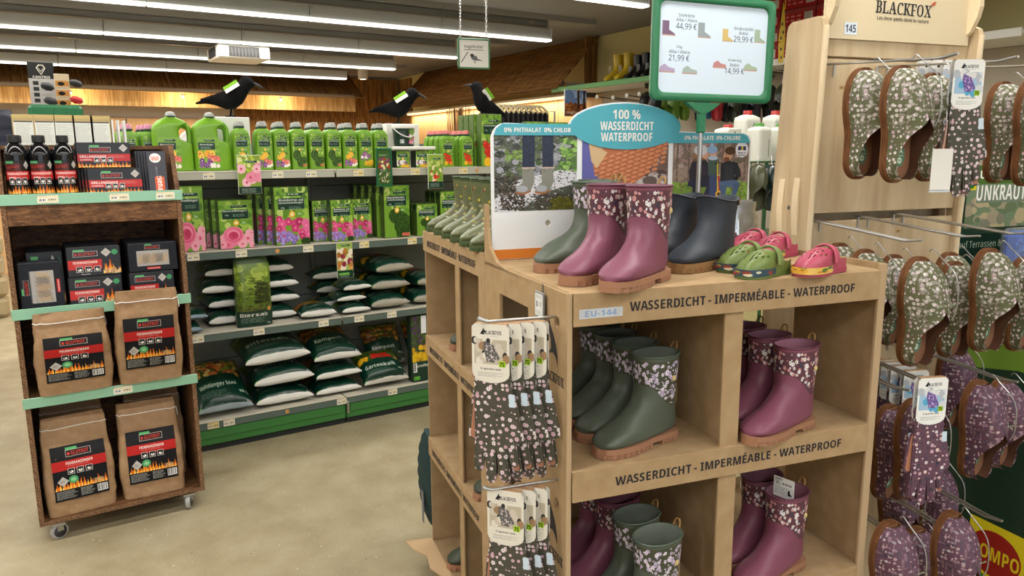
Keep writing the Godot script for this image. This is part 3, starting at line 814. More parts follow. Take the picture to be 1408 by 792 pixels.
	var riser := thing("shelf_riser", "small white riser board holding the white lidded bucket", "riser", Vector3((ra.x + rb.x) / 2, top, GZ - 0.14))
	part(riser, "riser_top", boxm(Vector3(0, 0.114, 0), Vector3(rb.x - ra.x, 0.018, 0.22), 0.003), S.white)
	for s in [-1, 1]: part(riser, "riser_leg", boxm(Vector3(s * ((rb.x - ra.x) / 2 - 0.01), 0.0525, -0.05), Vector3(0.012, 0.105, 0.1)), S.white)
	for k in 2: carton("small_flower_box", "small dark green flower fertiliser box under the white riser", "boxes under the riser", "small_flower_box", 0.085, 0.098, 0.07, rgb(24, 46, 36), Vector3(ra.x + 0.075 + k * 0.125, top, GZ - 0.1))
	var bk := thing("fertiliser_bucket", "dark green bucket with white lid and wire handle on the riser", "bucket", Vector3((ra.x + rb.x) / 2 - 0.015, top + 0.123, GZ - 0.15))
	var b1 := mb(); b1.lathe([[0.056, 0.0], [0.06, 0.004], [0.066, 0.105], [0.066, 0.11]], 22); part(bk, "pail", b1, mat(rgb(20, 44, 34), 0.4))
	var b2 := mb(); b2.lathe([[0.07, 0.106], [0.071, 0.112], [0.071, 0.124], [0.066, 0.127], [0.0, 0.127]], 22); part(bk, "lid", b2, S.white)
	var wrap := []
	for i in 2:
		var r := PackedVector3Array()
		for j in 9:
			var a := -1.0 + 2.0 * j / 8
			r.append(Vector3(sin(a) * (0.0662 - i * 0.004), 0.1 - i * 0.085, cos(a) * (0.0662 - i * 0.004)))
		wrap.append(r)
	var b3 := mb(); b3.grid(wrap, false, 0, A.uv("bucket_print")); part(bk, "bucket_label", b3, film)
	var b4 := mb(); b4.tube(smooth([Vector3(-0.07, 0.112, 0.0), Vector3(-0.05, 0.075, 0.055), Vector3(0, 0.055, 0.075), Vector3(0.05, 0.075, 0.055), Vector3(0.07, 0.112, 0)], 4), 0.003, 6); part(bk, "handle", b4, S.white)
	# white shipping carton that the second crow stands on
	var c0 := on_z(527, 200, GZ - 0.3); var c1 := on_z(575, 200, GZ - 0.3)
	var wc := thing("white_carton", "plain white carton behind the bottles with a crow standing on it", "box", Vector3((c0.x + c1.x) / 2 + 0.005, top, GZ - 0.36))
	var ch: float = on_z(546, 171, GZ - 0.36).y - top
	part(wc, "carton_body", boxm(Vector3(0, ch / 2, 0), Vector3(0.22, ch, 0.17), 0.003), S.white); part(wc, "tape", boxm(Vector3(0, ch + 0.0005, 0), Vector3(0.22, 0.001, 0.05)), mat(rgb(196, 184, 150), 0.4))
	# hanging packets
	var hp := on_z(341, 213, GZ + 0.03); hang_card("rose_seed_packet", "hanging packet with pink roses in front of the green bottles", "rose_card", 0.118, 0.2, hp)
	hp = on_z(527, 205, GZ + 0.03); hang_card("vegetable_seed_packet", "vegetable packet in a dark green frame hanging at the top shelf", "bean_card", 0.085, 0.205, hp, rgb(22, 92, 56))
	hp = on_z(598, 212, GZ + 0.03); hang_card("salad_seed_packet", "salad packet with tomatoes hanging beside the red capped bottles", "salad_card", 0.1, 0.2, hp)
	hp = on_z(473, 333, GZ + 0.03); hang_card("onion_set_packet", "packet of onion sets hanging from the second shelf", "onion_card", 0.095, 0.205, hp)
	# second shelf: boxes
	var y2: float = LEVELS[2] + 0.0012
	for q in [[263, 341, 0.15, 0.335, "rose_box", 3, "rose fertiliser box, the large size, at the end by the cart", 0.0], [327, 338, 0.175, 0.255, "rose_box", 4, "rose fertiliser box, the smaller size", -0.02], [404, 336, 0.19, 0.315, "rhodo_box", 4, "tall fertiliser box with pink rhododendron and violet hydrangea print", -0.03], [471.5, 328, 0.13, 0.235, "rhodo_box", 1, "small rhododendron fertiliser box in the middle of the shelf", 0.0], [445, 328, 0.12, 0.23, "rhodo_box", 2, "small rhododendron fertiliser box set back behind its neighbour", 0.0], [499, 328, 0.12, 0.23, "rhodo_box", 2, "small rhododendron fertiliser box set back behind its neighbour", 0.0], [547, 324, 0.165, 0.305, "hedge_box", 5, "large hedge fertiliser box with clipped round bushes", -0.018], [588, 322, 0.14, 0.19, "hedge_box", 4, "small hedge fertiliser box beside the child boots", 0.0], [618, 320, 0.12, 0.26, "hedge_box", 3, "hedge fertiliser box partly hidden by the child boots", 0.0]]:
		var back := 0.075 if q[0] in [445, 499] else 0.0
		var zf := GZ - 0.07 - back
		var p := on_z(q[0], q[1], zf + 0.03)
		for r in q[5]: carton("fertiliser_box", ("green " + q[6]) if r == 0 else "green fertiliser box filed behind the %s" % {263: "large rose box", 327: "smaller rose box", 404: "tall rhododendron box", 445: "set back rhododendron box by the tall one", 499: "set back rhododendron box by the hedge boxes", 547: "large hedge box", 588: "small hedge box", 618: "hedge box at the child boots"}.get(int(q[0]), "rhododendron box"), "fertiliser boxes on the second shelf", q[4], q[2], q[3], 0.06, rgb(66, 92, 36), Vector3(p.x + r * q[7], y2, zf - r * 0.072), 0.0, "box_side")
	# third shelf: small sacks
	var y3: float = LEVELS[1] + 0.0012
	var lie := func(px0: float, px1: float, y0: float, n: int, h: float, cell: String, l: float, label: String, zf: float, end_col := Color(0.86, 0.86, 0.84), tilt := 0.0):
		var z := GZ - zf
		var a := on_z(px0, 420, z); var b := on_z(px1, 420, z)
		for k in n:
			var dx := 0.012 * sin(k * 2.3 + px0)
			sack(label if n == 1 else "%s, %s in pile" % [label, ["bottom", "second", "third", "topmost"][k if k < n - 1 else 3]], "sacks lying on the shelving", cell, (b.x - a.x) * 0.97, l, h * 0.9, Vector3((a.x + b.x) / 2 + dx, y0 + 0.004 + k * h, z - l / 2 + 0.012 * cos(k * 3.1)), 0.05 * sin(k * 1.9 + px0), 0.0, tilt * (0.5 + 0.3 * k), end_col, int(px0) + k)
	lie.call(244, 281, y3, 2, 0.062, "sack_d", 0.34, "small dark green sack with blue grey seam at the cart's end", 0.02, Color(0.5, 0.58, 0.64))
	lie.call(283, 329, y3, 4, 0.086, "sack_a", 0.28, "dark green sack with white seam, left of the upright salt bag", 0.13)
	lie.call(363, 411, y3, 4, 0.086, "sack_a", 0.28, "dark green sack with white seam, right of the upright salt bag", 0.13)
	lie.call(414, 464, y3, 1, 0.085, "sack_d", 0.19, "single flat dark green sack with white seam between two piles", 0.03)
	lie.call(434, 492, y3, 3, 0.086, "sack_b", 0.18, "sack with red and green print laid crosswise at the back", 0.25)
	lie.call(468, 508, y3, 3, 0.066, "sack_a", 0.2, "sloping dark green sack with white seam beside the hanging onion packet", 0.03, Color(0.86, 0.86, 0.84), 0.02)
	lie.call(513, 566, y3, 3, 0.105, "sack_c", 0.36, "thick glossy green sack with a clear seam of white chips", 0.04, Color(0.62, 0.6, 0.54), 0.02)
	lie.call(571, 612, y3, 2, 0.1, "sack_c", 0.36, "thick green sack half hidden behind the cardboard display", 0.05, Color(0.62, 0.6, 0.54))
	upright_bag()
	# bottom shelf: large sacks
	var y4: float = LEVELS[0] + 0.0012
	var big := func(px0: float, px1: float, py: float, y0: float, h: float, l: float, cell: String, label: String, zf: float, pitch: float, roll: float, sd: int, end_col := Color(0.88, 0.88, 0.86)):
		var z := GZ - zf
		var a := on_z(px0, py, z); var b := on_z(px1, py, z)
		sack(label, "large sacks on the bottom shelf", cell, b.x - a.x, l, h, Vector3((a.x + b.x) / 2, y0 + l / 2 * sin(pitch), z - l / 2), 0.0, pitch, roll, end_col, sd, "fertiliser_sack")
	big.call(246, 270, 560, y4 + 0.001, 0.085, 0.4, "sack_d", "blue green sack end peeping out beside the cart", 0.03, 0.0, 0.0, 71, Color(0.5, 0.58, 0.64))
	big.call(273, 349, 560, y4 + 0.012, 0.1, 0.4, "sack_b", "leaning sack of blue fertiliser with vegetable print", 0.025, 0.42, 0.0, 72, Color(0.62, 0.68, 0.72))
	big.call(352, 431, 545, y4 + 0.001, 0.1, 0.38, "sack_a", "large green sack with broad white seam, bottom of the three", 0.04, 0.0, 0.0, 73)
	big.call(350, 433, 530, y4 + 0.115, 0.11, 0.38, "sack_a", "large green sack with broad white seam, middle of the three", 0.03, 0.0, 0.03, 74)
	big.call(338, 428, 505, y4 + 0.24, 0.12, 0.38, "sack_a", "large green sack with broad white seam, top of the three", 0.03, 0.07, 0.05, 75)
	big.call(435, 497, 540, y4 + 0.001, 0.08, 0.37, "sack_d", "large sack with orange root print, bottom of its pile", 0.05, 0.0, 0.0, 76)
	big.call(435, 498, 520, y4 + 0.095, 0.08, 0.37, "sack_d", "large sack with orange root print, middle of its pile", 0.05, 0.0, 0.02, 77)
	big.call(432, 497, 500, y4 + 0.195, 0.1, 0.36, "sack_d", "large sack with orange root print, top of its pile", 0.05, 0.28, 0.0, 78)
	big.call(501, 562, 530, y4 + 0.012, 0.1, 0.25, "sack_c", "leaning sack of garden lime with red berry print", 0.03, 0.5, 0.0, 79)
	for k in 2: big.call([508, 566][k], [560, 606][k], 480, y4 + 0.05, 0.09, 0.27, "sack_d", ["dark sack with yellow crop print tipped up at the back of the shelf", "dark sack with yellow crop print at the back beside the display"][k], 0.27, 1.05, 0.0, 80 + k, Color(0.5, 0.5, 0.46))
	var sp := on_z(576, 470, GZ + 0.01)
	var tall := thing("potato_feed_pack", "tall upright pack with yellow potatoes at the end of the bottom shelf", "pack", Vector3(sp.x + 0.03, y4, GZ - 0.06))
	part(tall, "pack_body", boxm(Vector3(0, 0.21, 0), Vector3(0.13, 0.42, 0.07), 0.01), mat(rgb(30, 52, 40), 0.4)); part(tall, "front_print", faced("tall_seed_card", 0.12, 0.41, Vector3(0, 0.21, 0.0357)), film); part(tall, "price_slip", faced("blank_tag", 0.035, 0.11, Vector3(0.02, 0.36, 0.037)), paper)

func upright_bag():
	var a := on_z(327, 450, GZ - 0.02); var b := on_z(378, 450, GZ - 0.02)
	var w := b.x - a.x
	var o := thing("salt_bag", "upright plastic bag of salt with conifer hedge photograph on the third shelf", "bag", Vector3((a.x + b.x) / 2, LEVELS[1] + 0.0012, GZ - 0.06))
	var h := 0.375
	var rows := []
	var nz := FastNoiseLite.new(); nz.seed = 4; nz.frequency = 8.0
	for i in 13:
		var t := i / 12.0
		var dep := 0.055 * pow(sin(PI * clampf(t * 0.86 + 0.1, 0, 1)), 0.6)
		var ww := w * (0.97 - 0.1 * pow(maxf(0, t - 0.75) * 4, 2.0) + 0.02 * sin(t * 9))
		var r := PackedVector3Array()
		for j in 24:
			var p := se(TAU * j / 24 + PI / 2, 3.2)
			r.append(Vector3(p.x * ww / 2, t * h + (0.006 * sin(j * 1.7) if i == 12 else 0.0), p.y * dep + nz.get_noise_2d(j, t * 3) * 0.008))
		rows.append(r)
	var st := mb(); st.grid(rows, true, 0, Rect2(0, 0, 1, 1), true, true); part(o, "bag_body", st, mat(rgb(58, 84, 44), 0.3))
	part(o, "front_print", front_patch(rows, 0.02, A.uv("bitter_salt"), 5, 0, 11), film)
	part(o, "pinched_top", boxm(Vector3(0, h + 0.008, 0), Vector3(w * 0.8, 0.03, 0.012), 0.005), mat(rgb(170, 184, 170), 0.3))
# the front part of rings of 24 points (index 0 faces +z), as one printed sheet slightly proud of them
func front_patch(rows: Array, off: float, uv: Rect2, reach := 6, lo := 0, hi := -1) -> MB:
	var sheet := []
	var top: int = rows.size() - 1 if hi < 0 else hi
	for i in range(top, lo - 1, -1):
		var r := PackedVector3Array()
		for j in range(-reach, reach + 1): r.append(rows[i][(24 - j) % 24] + Vector3(0, 0, 0.0012))
		sheet.append(r)
	var st := mb(); st.grid(sheet, false, 0, uv); return st

# ---------- the wooden cart with fire lighters ----------
const CZ := -3.42
func kraft_bag(label: String, w: float, h: float, d: float, at: Vector3, turn: float, lean: float, sd: int, with_print := true) -> Node3D:
	var o := thing("fire_lighter_bag", label, "paper bag", at, turn, "kraft paper bags of fire lighters")
	var nz := FastNoiseLite.new(); nz.seed = sd; nz.frequency = 7.0
	var rows := []
	var n := 18
	for i in n + 1:
		var t := float(i) / n
		var dep := d / 2 * (1.0 if t < 0.62 else lerpf(1.0, 0.16, pow((t - 0.62) / 0.38, 0.9))) * (0.94 + 0.06 * sin(PI * minf(t * 1.6, 1.0)))
		var ww := w / 2 * (0.93 + 0.07 * sin(PI * minf(t * 1.3 + 0.1, 1.0)) - 0.05 * maxf(0, t - 0.8) * 5)
		var r := PackedVector3Array()
		for j in 24:
			var p := se(TAU * j / 24 + PI / 2, 6.0)
			var k := nz.get_noise_3d(p.x * 0.12, t * 0.4, p.y * 0.12) * 0.013 + nz.get_noise_3d(p.x * 0.5, t * 1.6, p.y * 0.5 + sd) * 0.007
			var fade := minf(1.0, t * 6.0)
			r.append(Vector3(p.x * (ww + k * 0.6 * fade), t * h, p.y * (dep + k * fade) + lean * pow(t, 1.3) - (0.012 * pow(maxf(0, t - 0.6) * 2.5, 2.0))))
		rows.append(r)
	var st := mb(); st.grid(rows, true, 0, Rect2(0, 0, 1, 1), true, true); part(o, "paper_bag", st, S.kraft)
	if with_print: part(o, "bag_label", bag_label(rows, w, h), paper)
	# stitched white cord below the folded top edge
	var path := []
	for j in range(-6, 7):
		var p: Vector3 = rows[n - 2][(24 - j) % 24]
		path.append(p + Vector3(0, 0.002 * sin(j * 2.0), 0.003))
	path.append(path[-1] + Vector3(0.004, -h * 0.1, -0.002))
	var c := mb(); c.tube(smooth(path, 2), 0.0022, 5); part(o, "stitch_cord", c, S.white)
	return o
func bag_label(rows: Array, w: float, h: float) -> MB:
	var sheet := []
	for i in range(13, 2, -1):
		var r := PackedVector3Array()
		for j in range(-4, 5):
			var p: Vector3 = rows[i][(24 - j) % 24]
			var q: Vector3 = p
			q.x = w * 0.375 * j / 4.0
			for a in range(-5, 6): q.z = maxf(q.z, (rows[i][(24 - a) % 24].z * 2.0 + rows[i - 1][(24 - a) % 24].z + rows[i + 1][(24 - a) % 24].z) * 0.25)
			q.z += 0.0035
			r.append(q)
		sheet.append(r)
	var st := mb(); st.grid(sheet, false, 0, A.uv("ember_bag")); return st
func fluid_bottle(at: Vector3, row: int):
	var o := thing("lighter_fluid_bottle", "black lighter fluid bottle with red label band on the cart" if row == 0 else "black lighter fluid bottle in the rear row on the cart", "bottle", at, 0.0, "black lighter fluid bottles")
	var bm := mat(rgb(14, 14, 16), 0.12)
	var b := mb(); b.lathe([[0.036, 0], [0.04, 0.004], [0.04, 0.15], [0.038, 0.165], [0.032, 0.185], [0.02, 0.198], [0.017, 0.205]], 24); part(o, "bottle_body", b, bm)
	var c := mb(); c.lathe([[0.021, 0.203], [0.0215, 0.206], [0.0215, 0.228], [0.02, 0.23], [0, 0.23]], 20); part(o, "screw_cap", c, mat(rgb(24, 24, 26), 0.45))
	var wrap := []
	for i in 2:
		var r := PackedVector3Array()
		for j in 15:
			var a := -1.25 + 2.5 * j / 14
			r.append(Vector3(sin(a) * 0.0405, 0.135 - i * 0.125, cos(a) * 0.0405))
		wrap.append(r)
	var l := mb(); l.grid(wrap, false, 0, A.uv("fluid_bottle")); part(o, "label", l, film)
func build_cart():
	var cart := thing("display_cart", "tall stained chipboard display cart on castors with green price strips", "cart", Vector3(0.24, 0, CZ))
	var hw := 0.315
	var prof := PackedVector2Array([Vector2(0, 0.08), Vector2(0, 1.40), Vector2(-0.09, 1.60), Vector2(-0.42, 1.60), Vector2(-0.42, 0.08)])
	for s in [-1, 1]:
		var st := mb(); st.prism(prof, -0.009, 0.009, Basis(Vector3(0, 0, 1), Vector3(0, 1, 0), Vector3(1, 0, 0)), Vector3(s * (hw - 0.009), 0, 0)); part(cart, "side_panel", st, S.chip)
		part(cart, "side_edge", boxm(Vector3(s * (hw - 0.009), 0.74, 0.0015), Vector3(0.017, 1.318, 0.003)), S.chip_edge)
	part(cart, "back_panel", boxm(Vector3(0, 0.84, -0.412), Vector3(0.61, 1.5, 0.012)), S.chip)
	for y in [0.08, 0.60, 0.94, 1.385]:
		var sh := part(cart, "shelf", boxm(Vector3(0, y + 0.009, -0.205), Vector3(0.594, 0.018, 0.40)), S.chip)
		part(sh, "shelf_edge", boxm(Vector3(0, y + 0.009, -0.003), Vector3(0.594, 0.017, 0.003)), S.chip_edge)
	part(cart, "apron", boxm(Vector3(0, 1.338, -0.006), Vector3(0.594, 0.09, 0.016), 0.002), S.chip)
	part(cart, "rear_tier", boxm(Vector3(0, 1.59, -0.36), Vector3(0.594, 0.016, 0.1)), S.chip)
	var strip := mat(rgb(136, 186, 156), 0.25); strip.clearcoat_enabled = true; strip.clearcoat = 0.5
	var tags := {1.393: [-0.16, 0.085, 0.255], 0.955: [], 0.60: [0.03]}
	for y in [1.393, 0.955, 0.60]:
		var b := part(cart, "price_strip", boxm(Vector3(0, y, 0.007), Vector3(0.642, 0.042, 0.005), 0.0015), strip)
		for x in tags[y]: tag_at(b, Vector3(x, y, 0.0105), 0.07, 0.03)
	for q in [[-0.25, -0.035, 0.4], [0.25, -0.03, 1.2], [-0.24, -0.37, 0.0], [0.24, -0.37, 0.0]]:
		var c := part(cart, "castor", boxm(Vector3(q[0], 0.07, q[1]), Vector3(0.05, 0.012, 0.05), 0.002), S.steel)
		var b := Basis(Vector3.UP, q[2])
		var fk := mb()
		for s in [-1, 1]: fk.box(Vector3(q[0], 0.055, q[1]) + b * Vector3(0, 0, s * 0.0145), Vector3(0.024, 0.036, 0.003), 0.0, b)
		part(c, "fork", fk, S.steel)
		var wh := mb(); wh.lathe([[0.0, -0.011], [0.02, -0.011], [0.031, -0.01], [0.034, -0.006], [0.034, 0.006], [0.031, 0.01], [0.02, 0.011], [0.0, 0.011]], 24, Vector3(q[0], 0.0345, q[1]), b * Basis(Vector3.RIGHT, PI / 2)); part(c, "wheel", wh, mat(rgb(168, 168, 166), 0.5))
		var hub := mb(); hub.lathe([[0.0, -0.0125], [0.025, -0.0125], [0.025, 0.0], [0.025, 0.0125], [0.0, 0.0125]], 16, Vector3(q[0], 0.0345, q[1]), b * Basis(Vector3.RIGHT, PI / 2)); part(c, "hub", hub, mat(rgb(52, 52, 58), 0.5))
	# top: lighter fluid, boxes of cubes, slim boxes
	var y := 1.4045
	for k in 3:
		var p := on_z([27, 60, 92.5][k], 260, CZ - 0.06)
		fluid_bottle(Vector3(p.x, y, CZ - 0.06), 0); fluid_bottle(Vector3(p.x + 0.004, y, CZ - 0.155), 1)
	var a := on_z(160, 262, CZ - 0.03)
	for r in 4: carton("grill_lighter_box", ["box of grill lighter cubes with red band at the front of the cart top", "box of grill lighter cubes, second of the file", "box of grill lighter cubes, third of the file", "box of grill lighter cubes, last of the file"][r], "grill lighter boxes", "grill_box", 0.195, 0.1, 0.05, rgb(26, 26, 30), Vector3(a.x - r * 0.008, y, CZ - 0.04 - r * 0.055))
	var a2 := on_z(142, 220, CZ - 0.15)
	carton("grill_lighter_box", "box of grill lighter cubes lying raised on top of the file", "grill lighter boxes", "grill_box", 0.195, 0.1, 0.1, rgb(26, 26, 30), Vector3(a2.x, y + 0.1025, CZ - 0.15))
	for r in 5:
		var p := on_z(219, 262, CZ - 0.02)
		var o := carton("match_box", ["slim dark grey box with orange stripe leaning at the cart side, foremost", "slim dark grey box with orange stripe, second", "slim dark grey box with orange stripe, third", "slim dark grey box with orange stripe, fourth", "slim dark grey box with orange stripe, rearmost"][r], "slim grey boxes", "slim_box", 0.072, 0.165, 0.02, rgb(52, 52, 60), Vector3(p.x - r * 0.008, y + 0.003, CZ - 0.03 - r * 0.024))
		o.rotation.x = -0.1
	for k in 5:
		var p := on_z([34, 63, 90, 115, 139][k], 190, CZ - 0.36)
		carton("seed_carton", "narrow gold topped carton with a printed paper label on the cart's rear tier", "gold topped cartons", "seed_carton", 0.078, 0.125, 0.06, rgb(182, 158, 104), Vector3(p.x, 1.599, CZ - 0.355))
	for k in 3:
		var p := on_z(155 + k * 4, 190, CZ - 0.36)
		var bk := thing("booklet", "thin white booklet standing beside the gold topped cartons", "booklet", Vector3(p.x + 0.012 * k, 1.599, CZ - 0.355), 0.0, "booklets on the cart"); part(bk, "cover", boxm(Vector3(0, 0.055, 0), Vector3(0.008, 0.11 - 0.004 * k, 0.07), 0.001), S.white)
	# middle shelf: black cartons
	y = 0.9595
	for r in 3:
		carton("wood_wool_box", "black upright carton of fire lighters behind the window carton, file of three", "black cartons on the cart", "ember_box", 0.125, 0.22, 0.085, rgb(26, 27, 32), Vector3(on_z(54, 420, CZ - 0.2).x + 0.035, y, CZ - 0.15 - r * 0.09))
	var wb := thing("window_carton", "black upright carton with a tall clear window of wood wool", "box", Vector3(on_z(60, 420, CZ - 0.05).x, y, CZ - 0.055), 0.0, "black cartons on the cart")
	part(wb, "carton_body", boxm(Vector3(0, 0.095, 0), Vector3(0.145, 0.19, 0.075), 0.003), mat(rgb(34, 36, 44), 0.5)); part(wb, "front_print", faced("window_box", 0.186, 0.141, Vector3(0, 0.095, 0.0382), Basis(Vector3.BACK, PI / 2)), paper)
	part(wb, "clear_window", boxm(Vector3(0, 0.094, 0.0392), Vector3(0.074, 0.124, 0.0012)), clear(Color(0.9, 0.9, 0.9), 0.1, 0.08))
	for col in 2:
		for row in 2:
			for r in 3:
				var p := on_z([134, 211][col], 420, CZ - 0.05)
				if col == 1 and row == 1 and r == 0: continue
				carton("fire_lighter_box", "black carton of fire lighters with red band, %s layer, %s stack, %s" % [["lower", "upper"][row], ["middle", "shelving side"][col], ["front", "second", "rear"][r]], "black cartons on the cart", "ember_box", 0.19 if col == 0 else 0.17, 0.118, 0.085, rgb(24, 25, 30), Vector3(p.x + 0.003 * row, y + row * 0.1205, CZ - 0.06 - r * 0.09), 0.0, "")
	var w2 := thing("window_carton", "black wide carton with a clear window of wood wool on a stack", "box", Vector3(on_z(209, 350, CZ - 0.05).x, y + 0.1215, CZ - 0.06), 0.0, "black cartons on the cart")
	part(w2, "carton_body", boxm(Vector3(0, 0.059, 0), Vector3(0.185, 0.118, 0.085), 0.003), mat(rgb(34, 36, 44), 0.5)); part(w2, "front_print", faced("window_box", 0.18, 0.114, Vector3(0, 0.059, 0.0432)), paper)
	part(w2, "clear_window", boxm(Vector3(-0.001, 0.055, 0.0444), Vector3(0.12, 0.062, 0.0012)), clear(Color(0.9, 0.9, 0.9), 0.1, 0.08))
	# kraft bags
	y = 0.6225
	var at := func(px: float, py: float, zz: float) -> float: return on_z(px, py, zz).x
	kraft_bag("brown paper bag of fire lighters with folded top under the middle price strip", 0.27, 0.335, 0.12, Vector3(at.call(104, 520, CZ), y, CZ - 0.035), 0.03, 0.09, 3)
	kraft_bag("tall brown paper bag of fire lighters rising past the middle price strip", 0.25, 0.40, 0.12, Vector3(at.call(207, 500, CZ), y, CZ - 0.03), -0.03, 0.13, 5)
	kraft_bag("brown paper bag of fire lighters behind the folded one, upper bag shelf", 0.26, 0.27, 0.12, Vector3(at.call(108, 500, CZ - 0.22), y, CZ - 0.26), 0.0, 0.0, 7, false)
	y = 0.1
	kraft_bag("crumpled brown paper bag of fire lighters above the steel castor", 0.262, 0.40, 0.12, Vector3(at.call(113, 690, CZ - 0.06), y, CZ - 0.075), 0.08, -0.02, 11)
	kraft_bag("smooth tall brown paper bag of fire lighters on the bottom board", 0.255, 0.405, 0.12, Vector3(at.call(212, 660, CZ - 0.06), y, CZ - 0.08), -0.03, -0.02, 13)
	kraft_bag("brown paper bag of fire lighters behind the crumpled one, bottom board", 0.26, 0.42, 0.12, Vector3(at.call(104, 620, CZ - 0.24), y, CZ - 0.26), 0.0, 0.0, 17, false)
	kraft_bag("brown paper bag of fire lighters behind the smooth one, bottom board", 0.25, 0.42, 0.12, Vector3(at.call(215, 620, CZ - 0.24), y, CZ - 0.26), 0.0, 0.0, 19, false)

# ---------- boots ----------
const LYING := Basis(Vector3(1, 0, 0), Vector3(0, 0, -1), Vector3(0, 1, 0))   # an outline in x and y laid on the ground
const BOOT := [[0.000, 0.245, 0.146, 0.247, 0.0535, 2.2], [0.002, 0.222, 0.144, 0.224, 0.053, 2.2], [0.006, 0.182, 0.140, 0.185, 0.052, 2.2], [0.009, 0.146, 0.139, 0.156, 0.049, 2.2], [0.008, 0.112, 0.145, 0.133, 0.047, 2.2], [0.004, 0.078, 0.160, 0.115, 0.045, 2.3], [0.0, 0.050, 0.181, 0.102, 0.0435, 2.4], [0.006, 0.028, 0.202, 0.089, 0.044, 2.5], [0.052, 0.021, 0.226, 0.077, 0.046, 2.6], [0.11, 0.021, 0.248, 0.067, 0.0485, 2.8], [0.17, 0.021, 0.267, 0.056, 0.048, 3.0], [0.22, 0.021, 0.28, 0.045, 0.044, 3.0], [0.258, 0.021, 0.287, 0.038, 0.033, 2.7], [0.28, 0.021, 0.289, 0.027, 0.013, 2.4]]
func sole_outline(grow: float, x0: float, x1: float, teeth: float) -> PackedVector2Array:
	var w := func(x: float) -> float:
		if x < 0.04: return 0.043 * sqrt(maxf(0.0, 1.0 - pow((0.04 - x) / 0.046, 2.0)))
		if x < 0.11: return lerpf(0.043, 0.041, (x - 0.04) / 0.07)
		if x < 0.19: return lerpf(0.041, 0.049, smoothstep(0.11, 0.19, x))
		return 0.049 * sqrt(maxf(0.0, 1.0 - pow((x - 0.19) / 0.104, 2.8)))
	var up := PackedVector2Array(); var n := 34
	for i in n + 1:
		var x := lerpf(x0, x1, i / float(n))
		var k: float = w.call(x) + grow - (teeth if (i / 2) % 2 == 1 and i > 0 and i < n else 0.0)
		up.append(Vector2(x, maxf(k, 0.001)))
	var out := up.duplicate()
	for i in range(n, -1, -1): out.append(Vector2(up[i].x, -up[i].y))
	return out
var boot_parts := {}
func boot_mesh(kind: String) -> Dictionary:
	if boot_parts.has(kind): return boot_parts[kind]
	var src := []
	for r in BOOT: src.append(r.duplicate())
	var k := Vector2(0.85, 0.85)
	if kind == "navy":
		for i in 4: src[i][1] = [0.202, 0.19, 0.172, 0.145][i]; src[i][3] = [0.206, 0.196, 0.178, 0.155][i]
		src[0][0] = 0.002; src[1][0] = 0.006
	if kind == "kid":
		for i in 5: src[i][1] += [0.03, 0.025, 0.02, 0.012, 0.005][i]; src[i][3] += [0.03, 0.025, 0.02, 0.012, 0.005][i]
		k = Vector2(0.66, 0.68)
	var rings := []
	var per := 3
	for i in src.size() - 1:
		for s in per:
			var t := s / float(per)
			var r := []
			for c in 6:
				var a: float = src[maxi(i - 1, 0)][c]; var b: float = src[i][c]; var d: float = src[i + 1][c]; var e: float = src[mini(i + 2, src.size() - 1)][c]
				r.append(cubic_interpolate(b, d, a, e, t))
			rings.append(r)
	rings.append(src[-1])
	var fit := func(r: Array) -> Array: return [(r[0] - 0.135) * k.x, r[1] * k.y, (r[2] - 0.135) * k.x, r[3] * k.y, r[4] * k.x, r[5]]
	var rows := []
	for r in rings: rows.append(spine_ring(fit.call(r), 28))
	if kind == "navy":      # the collar dips at the sides
		for i in 4:
			for j in 28: rows[i][j].y -= 0.012 * (1.0 - i / 4.0) * pow(absf(sin(TAU * j / 28)), 2.0)
	var d := {}
	var up := mb(); up.grid(rows, true, 0, Rect2(0, 0, 1, 1), false, true); d.upper = up.mesh()
	var inner := []
	for q in [[0, 0.0005, 0.0], [0, 0.0016, -0.0035], [3, 0.0, -0.004], [8, 0.0, -0.004], [11, 0.0, -0.005], [13, 0.0, -0.006]]:
		var r := PackedVector3Array()
		var mid := Vector3.ZERO
		for p in rows[q[0]]: mid += p
		mid /= 28
		for p in rows[q[0]]:
			var o: Vector3 = p - mid; r.append(mid + o * (1.0 + q[2] / o.length()) + Vector3(0, q[1], 0))
		inner.append(r)
	var li := mb(); li.grid(inner, true, -1 if false else 0, Rect2(0, 0, 1, 1), false, true); d.lining = li.mesh()
	var so := mb()
	var sc := Basis.from_scale(Vector3(k.x, k.y, k.x)) * LYING
	var off := Vector3(-0.135 * k.x, 0, 0)
	so.prism(sole_outline(0.003, -0.006, 0.294, 0.0), 0.012, 0.0265, sc, off)
	so.prism(sole_outline(0.004, -0.006, 0.088, 0.005), 0.0, 0.0118, sc, off)
	so.prism(sole_outline(0.004, 0.128, 0.294, 0.006), 0.0, 0.0118, sc, off)
	d.sole = so.mesh()
	var rim := mb(); var path := []
	for j in 29: path.append(rows[0][j % 28] + Vector3(0, 0.0, 0))
	rim.tube(path, 0.0026, 6); d.rim = rim.mesh()
	d.back = rows[0][14]; d.side = rows[6][20]; d.k = k; d.side2 = rows[6][8]; d.patch = rows[4][18]; d.patch2 = rows[4][10]; d.axis = (rows[4][0].x + rows[4][14].x) * 0.5
	boot_parts[kind] = d
	return d
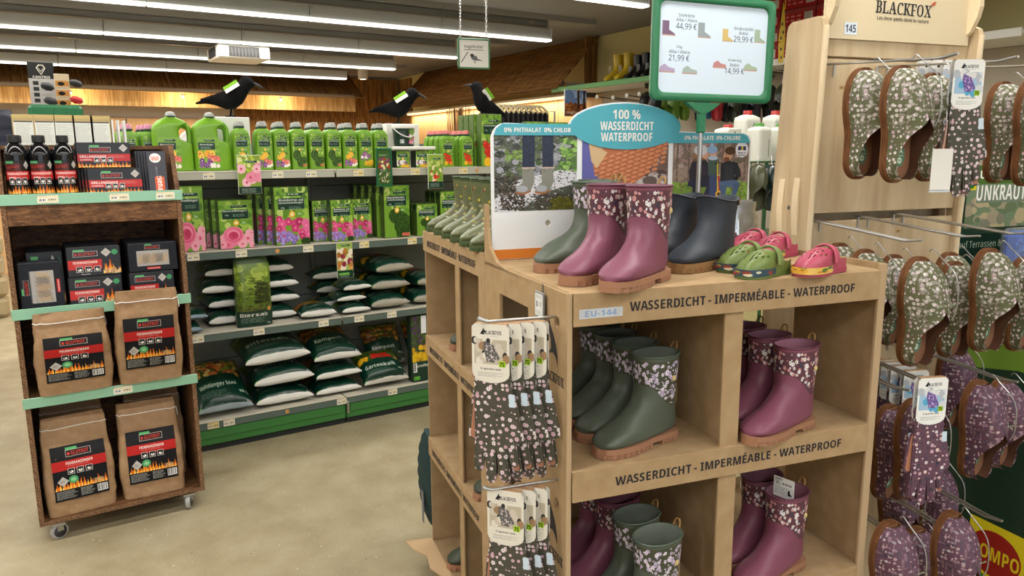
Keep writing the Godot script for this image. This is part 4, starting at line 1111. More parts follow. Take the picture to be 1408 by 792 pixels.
func boot(called: String, label: String, group: String, skin: String, u: float, y: float, w: float, turn: float, extras := true) -> Node3D:
	var kind := "navy" if skin == "navy" else "kid" if skin == "kid_boot" else "tall"
	var d := boot_mesh(kind)
	var o := dthing(called, label, "boot", u, y + 0.0012, w, turn, group)
	part(o, "upper", d.upper, S[skin])
	part(o, "lining", d.lining, S.get(skin + "_in", S.navy if skin == "navy" else mat(rgb(70, 84, 56), 0.7)))
	part(o, "sole", d.sole, S.sole_tan if kind == "tall" else mat(rgb(140, 104, 62), 0.7) if kind == "navy" else mat(rgb(66, 82, 44), 0.6))
	part(o, "rim", d.rim, {"green_boot": mat(rgb(72, 86, 74), 0.4), "plum_boot": mat(rgb(96, 48, 68), 0.4), "navy": mat(rgb(38, 44, 54), 0.5), "kid_boot": mat(rgb(58, 76, 46), 0.4), "garden": mat(rgb(46, 54, 40), 0.5)}[skin])
	if kind == "tall" and extras:
		var b: Vector3 = d.back
		var lp := mb(); lp.tube(smooth([b + Vector3(0.004, -0.012, 0.01), b + Vector3(-0.006, 0.014, 0.006), b + Vector3(-0.006, 0.014, -0.006), b + Vector3(0.004, -0.012, -0.01)], 4), 0.0024, 5); part(o, "pull_loop", lp, mat(rgb(150, 112, 60), 0.7))
		for p in [d.side, d.side2]:
			var n := signf(p.z)
			var bt := mb(); bt.lathe([[0.0065, 0.0], [0.007, 0.0012], [0.0055, 0.0026], [0.0, 0.0022]], 12, p + Vector3(0, 0, 0.0004 * n), Basis(Vector3.RIGHT, PI / 2 * n)); part(o, "button", bt, mat(rgb(206, 182, 128), 0.4))
		var cord := mb(); cord.tube(smooth([b + Vector3(-0.004, 0.006, 0.004), b + Vector3(-0.02, -0.03, 0.012), b + Vector3(-0.03, -0.12, 0.01), b + Vector3(-0.022, -0.17, 0.016)], 4), 0.0013, 4); part(o, "string", cord, mat(rgb(170, 140, 88), 0.8))
	if kind == "navy":
		for p in [d.patch, d.patch2]:
			var n: Vector3 = (Vector3(p.x - d.axis, 0, p.z * 1.3)).normalized()
			var pm := mb(); pm.box(p + n * 0.0006, Vector3(0.036, 0.015, 0.002), 0.0006, Basis(Vector3.UP.cross(n), Vector3.UP, n)); part(o, "leather_patch", pm, mat(rgb(150, 118, 84), 0.7))
	return o
func boot_px(called: String, label: String, group: String, skin: String, tx_: float, ty_: float, y: float, du: float, dw_: float, extras := true) -> Node3D:
	# set down by the pixel of its toe and the way it points in the display's frame
	var t := at_y(tx_, ty_, y)
	var v := Vector2(du, dw_).normalized()
	var l := 0.128 if skin != "kid_boot" else 0.097
	return boot(called, label, group, skin, t.x - v.x * l, y, t.z - v.y * l, atan2(v.y, v.x), extras)

# ---------- gloves ----------
func glove_outline() -> PackedVector2Array:
	var add := func(p: PackedVector2Array, a: Vector2, b: Vector2, ra: float, rb: float) -> PackedVector2Array:
		var d := (b - a).normalized(); var n := d.orthogonal()
		var c := PackedVector2Array()
		for k in 7:
			var t := PI * k / 6 - PI / 2
			c.append(b + (d * cos(t) - n * sin(t)) * rb)
		for k in 7:
			var t := PI * k / 6 - PI / 2
			c.append(a + (-d * cos(t) + n * sin(t)) * ra)
		if p.is_empty(): return c
		var m := Geometry2D.merge_polygons(p, c)
		return m[0]
	var p := PackedVector2Array()
	p = add.call(p, Vector2(0, -0.005), Vector2(0, -0.12), 0.034, 0.04)
	p = add.call(p, Vector2(-0.028, -0.12), Vector2(-0.036, -0.19), 0.0115, 0.0095)
	p = add.call(p, Vector2(-0.01, -0.12), Vector2(-0.013, -0.212), 0.0115, 0.0095)
	p = add.call(p, Vector2(0.01, -0.12), Vector2(0.012, -0.205), 0.0115, 0.0095)
	p = add.call(p, Vector2(0.028, -0.12), Vector2(0.034, -0.178), 0.0105, 0.0085)
	p = add.call(p, Vector2(0.028, -0.06), Vector2(0.044, -0.13), 0.016, 0.0115)
	return p
var glove_cache := {}
func gloves(label: String, group: String, at: Vector3, turn: float, cloth: String, card: int, with_card := true) -> Node3D:
	# a pair on its card; at is the hook. The card hides the cuffs
	var o := thing("glove_pair", label, "gloves", at, turn, group)
	if glove_cache.is_empty():
		var ol := glove_outline()
		var small := ol
		var ins := Geometry2D.offset_polygon(ol, -0.004)
		if ins.size() > 0: small = ins[0]
		for k in 2:
			var st := mb()
			st.prism(ol, -0.0015, 0.0015, Basis.IDENTITY, Vector3.ZERO); st.prism(small, 0.0015, 0.003, Basis.IDENTITY, Vector3.ZERO, true, false)
			glove_cache[k] = st.mesh(); 
			var pm := mb(); pm.prism(small, -0.003, -0.0015, Basis.IDENTITY, Vector3.ZERO, false, true); glove_cache[k + 2] = pm.mesh()
		var cf := mb()
		var rows := []
		for i in 4:
			var r := PackedVector3Array()
			for j in 16:
				var a := TAU * j / 16
				r.append(Vector3(cos(a) * [0.034, 0.036, 0.033, 0.0345][i], [0.012, 0.004, -0.014, -0.03][i], sin(a) * 0.003))
			rows.append(r)
		cf.grid(rows, true); glove_cache.cuff = cf.mesh()
		var cd := mb()
		var cp := PackedVector2Array([Vector2(-0.036, 0), Vector2(-0.036, -0.085)])
		for k in 9: cp.append(Vector2(-0.036 * cos(PI * k / 8), -0.085 - 0.018 * sin(PI * k / 8)))
		cp.append(Vector2(0.036, -0.085)); cp.append(Vector2(0.036, 0)); cp.append(Vector2(0.03, 0.006)); cp.append(Vector2(-0.03, 0.006))
		glove_cache.outline = cp
	for s in [-1, 1]:
		var g := part(o, "glove", glove_cache[0], S[cloth]); g.position = Vector3(0, -0.075, 0.0032 * s); g.rotation = Vector3(0.0, PI if s < 0 else 0.0, 0.05 * s)
		part(g, "palm", glove_cache[2], mat(rgb(172, 116, 90), 0.8)); part(g, "cuff", glove_cache.cuff, mat(rgb(94, 100, 92), 0.85) if cloth == "dark_cloth" else mat(rgb(110, 78, 92), 0.85))
		part(g, "brand_tab", faced("blank_tag", 0.012, 0.024, Vector3(0.037, -0.06, 0.0032)), mat(rgb(196, 212, 226), 0.6))
	if with_card:
		for s in [-1, 1]:
			var c := mb(); c.prism(glove_cache.outline, 0.0, 0.0008, Basis(Vector3.UP, 0.0 if s > 0 else PI), Vector3(0, 0, 0.0066 * s), true, true, A.uv("glove_card_%d" % card)); part(o, "header_card", c, paper)
		part(o, "card_fold", boxm(Vector3(0, 0.006, 0), Vector3(0.06, 0.0008, 0.0132)), mat(rgb(168, 132, 96), 0.8))
	return o

# ---------- the cardboard boot display ----------
const DY := [0.11, 0.5, 0.885, 1.27]
func build_display():
	var ink := mat(rgb(34, 32, 34), 0.8); var c: Material = S.card; var ed: Material = S.card_edge
	var o := dthing("boot_display", "large corrugated cardboard pallet display with boot compartments and printed lips", "display", 0, 0, 0)
	var dbox := func(called: String, u0: float, u1: float, y0: float, y1: float, w0: float, w1: float, m: Material, parent: Node3D = null) -> MeshInstance3D:
		return part(o if parent == null else parent, called, boxm(Vector3((u0 + u1) / 2, (y0 + y1) / 2, -(w0 + w1) / 2), Vector3(u1 - u0, y1 - y0, w1 - w0), 0.0008), m)
	# front unit: two columns of compartments open to the front
	var round_x := Basis(Vector3.BACK, PI / 2)
	pierced(o, "side_panel", Vector3(-0.004, 0.634, -0.273), Vector3(0.008, 1.268, 0.534), [[Vector3(0, 1.15, -0.32), Vector3(0.1, 0.1, 0.2)], [Vector3(0, 0.76, -0.32), Vector3(0.1, 0.12, 0.1)], [Vector3(0, 1.2, -0.055), 0.013, round_x], [Vector3(0, 0.79, -0.055), 0.013, round_x], [Vector3(0, 0.35, -0.055), 0.013, round_x]], c)
	for q in [["side_panel", 0.826, 0.834, 0.0, 1.285, 0.006, 0.3]]: dbox.call(q[0], q[1], q[2], q[3], q[4], q[5], q[6], c)
	dbox.call("front_post", -0.008, 0.003, 0.0, 1.27, 0.0, 0.006, ed)
	dbox.call("front_post", 0.812, 0.834, 0.0, 1.285, -0.002, 0.006, ed)
	dbox.call("divider", 0.398, 0.405, 0.1, 1.262, 0.01, 0.5, c); dbox.call("divider_post", 0.378, 0.427, 0.1, 1.262, 0.003, 0.01, c)
	dbox.call("back_panel", 0.0, 0.4, 0.1, 1.262, 0.5, 0.506, c)
	dbox.call("base_tray", -0.01, 0.834, 0.002, 0.1, 0.0, 1.26, c)
	var words := "WASSERDICHT - IMPERMÉABLE - WATERPROOF"
	for k in 4:
		var y: float = DY[k]
		var sh: MeshInstance3D = dbox.call("shelf", 0.001, 0.825, y - 0.007, y, 0.0, 0.5 if k < 3 else 0.54, c)
		dbox.call("lip", 0.004, 0.811, y - 0.07, y, -0.006, 0.0, c, sh)
		dbox.call("rear_rim", 0.41, 0.825, y, y + 0.035, 0.494, 0.5, c, sh) if k < 3 else null
		if k > 0: lettering(sh, "printed_words", words, Vector3(0.432 if k == 3 else 0.415, y - 0.033, 0.0066), 0.0, 0.026, 0.6 if k == 3 else 0.62, ink)
	var wn := part(o, "worn_sticker", faced("worn_number", 0.1, 0.02, Vector3(0.065, 1.226, 0.0066)), paper)
	# rear unit: compartments open to the left side
	dbox.call("end_panel", 0.0, 0.45, 0.1, 1.276, 1.244, 1.25, c); dbox.call("end_panel", 0.0, 0.45, 0.1, 1.276, 0.546, 0.552, c)
	dbox.call("rear_back_panel", 0.44, 0.446, 0.1, 1.276, 0.556, 1.24, c)
	dbox.call("rear_post", -0.002, 0.004, 0.1, 1.276, 0.812, 0.856, c); dbox.call("rear_divider", 0.005, 0.438, 0.1, 1.276, 0.832, 0.838, c)
	dbox.call("side_flange", -0.0076, -0.003, 0.1, 1.276, 0.545, 0.6, c)
	var ys := [0.1, 0.515, 0.905, 1.285]
	for k in 4:
		var y: float = ys[k]
		var sh: MeshInstance3D = dbox.call("rear_shelf", 0.0, 0.8 if k == 3 else 0.438, y - 0.007, y, 0.554, 1.25, c)
		dbox.call("rear_lip", -0.006, 0.0, y - 0.07, y, 0.554, 1.25, c, sh) if k > 0 else null
		if k > 0: lettering(sh, "printed_words", "WASSERDICHT · IMPERMÉABLE · WATERPROOF", Vector3(-0.0066, y - 0.036, -0.91), -PI / 2, 0.028, 0.56, ink)
	# curved shoulder of the side panel, hand holes, punched window, fox mark
	var sp := PackedVector2Array([Vector2(0.2, 1.262), Vector2(0.34, 1.264), Vector2(0.44, 1.275), Vector2(0.5, 1.31), Vector2(0.515, 1.36), Vector2(0.518, 1.42), Vector2(0.54, 1.42), Vector2(0.54, 1.26)])
	var sb := mb(); sb.prism(sp, 0.0, 0.008, Basis(Vector3(0, 0, -1), Vector3(0, 1, 0), Vector3(1, 0, 0)), Vector3(-0.008, 0, 0)); part(o, "shoulder", sb, c)
	for y in [1.2, 0.79, 0.35]:
		var fox := mb(); var fp := PackedVector2Array([Vector2(-0.014, 0.0), Vector2(-0.004, -0.018), Vector2(0.012, -0.036), Vector2(0.026, -0.056), Vector2(0.034, -0.078), Vector2(0.036, -0.098), Vector2(0.024, -0.082), Vector2(0.01, -0.076), Vector2(-0.012, -0.082), Vector2(0.0, -0.068), Vector2(-0.002, -0.05), Vector2(-0.012, -0.03)])
		fox.prism(fp, 0.0, 0.0006, Basis(Vector3(0, 0, 1), Vector3(0, 1, 0), Vector3(-1, 0, 0)), Vector3(-0.008, y + 0.005, -0.085)); part(o, "fox_mark", fox, ink)
		lettering(o, "maker_name", "BLACKFOX", Vector3(-0.0085, y - 0.125, -0.075), -PI / 2, 0.021, 0.115, ink, "serif bold")
	# torn flap of the base at the far left corner
	var fl := mb(); fl.prism(PackedVector2Array([Vector2(0.0, 1.26), Vector2(-0.1, 1.27), Vector2(-0.085, 1.2), Vector2(-0.05, 1.14), Vector2(-0.06, 1.05), Vector2(-0.03, 0.98), Vector2(-0.05, 0.9), Vector2(-0.02, 0.82), Vector2(0.0, 0.8)]), 0.0, 0.004, LYING * Basis.from_scale(Vector3(1, 1, 1)), Vector3(0, 0.097, 0)); part(o, "torn_flap", fl, mat(rgb(190, 160, 122), 0.9))
	# rods that carry the gloves
	for q in [[1.2, 0.065], [0.838, 0.05]]:
		var rod := mb(); rod.tube([Vector3(0.0, q[0] + 0.01, -q[1]), Vector3(-0.165, q[0] + 0.012, -q[1])], 0.003, 6); rod.tube([Vector3(-0.16, q[0] + 0.012, -q[1]), Vector3(-0.18, q[0] + 0.02, -q[1])], 0.0045, 8); part(o, "rod", rod, S.steel)
	var lw := mb(); lw.tube([Vector3(-0.01, 1.27, -0.13), Vector3(-0.012, 1.16, -0.13)], 0.002, 5); part(o, "label_wire", lw, S.steel)
	part(o, "label_holder", boxm(Vector3(-0.016, 1.222, -0.13), Vector3(0.004, 0.062, 0.052), 0.003), mat(rgb(120, 122, 122), 0.4)); part(o, "hook_label", faced("hook_label", 0.044, 0.05, Vector3(-0.0184, 1.224, -0.13), Basis(Vector3.UP, -PI / 2)), paper)
	# gloves: two bunches on the rods
	for b in 2:
		var q: Array = [[1.2, 0.065, 4], [0.838, 0.05, 3]][b]
		for k in q[2]:
			var uu: float = -0.15 + (0.024 if b == 1 else 0.0) + k * 0.0275
			gloves("%s glove pair with flower print and card, %s bunch on the cardboard side" % [["foremost", "second", "third", "fourth", "fifth", "innermost"][k if k < q[2] - 1 else 5], ["upper", "lower"][b]], "glove pairs on the cardboard display", dw(uu, q[0], q[1]), -TURN + deg_to_rad(-40), "dark_cloth", 0).scale = Vector3.ONE * 1.15
	# boots on the top board
	var gt := "boots on top of the display"
	boot_px("ankle_boot", "plum ankle boot with flower printed collar, foremost on the display top", gt, "plum_boot", 838, 403, DY[3], -0.82, -0.57)
	boot_px("ankle_boot", "plum ankle boot with flower printed collar, beside its foremost mate", gt, "plum_boot", 781, 394, DY[3], -0.82, -0.57)
	boot("ankle_boot", "olive green ankle boot with flower collar, in front of the header card", gt, "green_boot", 0.165, DY[3], 0.316, PI + 0.3)
	boot("ankle_boot", "olive green ankle boot behind the two plum boots", gt, "green_boot", 0.236, DY[3], 0.432, PI + 0.22)
	boot_px("chelsea_boot", "dark navy pull-on boot with leather patch on the display top", gt, "navy", 930, 376, DY[3], -0.9, -0.43)
	boot_px("chelsea_boot", "dark navy pull-on boot behind its mate with the patch", gt, "navy", 884, 366, DY[3], -0.9, -0.43)
	# compartments
	var gc := "boots in the compartments"
	var y2: float = DY[2]; var y1: float = DY[1]
	for q in [[820, 627, y2, ["green_boot", "green_boot", "green_boot", "green_boot"], "upper left"], [1024, 609, y2, ["plum_boot", "plum_boot", "plum_boot"], "upper right"], [820, 892, y1, ["green_boot", "green_boot", "plum_boot", "plum_boot"], "middle left"], [1014, 812, y1, ["plum_boot", "plum_boot"], "middle right"]]:
		var t := at_y(q[0], q[1], q[2])
		for k in q[3].size():
			var v := Vector2(-0.95, -0.31).normalized()
			var b := boot("ankle_boot", "%s flowered ankle boot, %s in the %s compartment" % ["green" if q[3][k] == "green_boot" else "plum", ["front one", "second", "third", "deepest"][k], q[4]], gc, q[3][k], t.x - v.x * 0.128 + 0.004 * k, q[2], t.z - v.y * 0.128 + 0.103 * k - 0.012, atan2(v.y, v.x))
			if q[4] == "middle right" and k == 0: tag_card(b)
	for q in [[1.0, 0.905, 0.12], [0.68, 0.905, 0.1], [0.69, 0.515, 0.1], [1.02, 0.515, 0.2], [1.03, 0.1, 0.1], [0.7, 0.1, 0.1]]:
		boot("garden_boot", "dark green boot, %s level of the side compartments, %s column" % [{0.905: "upper", 0.515: "middle", 0.1: "lowest"}[q[1]], "far" if q[0] > 0.85 else "near"], "dark green boots at the display side", "garden", q[2] + 0.03, q[1], q[0], PI, false)
	# child boots in a row on the rear unit
	for k in 6: boot("child_boot", "olive child's boot with scattered print in a row on the display's rear", "child boots in a row", "kid_boot", 0.1 - 0.004 * k, 1.285, 1.19 - 0.115 * k, PI - 0.1)
	# child clogs
	for q in [["green", 993, 375, "green child's clog with printed band behind its mate", 0.0], ["green", 1019, 384, "green child's clog with tractor band at the front edge", 0.0], ["pink", 1028, 350, "rose child's clog in front of the foil bag", 0.0], ["pink", 1062, 356, "rose child's clog between the foil bag and the front one", 0.0], ["pink", 1099, 381, "rose child's clog with yellow animal band at the front edge", 0.0]]:
		var p := at_y(q[1], q[2], DY[3])
		var v := Vector2(-0.96, -0.28)
		child_clog(q[3], q[0], minf(p.x - v.x * 0.084, 0.735), DY[3], p.z - v.y * 0.084, atan2(v.y, v.x))
	header_card()
	price_sign()
	quilted_vest()
	var fb := at_w(1050, 300, 0.47)
	var foil := dthing("foil_bag", "crumpled silver foil bag behind the rose child's clogs", "bag", 0.78, 1.2715, 0.486)
	var fm := mb(); var rows := []
	var nz := FastNoiseLite.new(); nz.seed = 9; nz.frequency = 30.0
	for i in 14:
		var r := PackedVector3Array()
		for j in 28:
			var p := se(TAU * j / 28, 3.5); var t := i / 13.0
			var k := 1.0 + nz.get_noise_3d(p.x, t * 2, p.y) * 0.5
			r.append(Vector3(p.x * 0.042 * k, t * 0.135, p.y * 0.016 * k * (1.0 - 0.6 * t)))
		rows.append(r)
	fm.grid(rows, true, 0, Rect2(0, 0, 1, 1), true, true); part(foil, "foil", fm, mat(rgb(200, 200, 198), 0.22, 0.95)); part(foil, "seal", boxm(Vector3(0, 0.138, 0), Vector3(0.06, 0.008, 0.006), 0.001), S.steel)

func tag_card(b: Node3D):
	var t := part(b, "paper_tag", boxm(Vector3(-0.035, 0.222, 0.0), Vector3(0.001, 0.052, 0.056)), S.white); part(t, "tag_print", faced("boot_tag", 0.056, 0.052, Vector3(-0.0342, 0.222, 0.0), Basis(Vector3.UP, PI / 2)), paper)
	part(t, "tag_print", faced("boot_tag", 0.056, 0.052, Vector3(-0.0358, 0.222, 0.0), Basis(Vector3.UP, -PI / 2)), paper)
func header_card():
	var o := dthing("header_card", "white header card with three photographs and teal waterproof banner", "display card", 0, 0.0006, 0.512)
	var white := mat(rgb(222, 224, 226), 0.45); var teal := mat(rgb(70, 160, 176), 0.45); var orange := mat(rgb(206, 120, 40), 0.5)
	var ol := PackedVector2Array([Vector2(0.004, 1.2715), Vector2(0.815, 1.2715), Vector2(0.815, 1.585)])
	for k in 7: ol.append(Vector2(0.785 + 0.03 * cos(PI / 2 * k / 6), 1.585 + 0.02 * sin(PI / 2 * k / 6)))
	ol.append(Vector2(0.565, 1.61))
	for k in range(3, 14): ol.append(Vector2(0.395 + 0.185 * cos(PI * k / 16), 1.605 + 0.083 * sin(PI * k / 16)))
	ol.append(Vector2(0.222, 1.625))
	for k in 7: ol.append(Vector2(0.044 - 0.04 * sin(PI / 2 * k / 6), 1.585 + 0.045 * cos(PI / 2 * k / 6)))
	var cb := CSGCombiner3D.new(); cb.name = "card_body"
	var pg := CSGPolygon3D.new(); pg.name = "card_outline"; pg.polygon = ol; pg.depth = 0.004; pg.material = white; cb.add_child(pg)
	var ph := CSGCylinder3D.new(); ph.name = "peg_hole"; ph.radius = 0.008; ph.height = 0.1; ph.sides = 20; ph.material = white; ph.operation = CSGShape3D.OPERATION_SUBTRACTION; ph.position = Vector3(0.165, 1.365, 0); ph.rotation.x = PI / 2; cb.add_child(ph)
	o.add_child(cb)
	part(o, "photograph", photo("photo_log", 0.012, 0.25, 1.4, 1.6), board); part(o, "photograph", photo("photo_sole", 0.265, 0.535, 1.4, 1.6), board); part(o, "photograph", photo("photo_family", 0.55, 0.81, 1.4, 1.585), board)
	var bn := mb(); var bp := PackedVector2Array()
	for k in 25: bp.append(Vector2(0.4 + 0.172 * cos(TAU * k / 24.0), 1.622 + 0.062 * sin(TAU * k / 24.0)))
	bn.prism(bp, 0.001, 0.003); bn.prism(PackedVector2Array([Vector2(0.012, 1.598), Vector2(0.26, 1.598), Vector2(0.26, 1.628), Vector2(0.035, 1.628), Vector2(0.018, 1.615)]), 0.001, 0.0028); bn.prism(PackedVector2Array([Vector2(0.53, 1.577), Vector2(0.812, 1.577), Vector2(0.8, 1.598), Vector2(0.785, 1.604), Vector2(0.53, 1.607)]), 0.001, 0.0028)
	part(o, "teal_banner", bn, teal)
	part(o, "orange_strip", boxm(Vector3(0.4095, 1.286, 0.0008), Vector3(0.808, 0.026, 0.001)), orange)
	lettering(o, "banner_words", "100 %", Vector3(0.398, 1.655, 0.0035), 0.0, 0.025, 0.085, S.white); lettering(o, "banner_words", "WASSERDICHT", Vector3(0.4, 1.624, 0.0035), 0.0, 0.023, 0.165, S.white); lettering(o, "banner_words", "WATERPROOF", Vector3(0.4, 1.594, 0.0035), 0.0, 0.023, 0.16, S.white)
	lettering(o, "banner_words", "0% PHTHALAT  0% CHLOR", Vector3(0.135, 1.612, 0.0035), 0.0, 0.012, 0.19, S.white); lettering(o, "banner_words", "0% PHTALATE  0% CHLORE", Vector3(0.68, 1.592, 0.0035), 0.0, 0.012, 0.19, S.white)
func photo(cell: String, x0: float, x1: float, y0: float, y1: float) -> MB:
	var st := mb(); st.quad(Vector3(x0, y0, 0.0006), Vector3(x1, y0, 0.0006), Vector3(x1, y1, 0.0006), Vector3(x0, y1, 0.0006), B.uv(cell)); return st
func price_sign():
	var c := at_w(972, 68, 0.44)
	var o := dthing("price_sign", "price board in a green plastic frame on a chrome pole", "sign", c.x, 0, 0.44)
	o.rotation.z = -0.012
	var green := mat(rgb(38, 112, 74), 0.3)
	var w := 0.385; var h := 0.275
	var rows := []
	for q in [[w, h, 0.02, -0.008], [w + 0.003, h + 0.003, 0.02, 0.0], [w, h, 0.02, 0.008], [w - 0.036, h - 0.036, 0.022, 0.008], [w - 0.042, h - 0.042, 0.02, 0.0]]:
		var r := PackedVector3Array()
		for p in round_rect(q[0], q[1], q[2]): r.append(Vector3(p.x, c.y + p.y, q[3]))
		rows.append(r)
	var f := mb(); f.grid(rows, true, 0); part(o, "frame", f, green)
	var bd := mb(); bd.prism(round_rect(w - 0.03, h - 0.03, 0.022), -0.004, 0.001, Basis.IDENTITY, Vector3(0, c.y, 0), true, true, B.uv("price_board")); part(o, "price_sheet", bd, board)
	var jt := mb(); jt.prism(PackedVector2Array([Vector2(-0.055, -0.004), Vector2(0.055, -0.004), Vector2(0.03, -0.022), Vector2(0.01, -0.032), Vector2(-0.01, -0.032), Vector2(-0.03, -0.022)]), -0.008, 0.01, Basis.IDENTITY, Vector3(-0.03, c.y - h / 2, 0)); jt.box(Vector3(-0.03, c.y - h / 2 - 0.055, 0), Vector3(0.022, 0.06, 0.018), 0.003); part(o, "joint", jt, green)
	var pl := mb(); pl.tube([Vector3(-0.03, c.y - h / 2 - 0.05, 0), Vector3(-0.03, 1.29, 0)], 0.0065, 12); part(o, "pole", pl, S.steel)
	var ft := mb(); ft.lathe([[0.05, 1.2715], [0.05, 1.277], [0.02, 1.284], [0.008, 1.3]], 20, Vector3(-0.03, 0, 0)); part(o, "foot", ft, S.steel)
func quilted_vest():
	var p := at_w(588, 670, 1.33)
	var o := dthing("kneeling_cushion", "dark teal quilted cushion hanging behind the cardboard display", "cushion", p.x + 0.035, p.y, 1.42)
	var rows := []
	for i in 40:
		var t := i / 39.0
		var r := PackedVector3Array()
		for j in 20:
			var q := se(TAU * j / 20, 2.6)
			var fat := 0.042 * (0.82 + 0.18 * absf(sin(t * PI * 7))) * pow(sin(PI * clampf(t, 0.03, 0.97)), 0.35)
			r.append(Vector3(q.x * fat, (0.5 - t) * 0.37, q.y * 0.12 * pow(sin(PI * clampf(t, 0.03, 0.97)), 0.3)))
		rows.append(r)
	var st := mb(); st.grid(rows, true, 0, Rect2(0, 0, 1, 1), true, true); part(o, "quilted_cover", st, mat(rgb(18, 50, 52), 0.75))
	var lp := mb(); lp.tube(smooth([Vector3(0, 0.2, 0.02), Vector3(0.01, 0.42, 0.0), Vector3(0.02, 0.6, -0.01)], 4), 0.003, 5); part(o, "cord", lp, mat(rgb(180, 170, 140), 0.8))
	part(o, "care_label", boxm(Vector3(-0.045, -0.1, 0.04), Vector3(0.002, 0.13, 0.03)), mat(rgb(120, 122, 126), 0.6))
func child_clog(label: String, col: String, u: float, y: float, w: float, turn: float):
	var o := dthing("child_clog", label, "clog", u, y + 0.001, w, turn, "child clogs on the display top")
	var c := rgb(104, 122, 60) if col == "green" else rgb(172, 70, 92)
	o.scale = Vector3.ONE * 1.05
	clog_shape(o, mat(c, 0.4), mat(c, 0.5), mat(c, 0.5), 0.6, true)
	var band := [PackedVector3Array(), PackedVector3Array()]
	for j in 25:
		var a := -1.0 + 2.0 * j / 24
		var t := 1.0 - 0.5 * pow(absf(a), 1.6)
		for i in 2: band[i].append(Vector3((t - 0.5) * 0.27 * 0.6 + (0.0045 if absf(a) < 0.5 else 0.0), 0.021 - 0.015 * i, signf(-a) * (clog_half(t) + 0.0075) * 0.6 * (1.0 if absf(a) > 0.02 else 0.0)))
	var b := mb(); b.grid(band, false, 0, A.uv("clog_band_blue" if col == "green" else "clog_band_yellow")); part(o, "printed_band", b, film)
	var strap := []
	for i in 2:
		var r := PackedVector3Array()
		for j in 13:
			var a := PI * j / 12
			r.append(Vector3(-0.004 - 0.014 * i - 0.01 * sin(a), 0.026 + 0.037 * sin(a), 0.0345 * cos(a)))
		strap.append(r)
	var st := mb(); st.grid(strap, false, 0); st.tube(smooth([Vector3(-0.004, 0.026, 0.0345), Vector3(-0.011, 0.052, 0.024), Vector3(-0.014, 0.063, 0), Vector3(-0.011, 0.052, -0.024), Vector3(-0.004, 0.026, -0.0345)], 4), 0.003, 6); part(o, "heel_strap", st, mat(c, 0.45))

# ---------- clogs ----------
# local: toe along +x, y up, length 0.27 * k, middle at the origin
func clog_half(t: float) -> float:      # half width along t, 0 heel to 1 toe
	if t < 0.16: return 0.037 * sqrt(maxf(0.0, 1.0 - pow((0.16 - t) / 0.16, 2.0)))
	if t < 0.36: return lerpf(0.037, 0.036, (t - 0.16) / 0.2)
	if t < 0.68: return lerpf(0.036, 0.051, smoothstep(0.36, 0.68, t))
	return 0.051 * sqrt(maxf(0.0, 1.0 - pow((t - 0.68) / 0.325, 2.6)))
func clog_crown(t: float) -> float:     # height of the upper over the sole
	return 0.078 * pow(maxf(0.0, 1.0 - pow(maxf(0.0, (t - 0.42) / 0.585), 2.6)), 0.62) if t > 0.42 else 0.078
func clog_height(t: float, z: float, k: float) -> float:
	var hw := clog_half(t) + 0.003
	return (0.022 + clog_crown(t) * pow(maxf(0.0, 1.0 - pow(absf(z) / hw, 2.4)), 0.55)) * k
var clog_cache := {}
func clog_mesh(k: float) -> Dictionary:
	if clog_cache.has(k): return clog_cache[k]
	var d := {}
	var ol := PackedVector2Array(); var n := 30
	var up := PackedVector2Array()
	for i in n + 1:
		var t := 0.5 - 0.5 * cos(PI * i / n)
		up.append(Vector2((t - 0.5) * 0.27, maxf(clog_half(t), 0.0008)))
	ol = up.duplicate()
	for i in range(n, -1, -1): ol.append(Vector2(up[i].x, -up[i].y))
	var grown := Geometry2D.offset_polygon(ol, 0.0045)[0]
	var sc := Basis.from_scale(Vector3.ONE * k) * LYING
	var so := mb(); so.prism(grown, 0.0, 0.02, sc)
	for i in 3: so.prism(Geometry2D.offset_polygon(ol, 0.0058)[0], 0.003 + i * 0.0055, 0.006 + i * 0.0055, sc)
	d.sole = so.mesh()
	var ins := mb(); ins.prism(Geometry2D.offset_polygon(ol, -0.002)[0], 0.02, 0.0235, sc); d.insole = ins.mesh()
	# upper: two halves that part over the opening
	for lay in 2:
		var st := mb()
		if k < 0.7:      # vent holes of the child sizes
			for q in [1903, 1906, 1909, 2204, 2207, 2210, 2506, 2509, 2708]: st.skip[q] = true; st.skip[q + 100] = true
		for s in [-1.0, 1.0]:
			var rows := []
			for i in 33:
				var t := 0.012 + 0.976 * i / 32.0
				var open := 0.0 if t > 0.56 else lerpf(0.0, 0.86, pow(smoothstep(0.56, 0.3, t), 0.7))
				var wall := clog_crown(t) if t > 0.5 else lerpf(0.03, clog_crown(t), pow(smoothstep(0.16, 0.52, t), 1.4))
				var hw := clog_half(t) + 0.003 - lay * 0.003
				var r := PackedVector3Array()
				for j in 13:
					var f := lerpf(1.0, open, j / 12.0)
					var y: float
					if t > 0.56: y = wall * pow(maxf(0.0, 1.0 - pow(f, 2.4)), 0.55)
					else:
						var full := clog_crown(t) * pow(maxf(0.0, 1.0 - pow(f, 2.4)), 0.55)
						y = minf(full, lerpf(wall, full, smoothstep(0.36, 0.56, t))) if t > 0.36 else wall * (j / 12.0)
						if t <= 0.36: f = lerpf(1.0, 0.97, j / 12.0)
						else: f = lerpf(lerpf(1.0, 0.97, j / 12.0), f, smoothstep(0.36, 0.5, t))
					r.append(Vector3((t - 0.5) * 0.27, 0.02 + y - lay * 0.0022, s * f * hw) * k)
				rows.append(r)
			st.grid(rows, false, int(s) * (1 if lay == 0 else -1))
		d["upper" if lay == 0 else "lining"] = st.mesh()
	clog_cache[k] = d
	return d
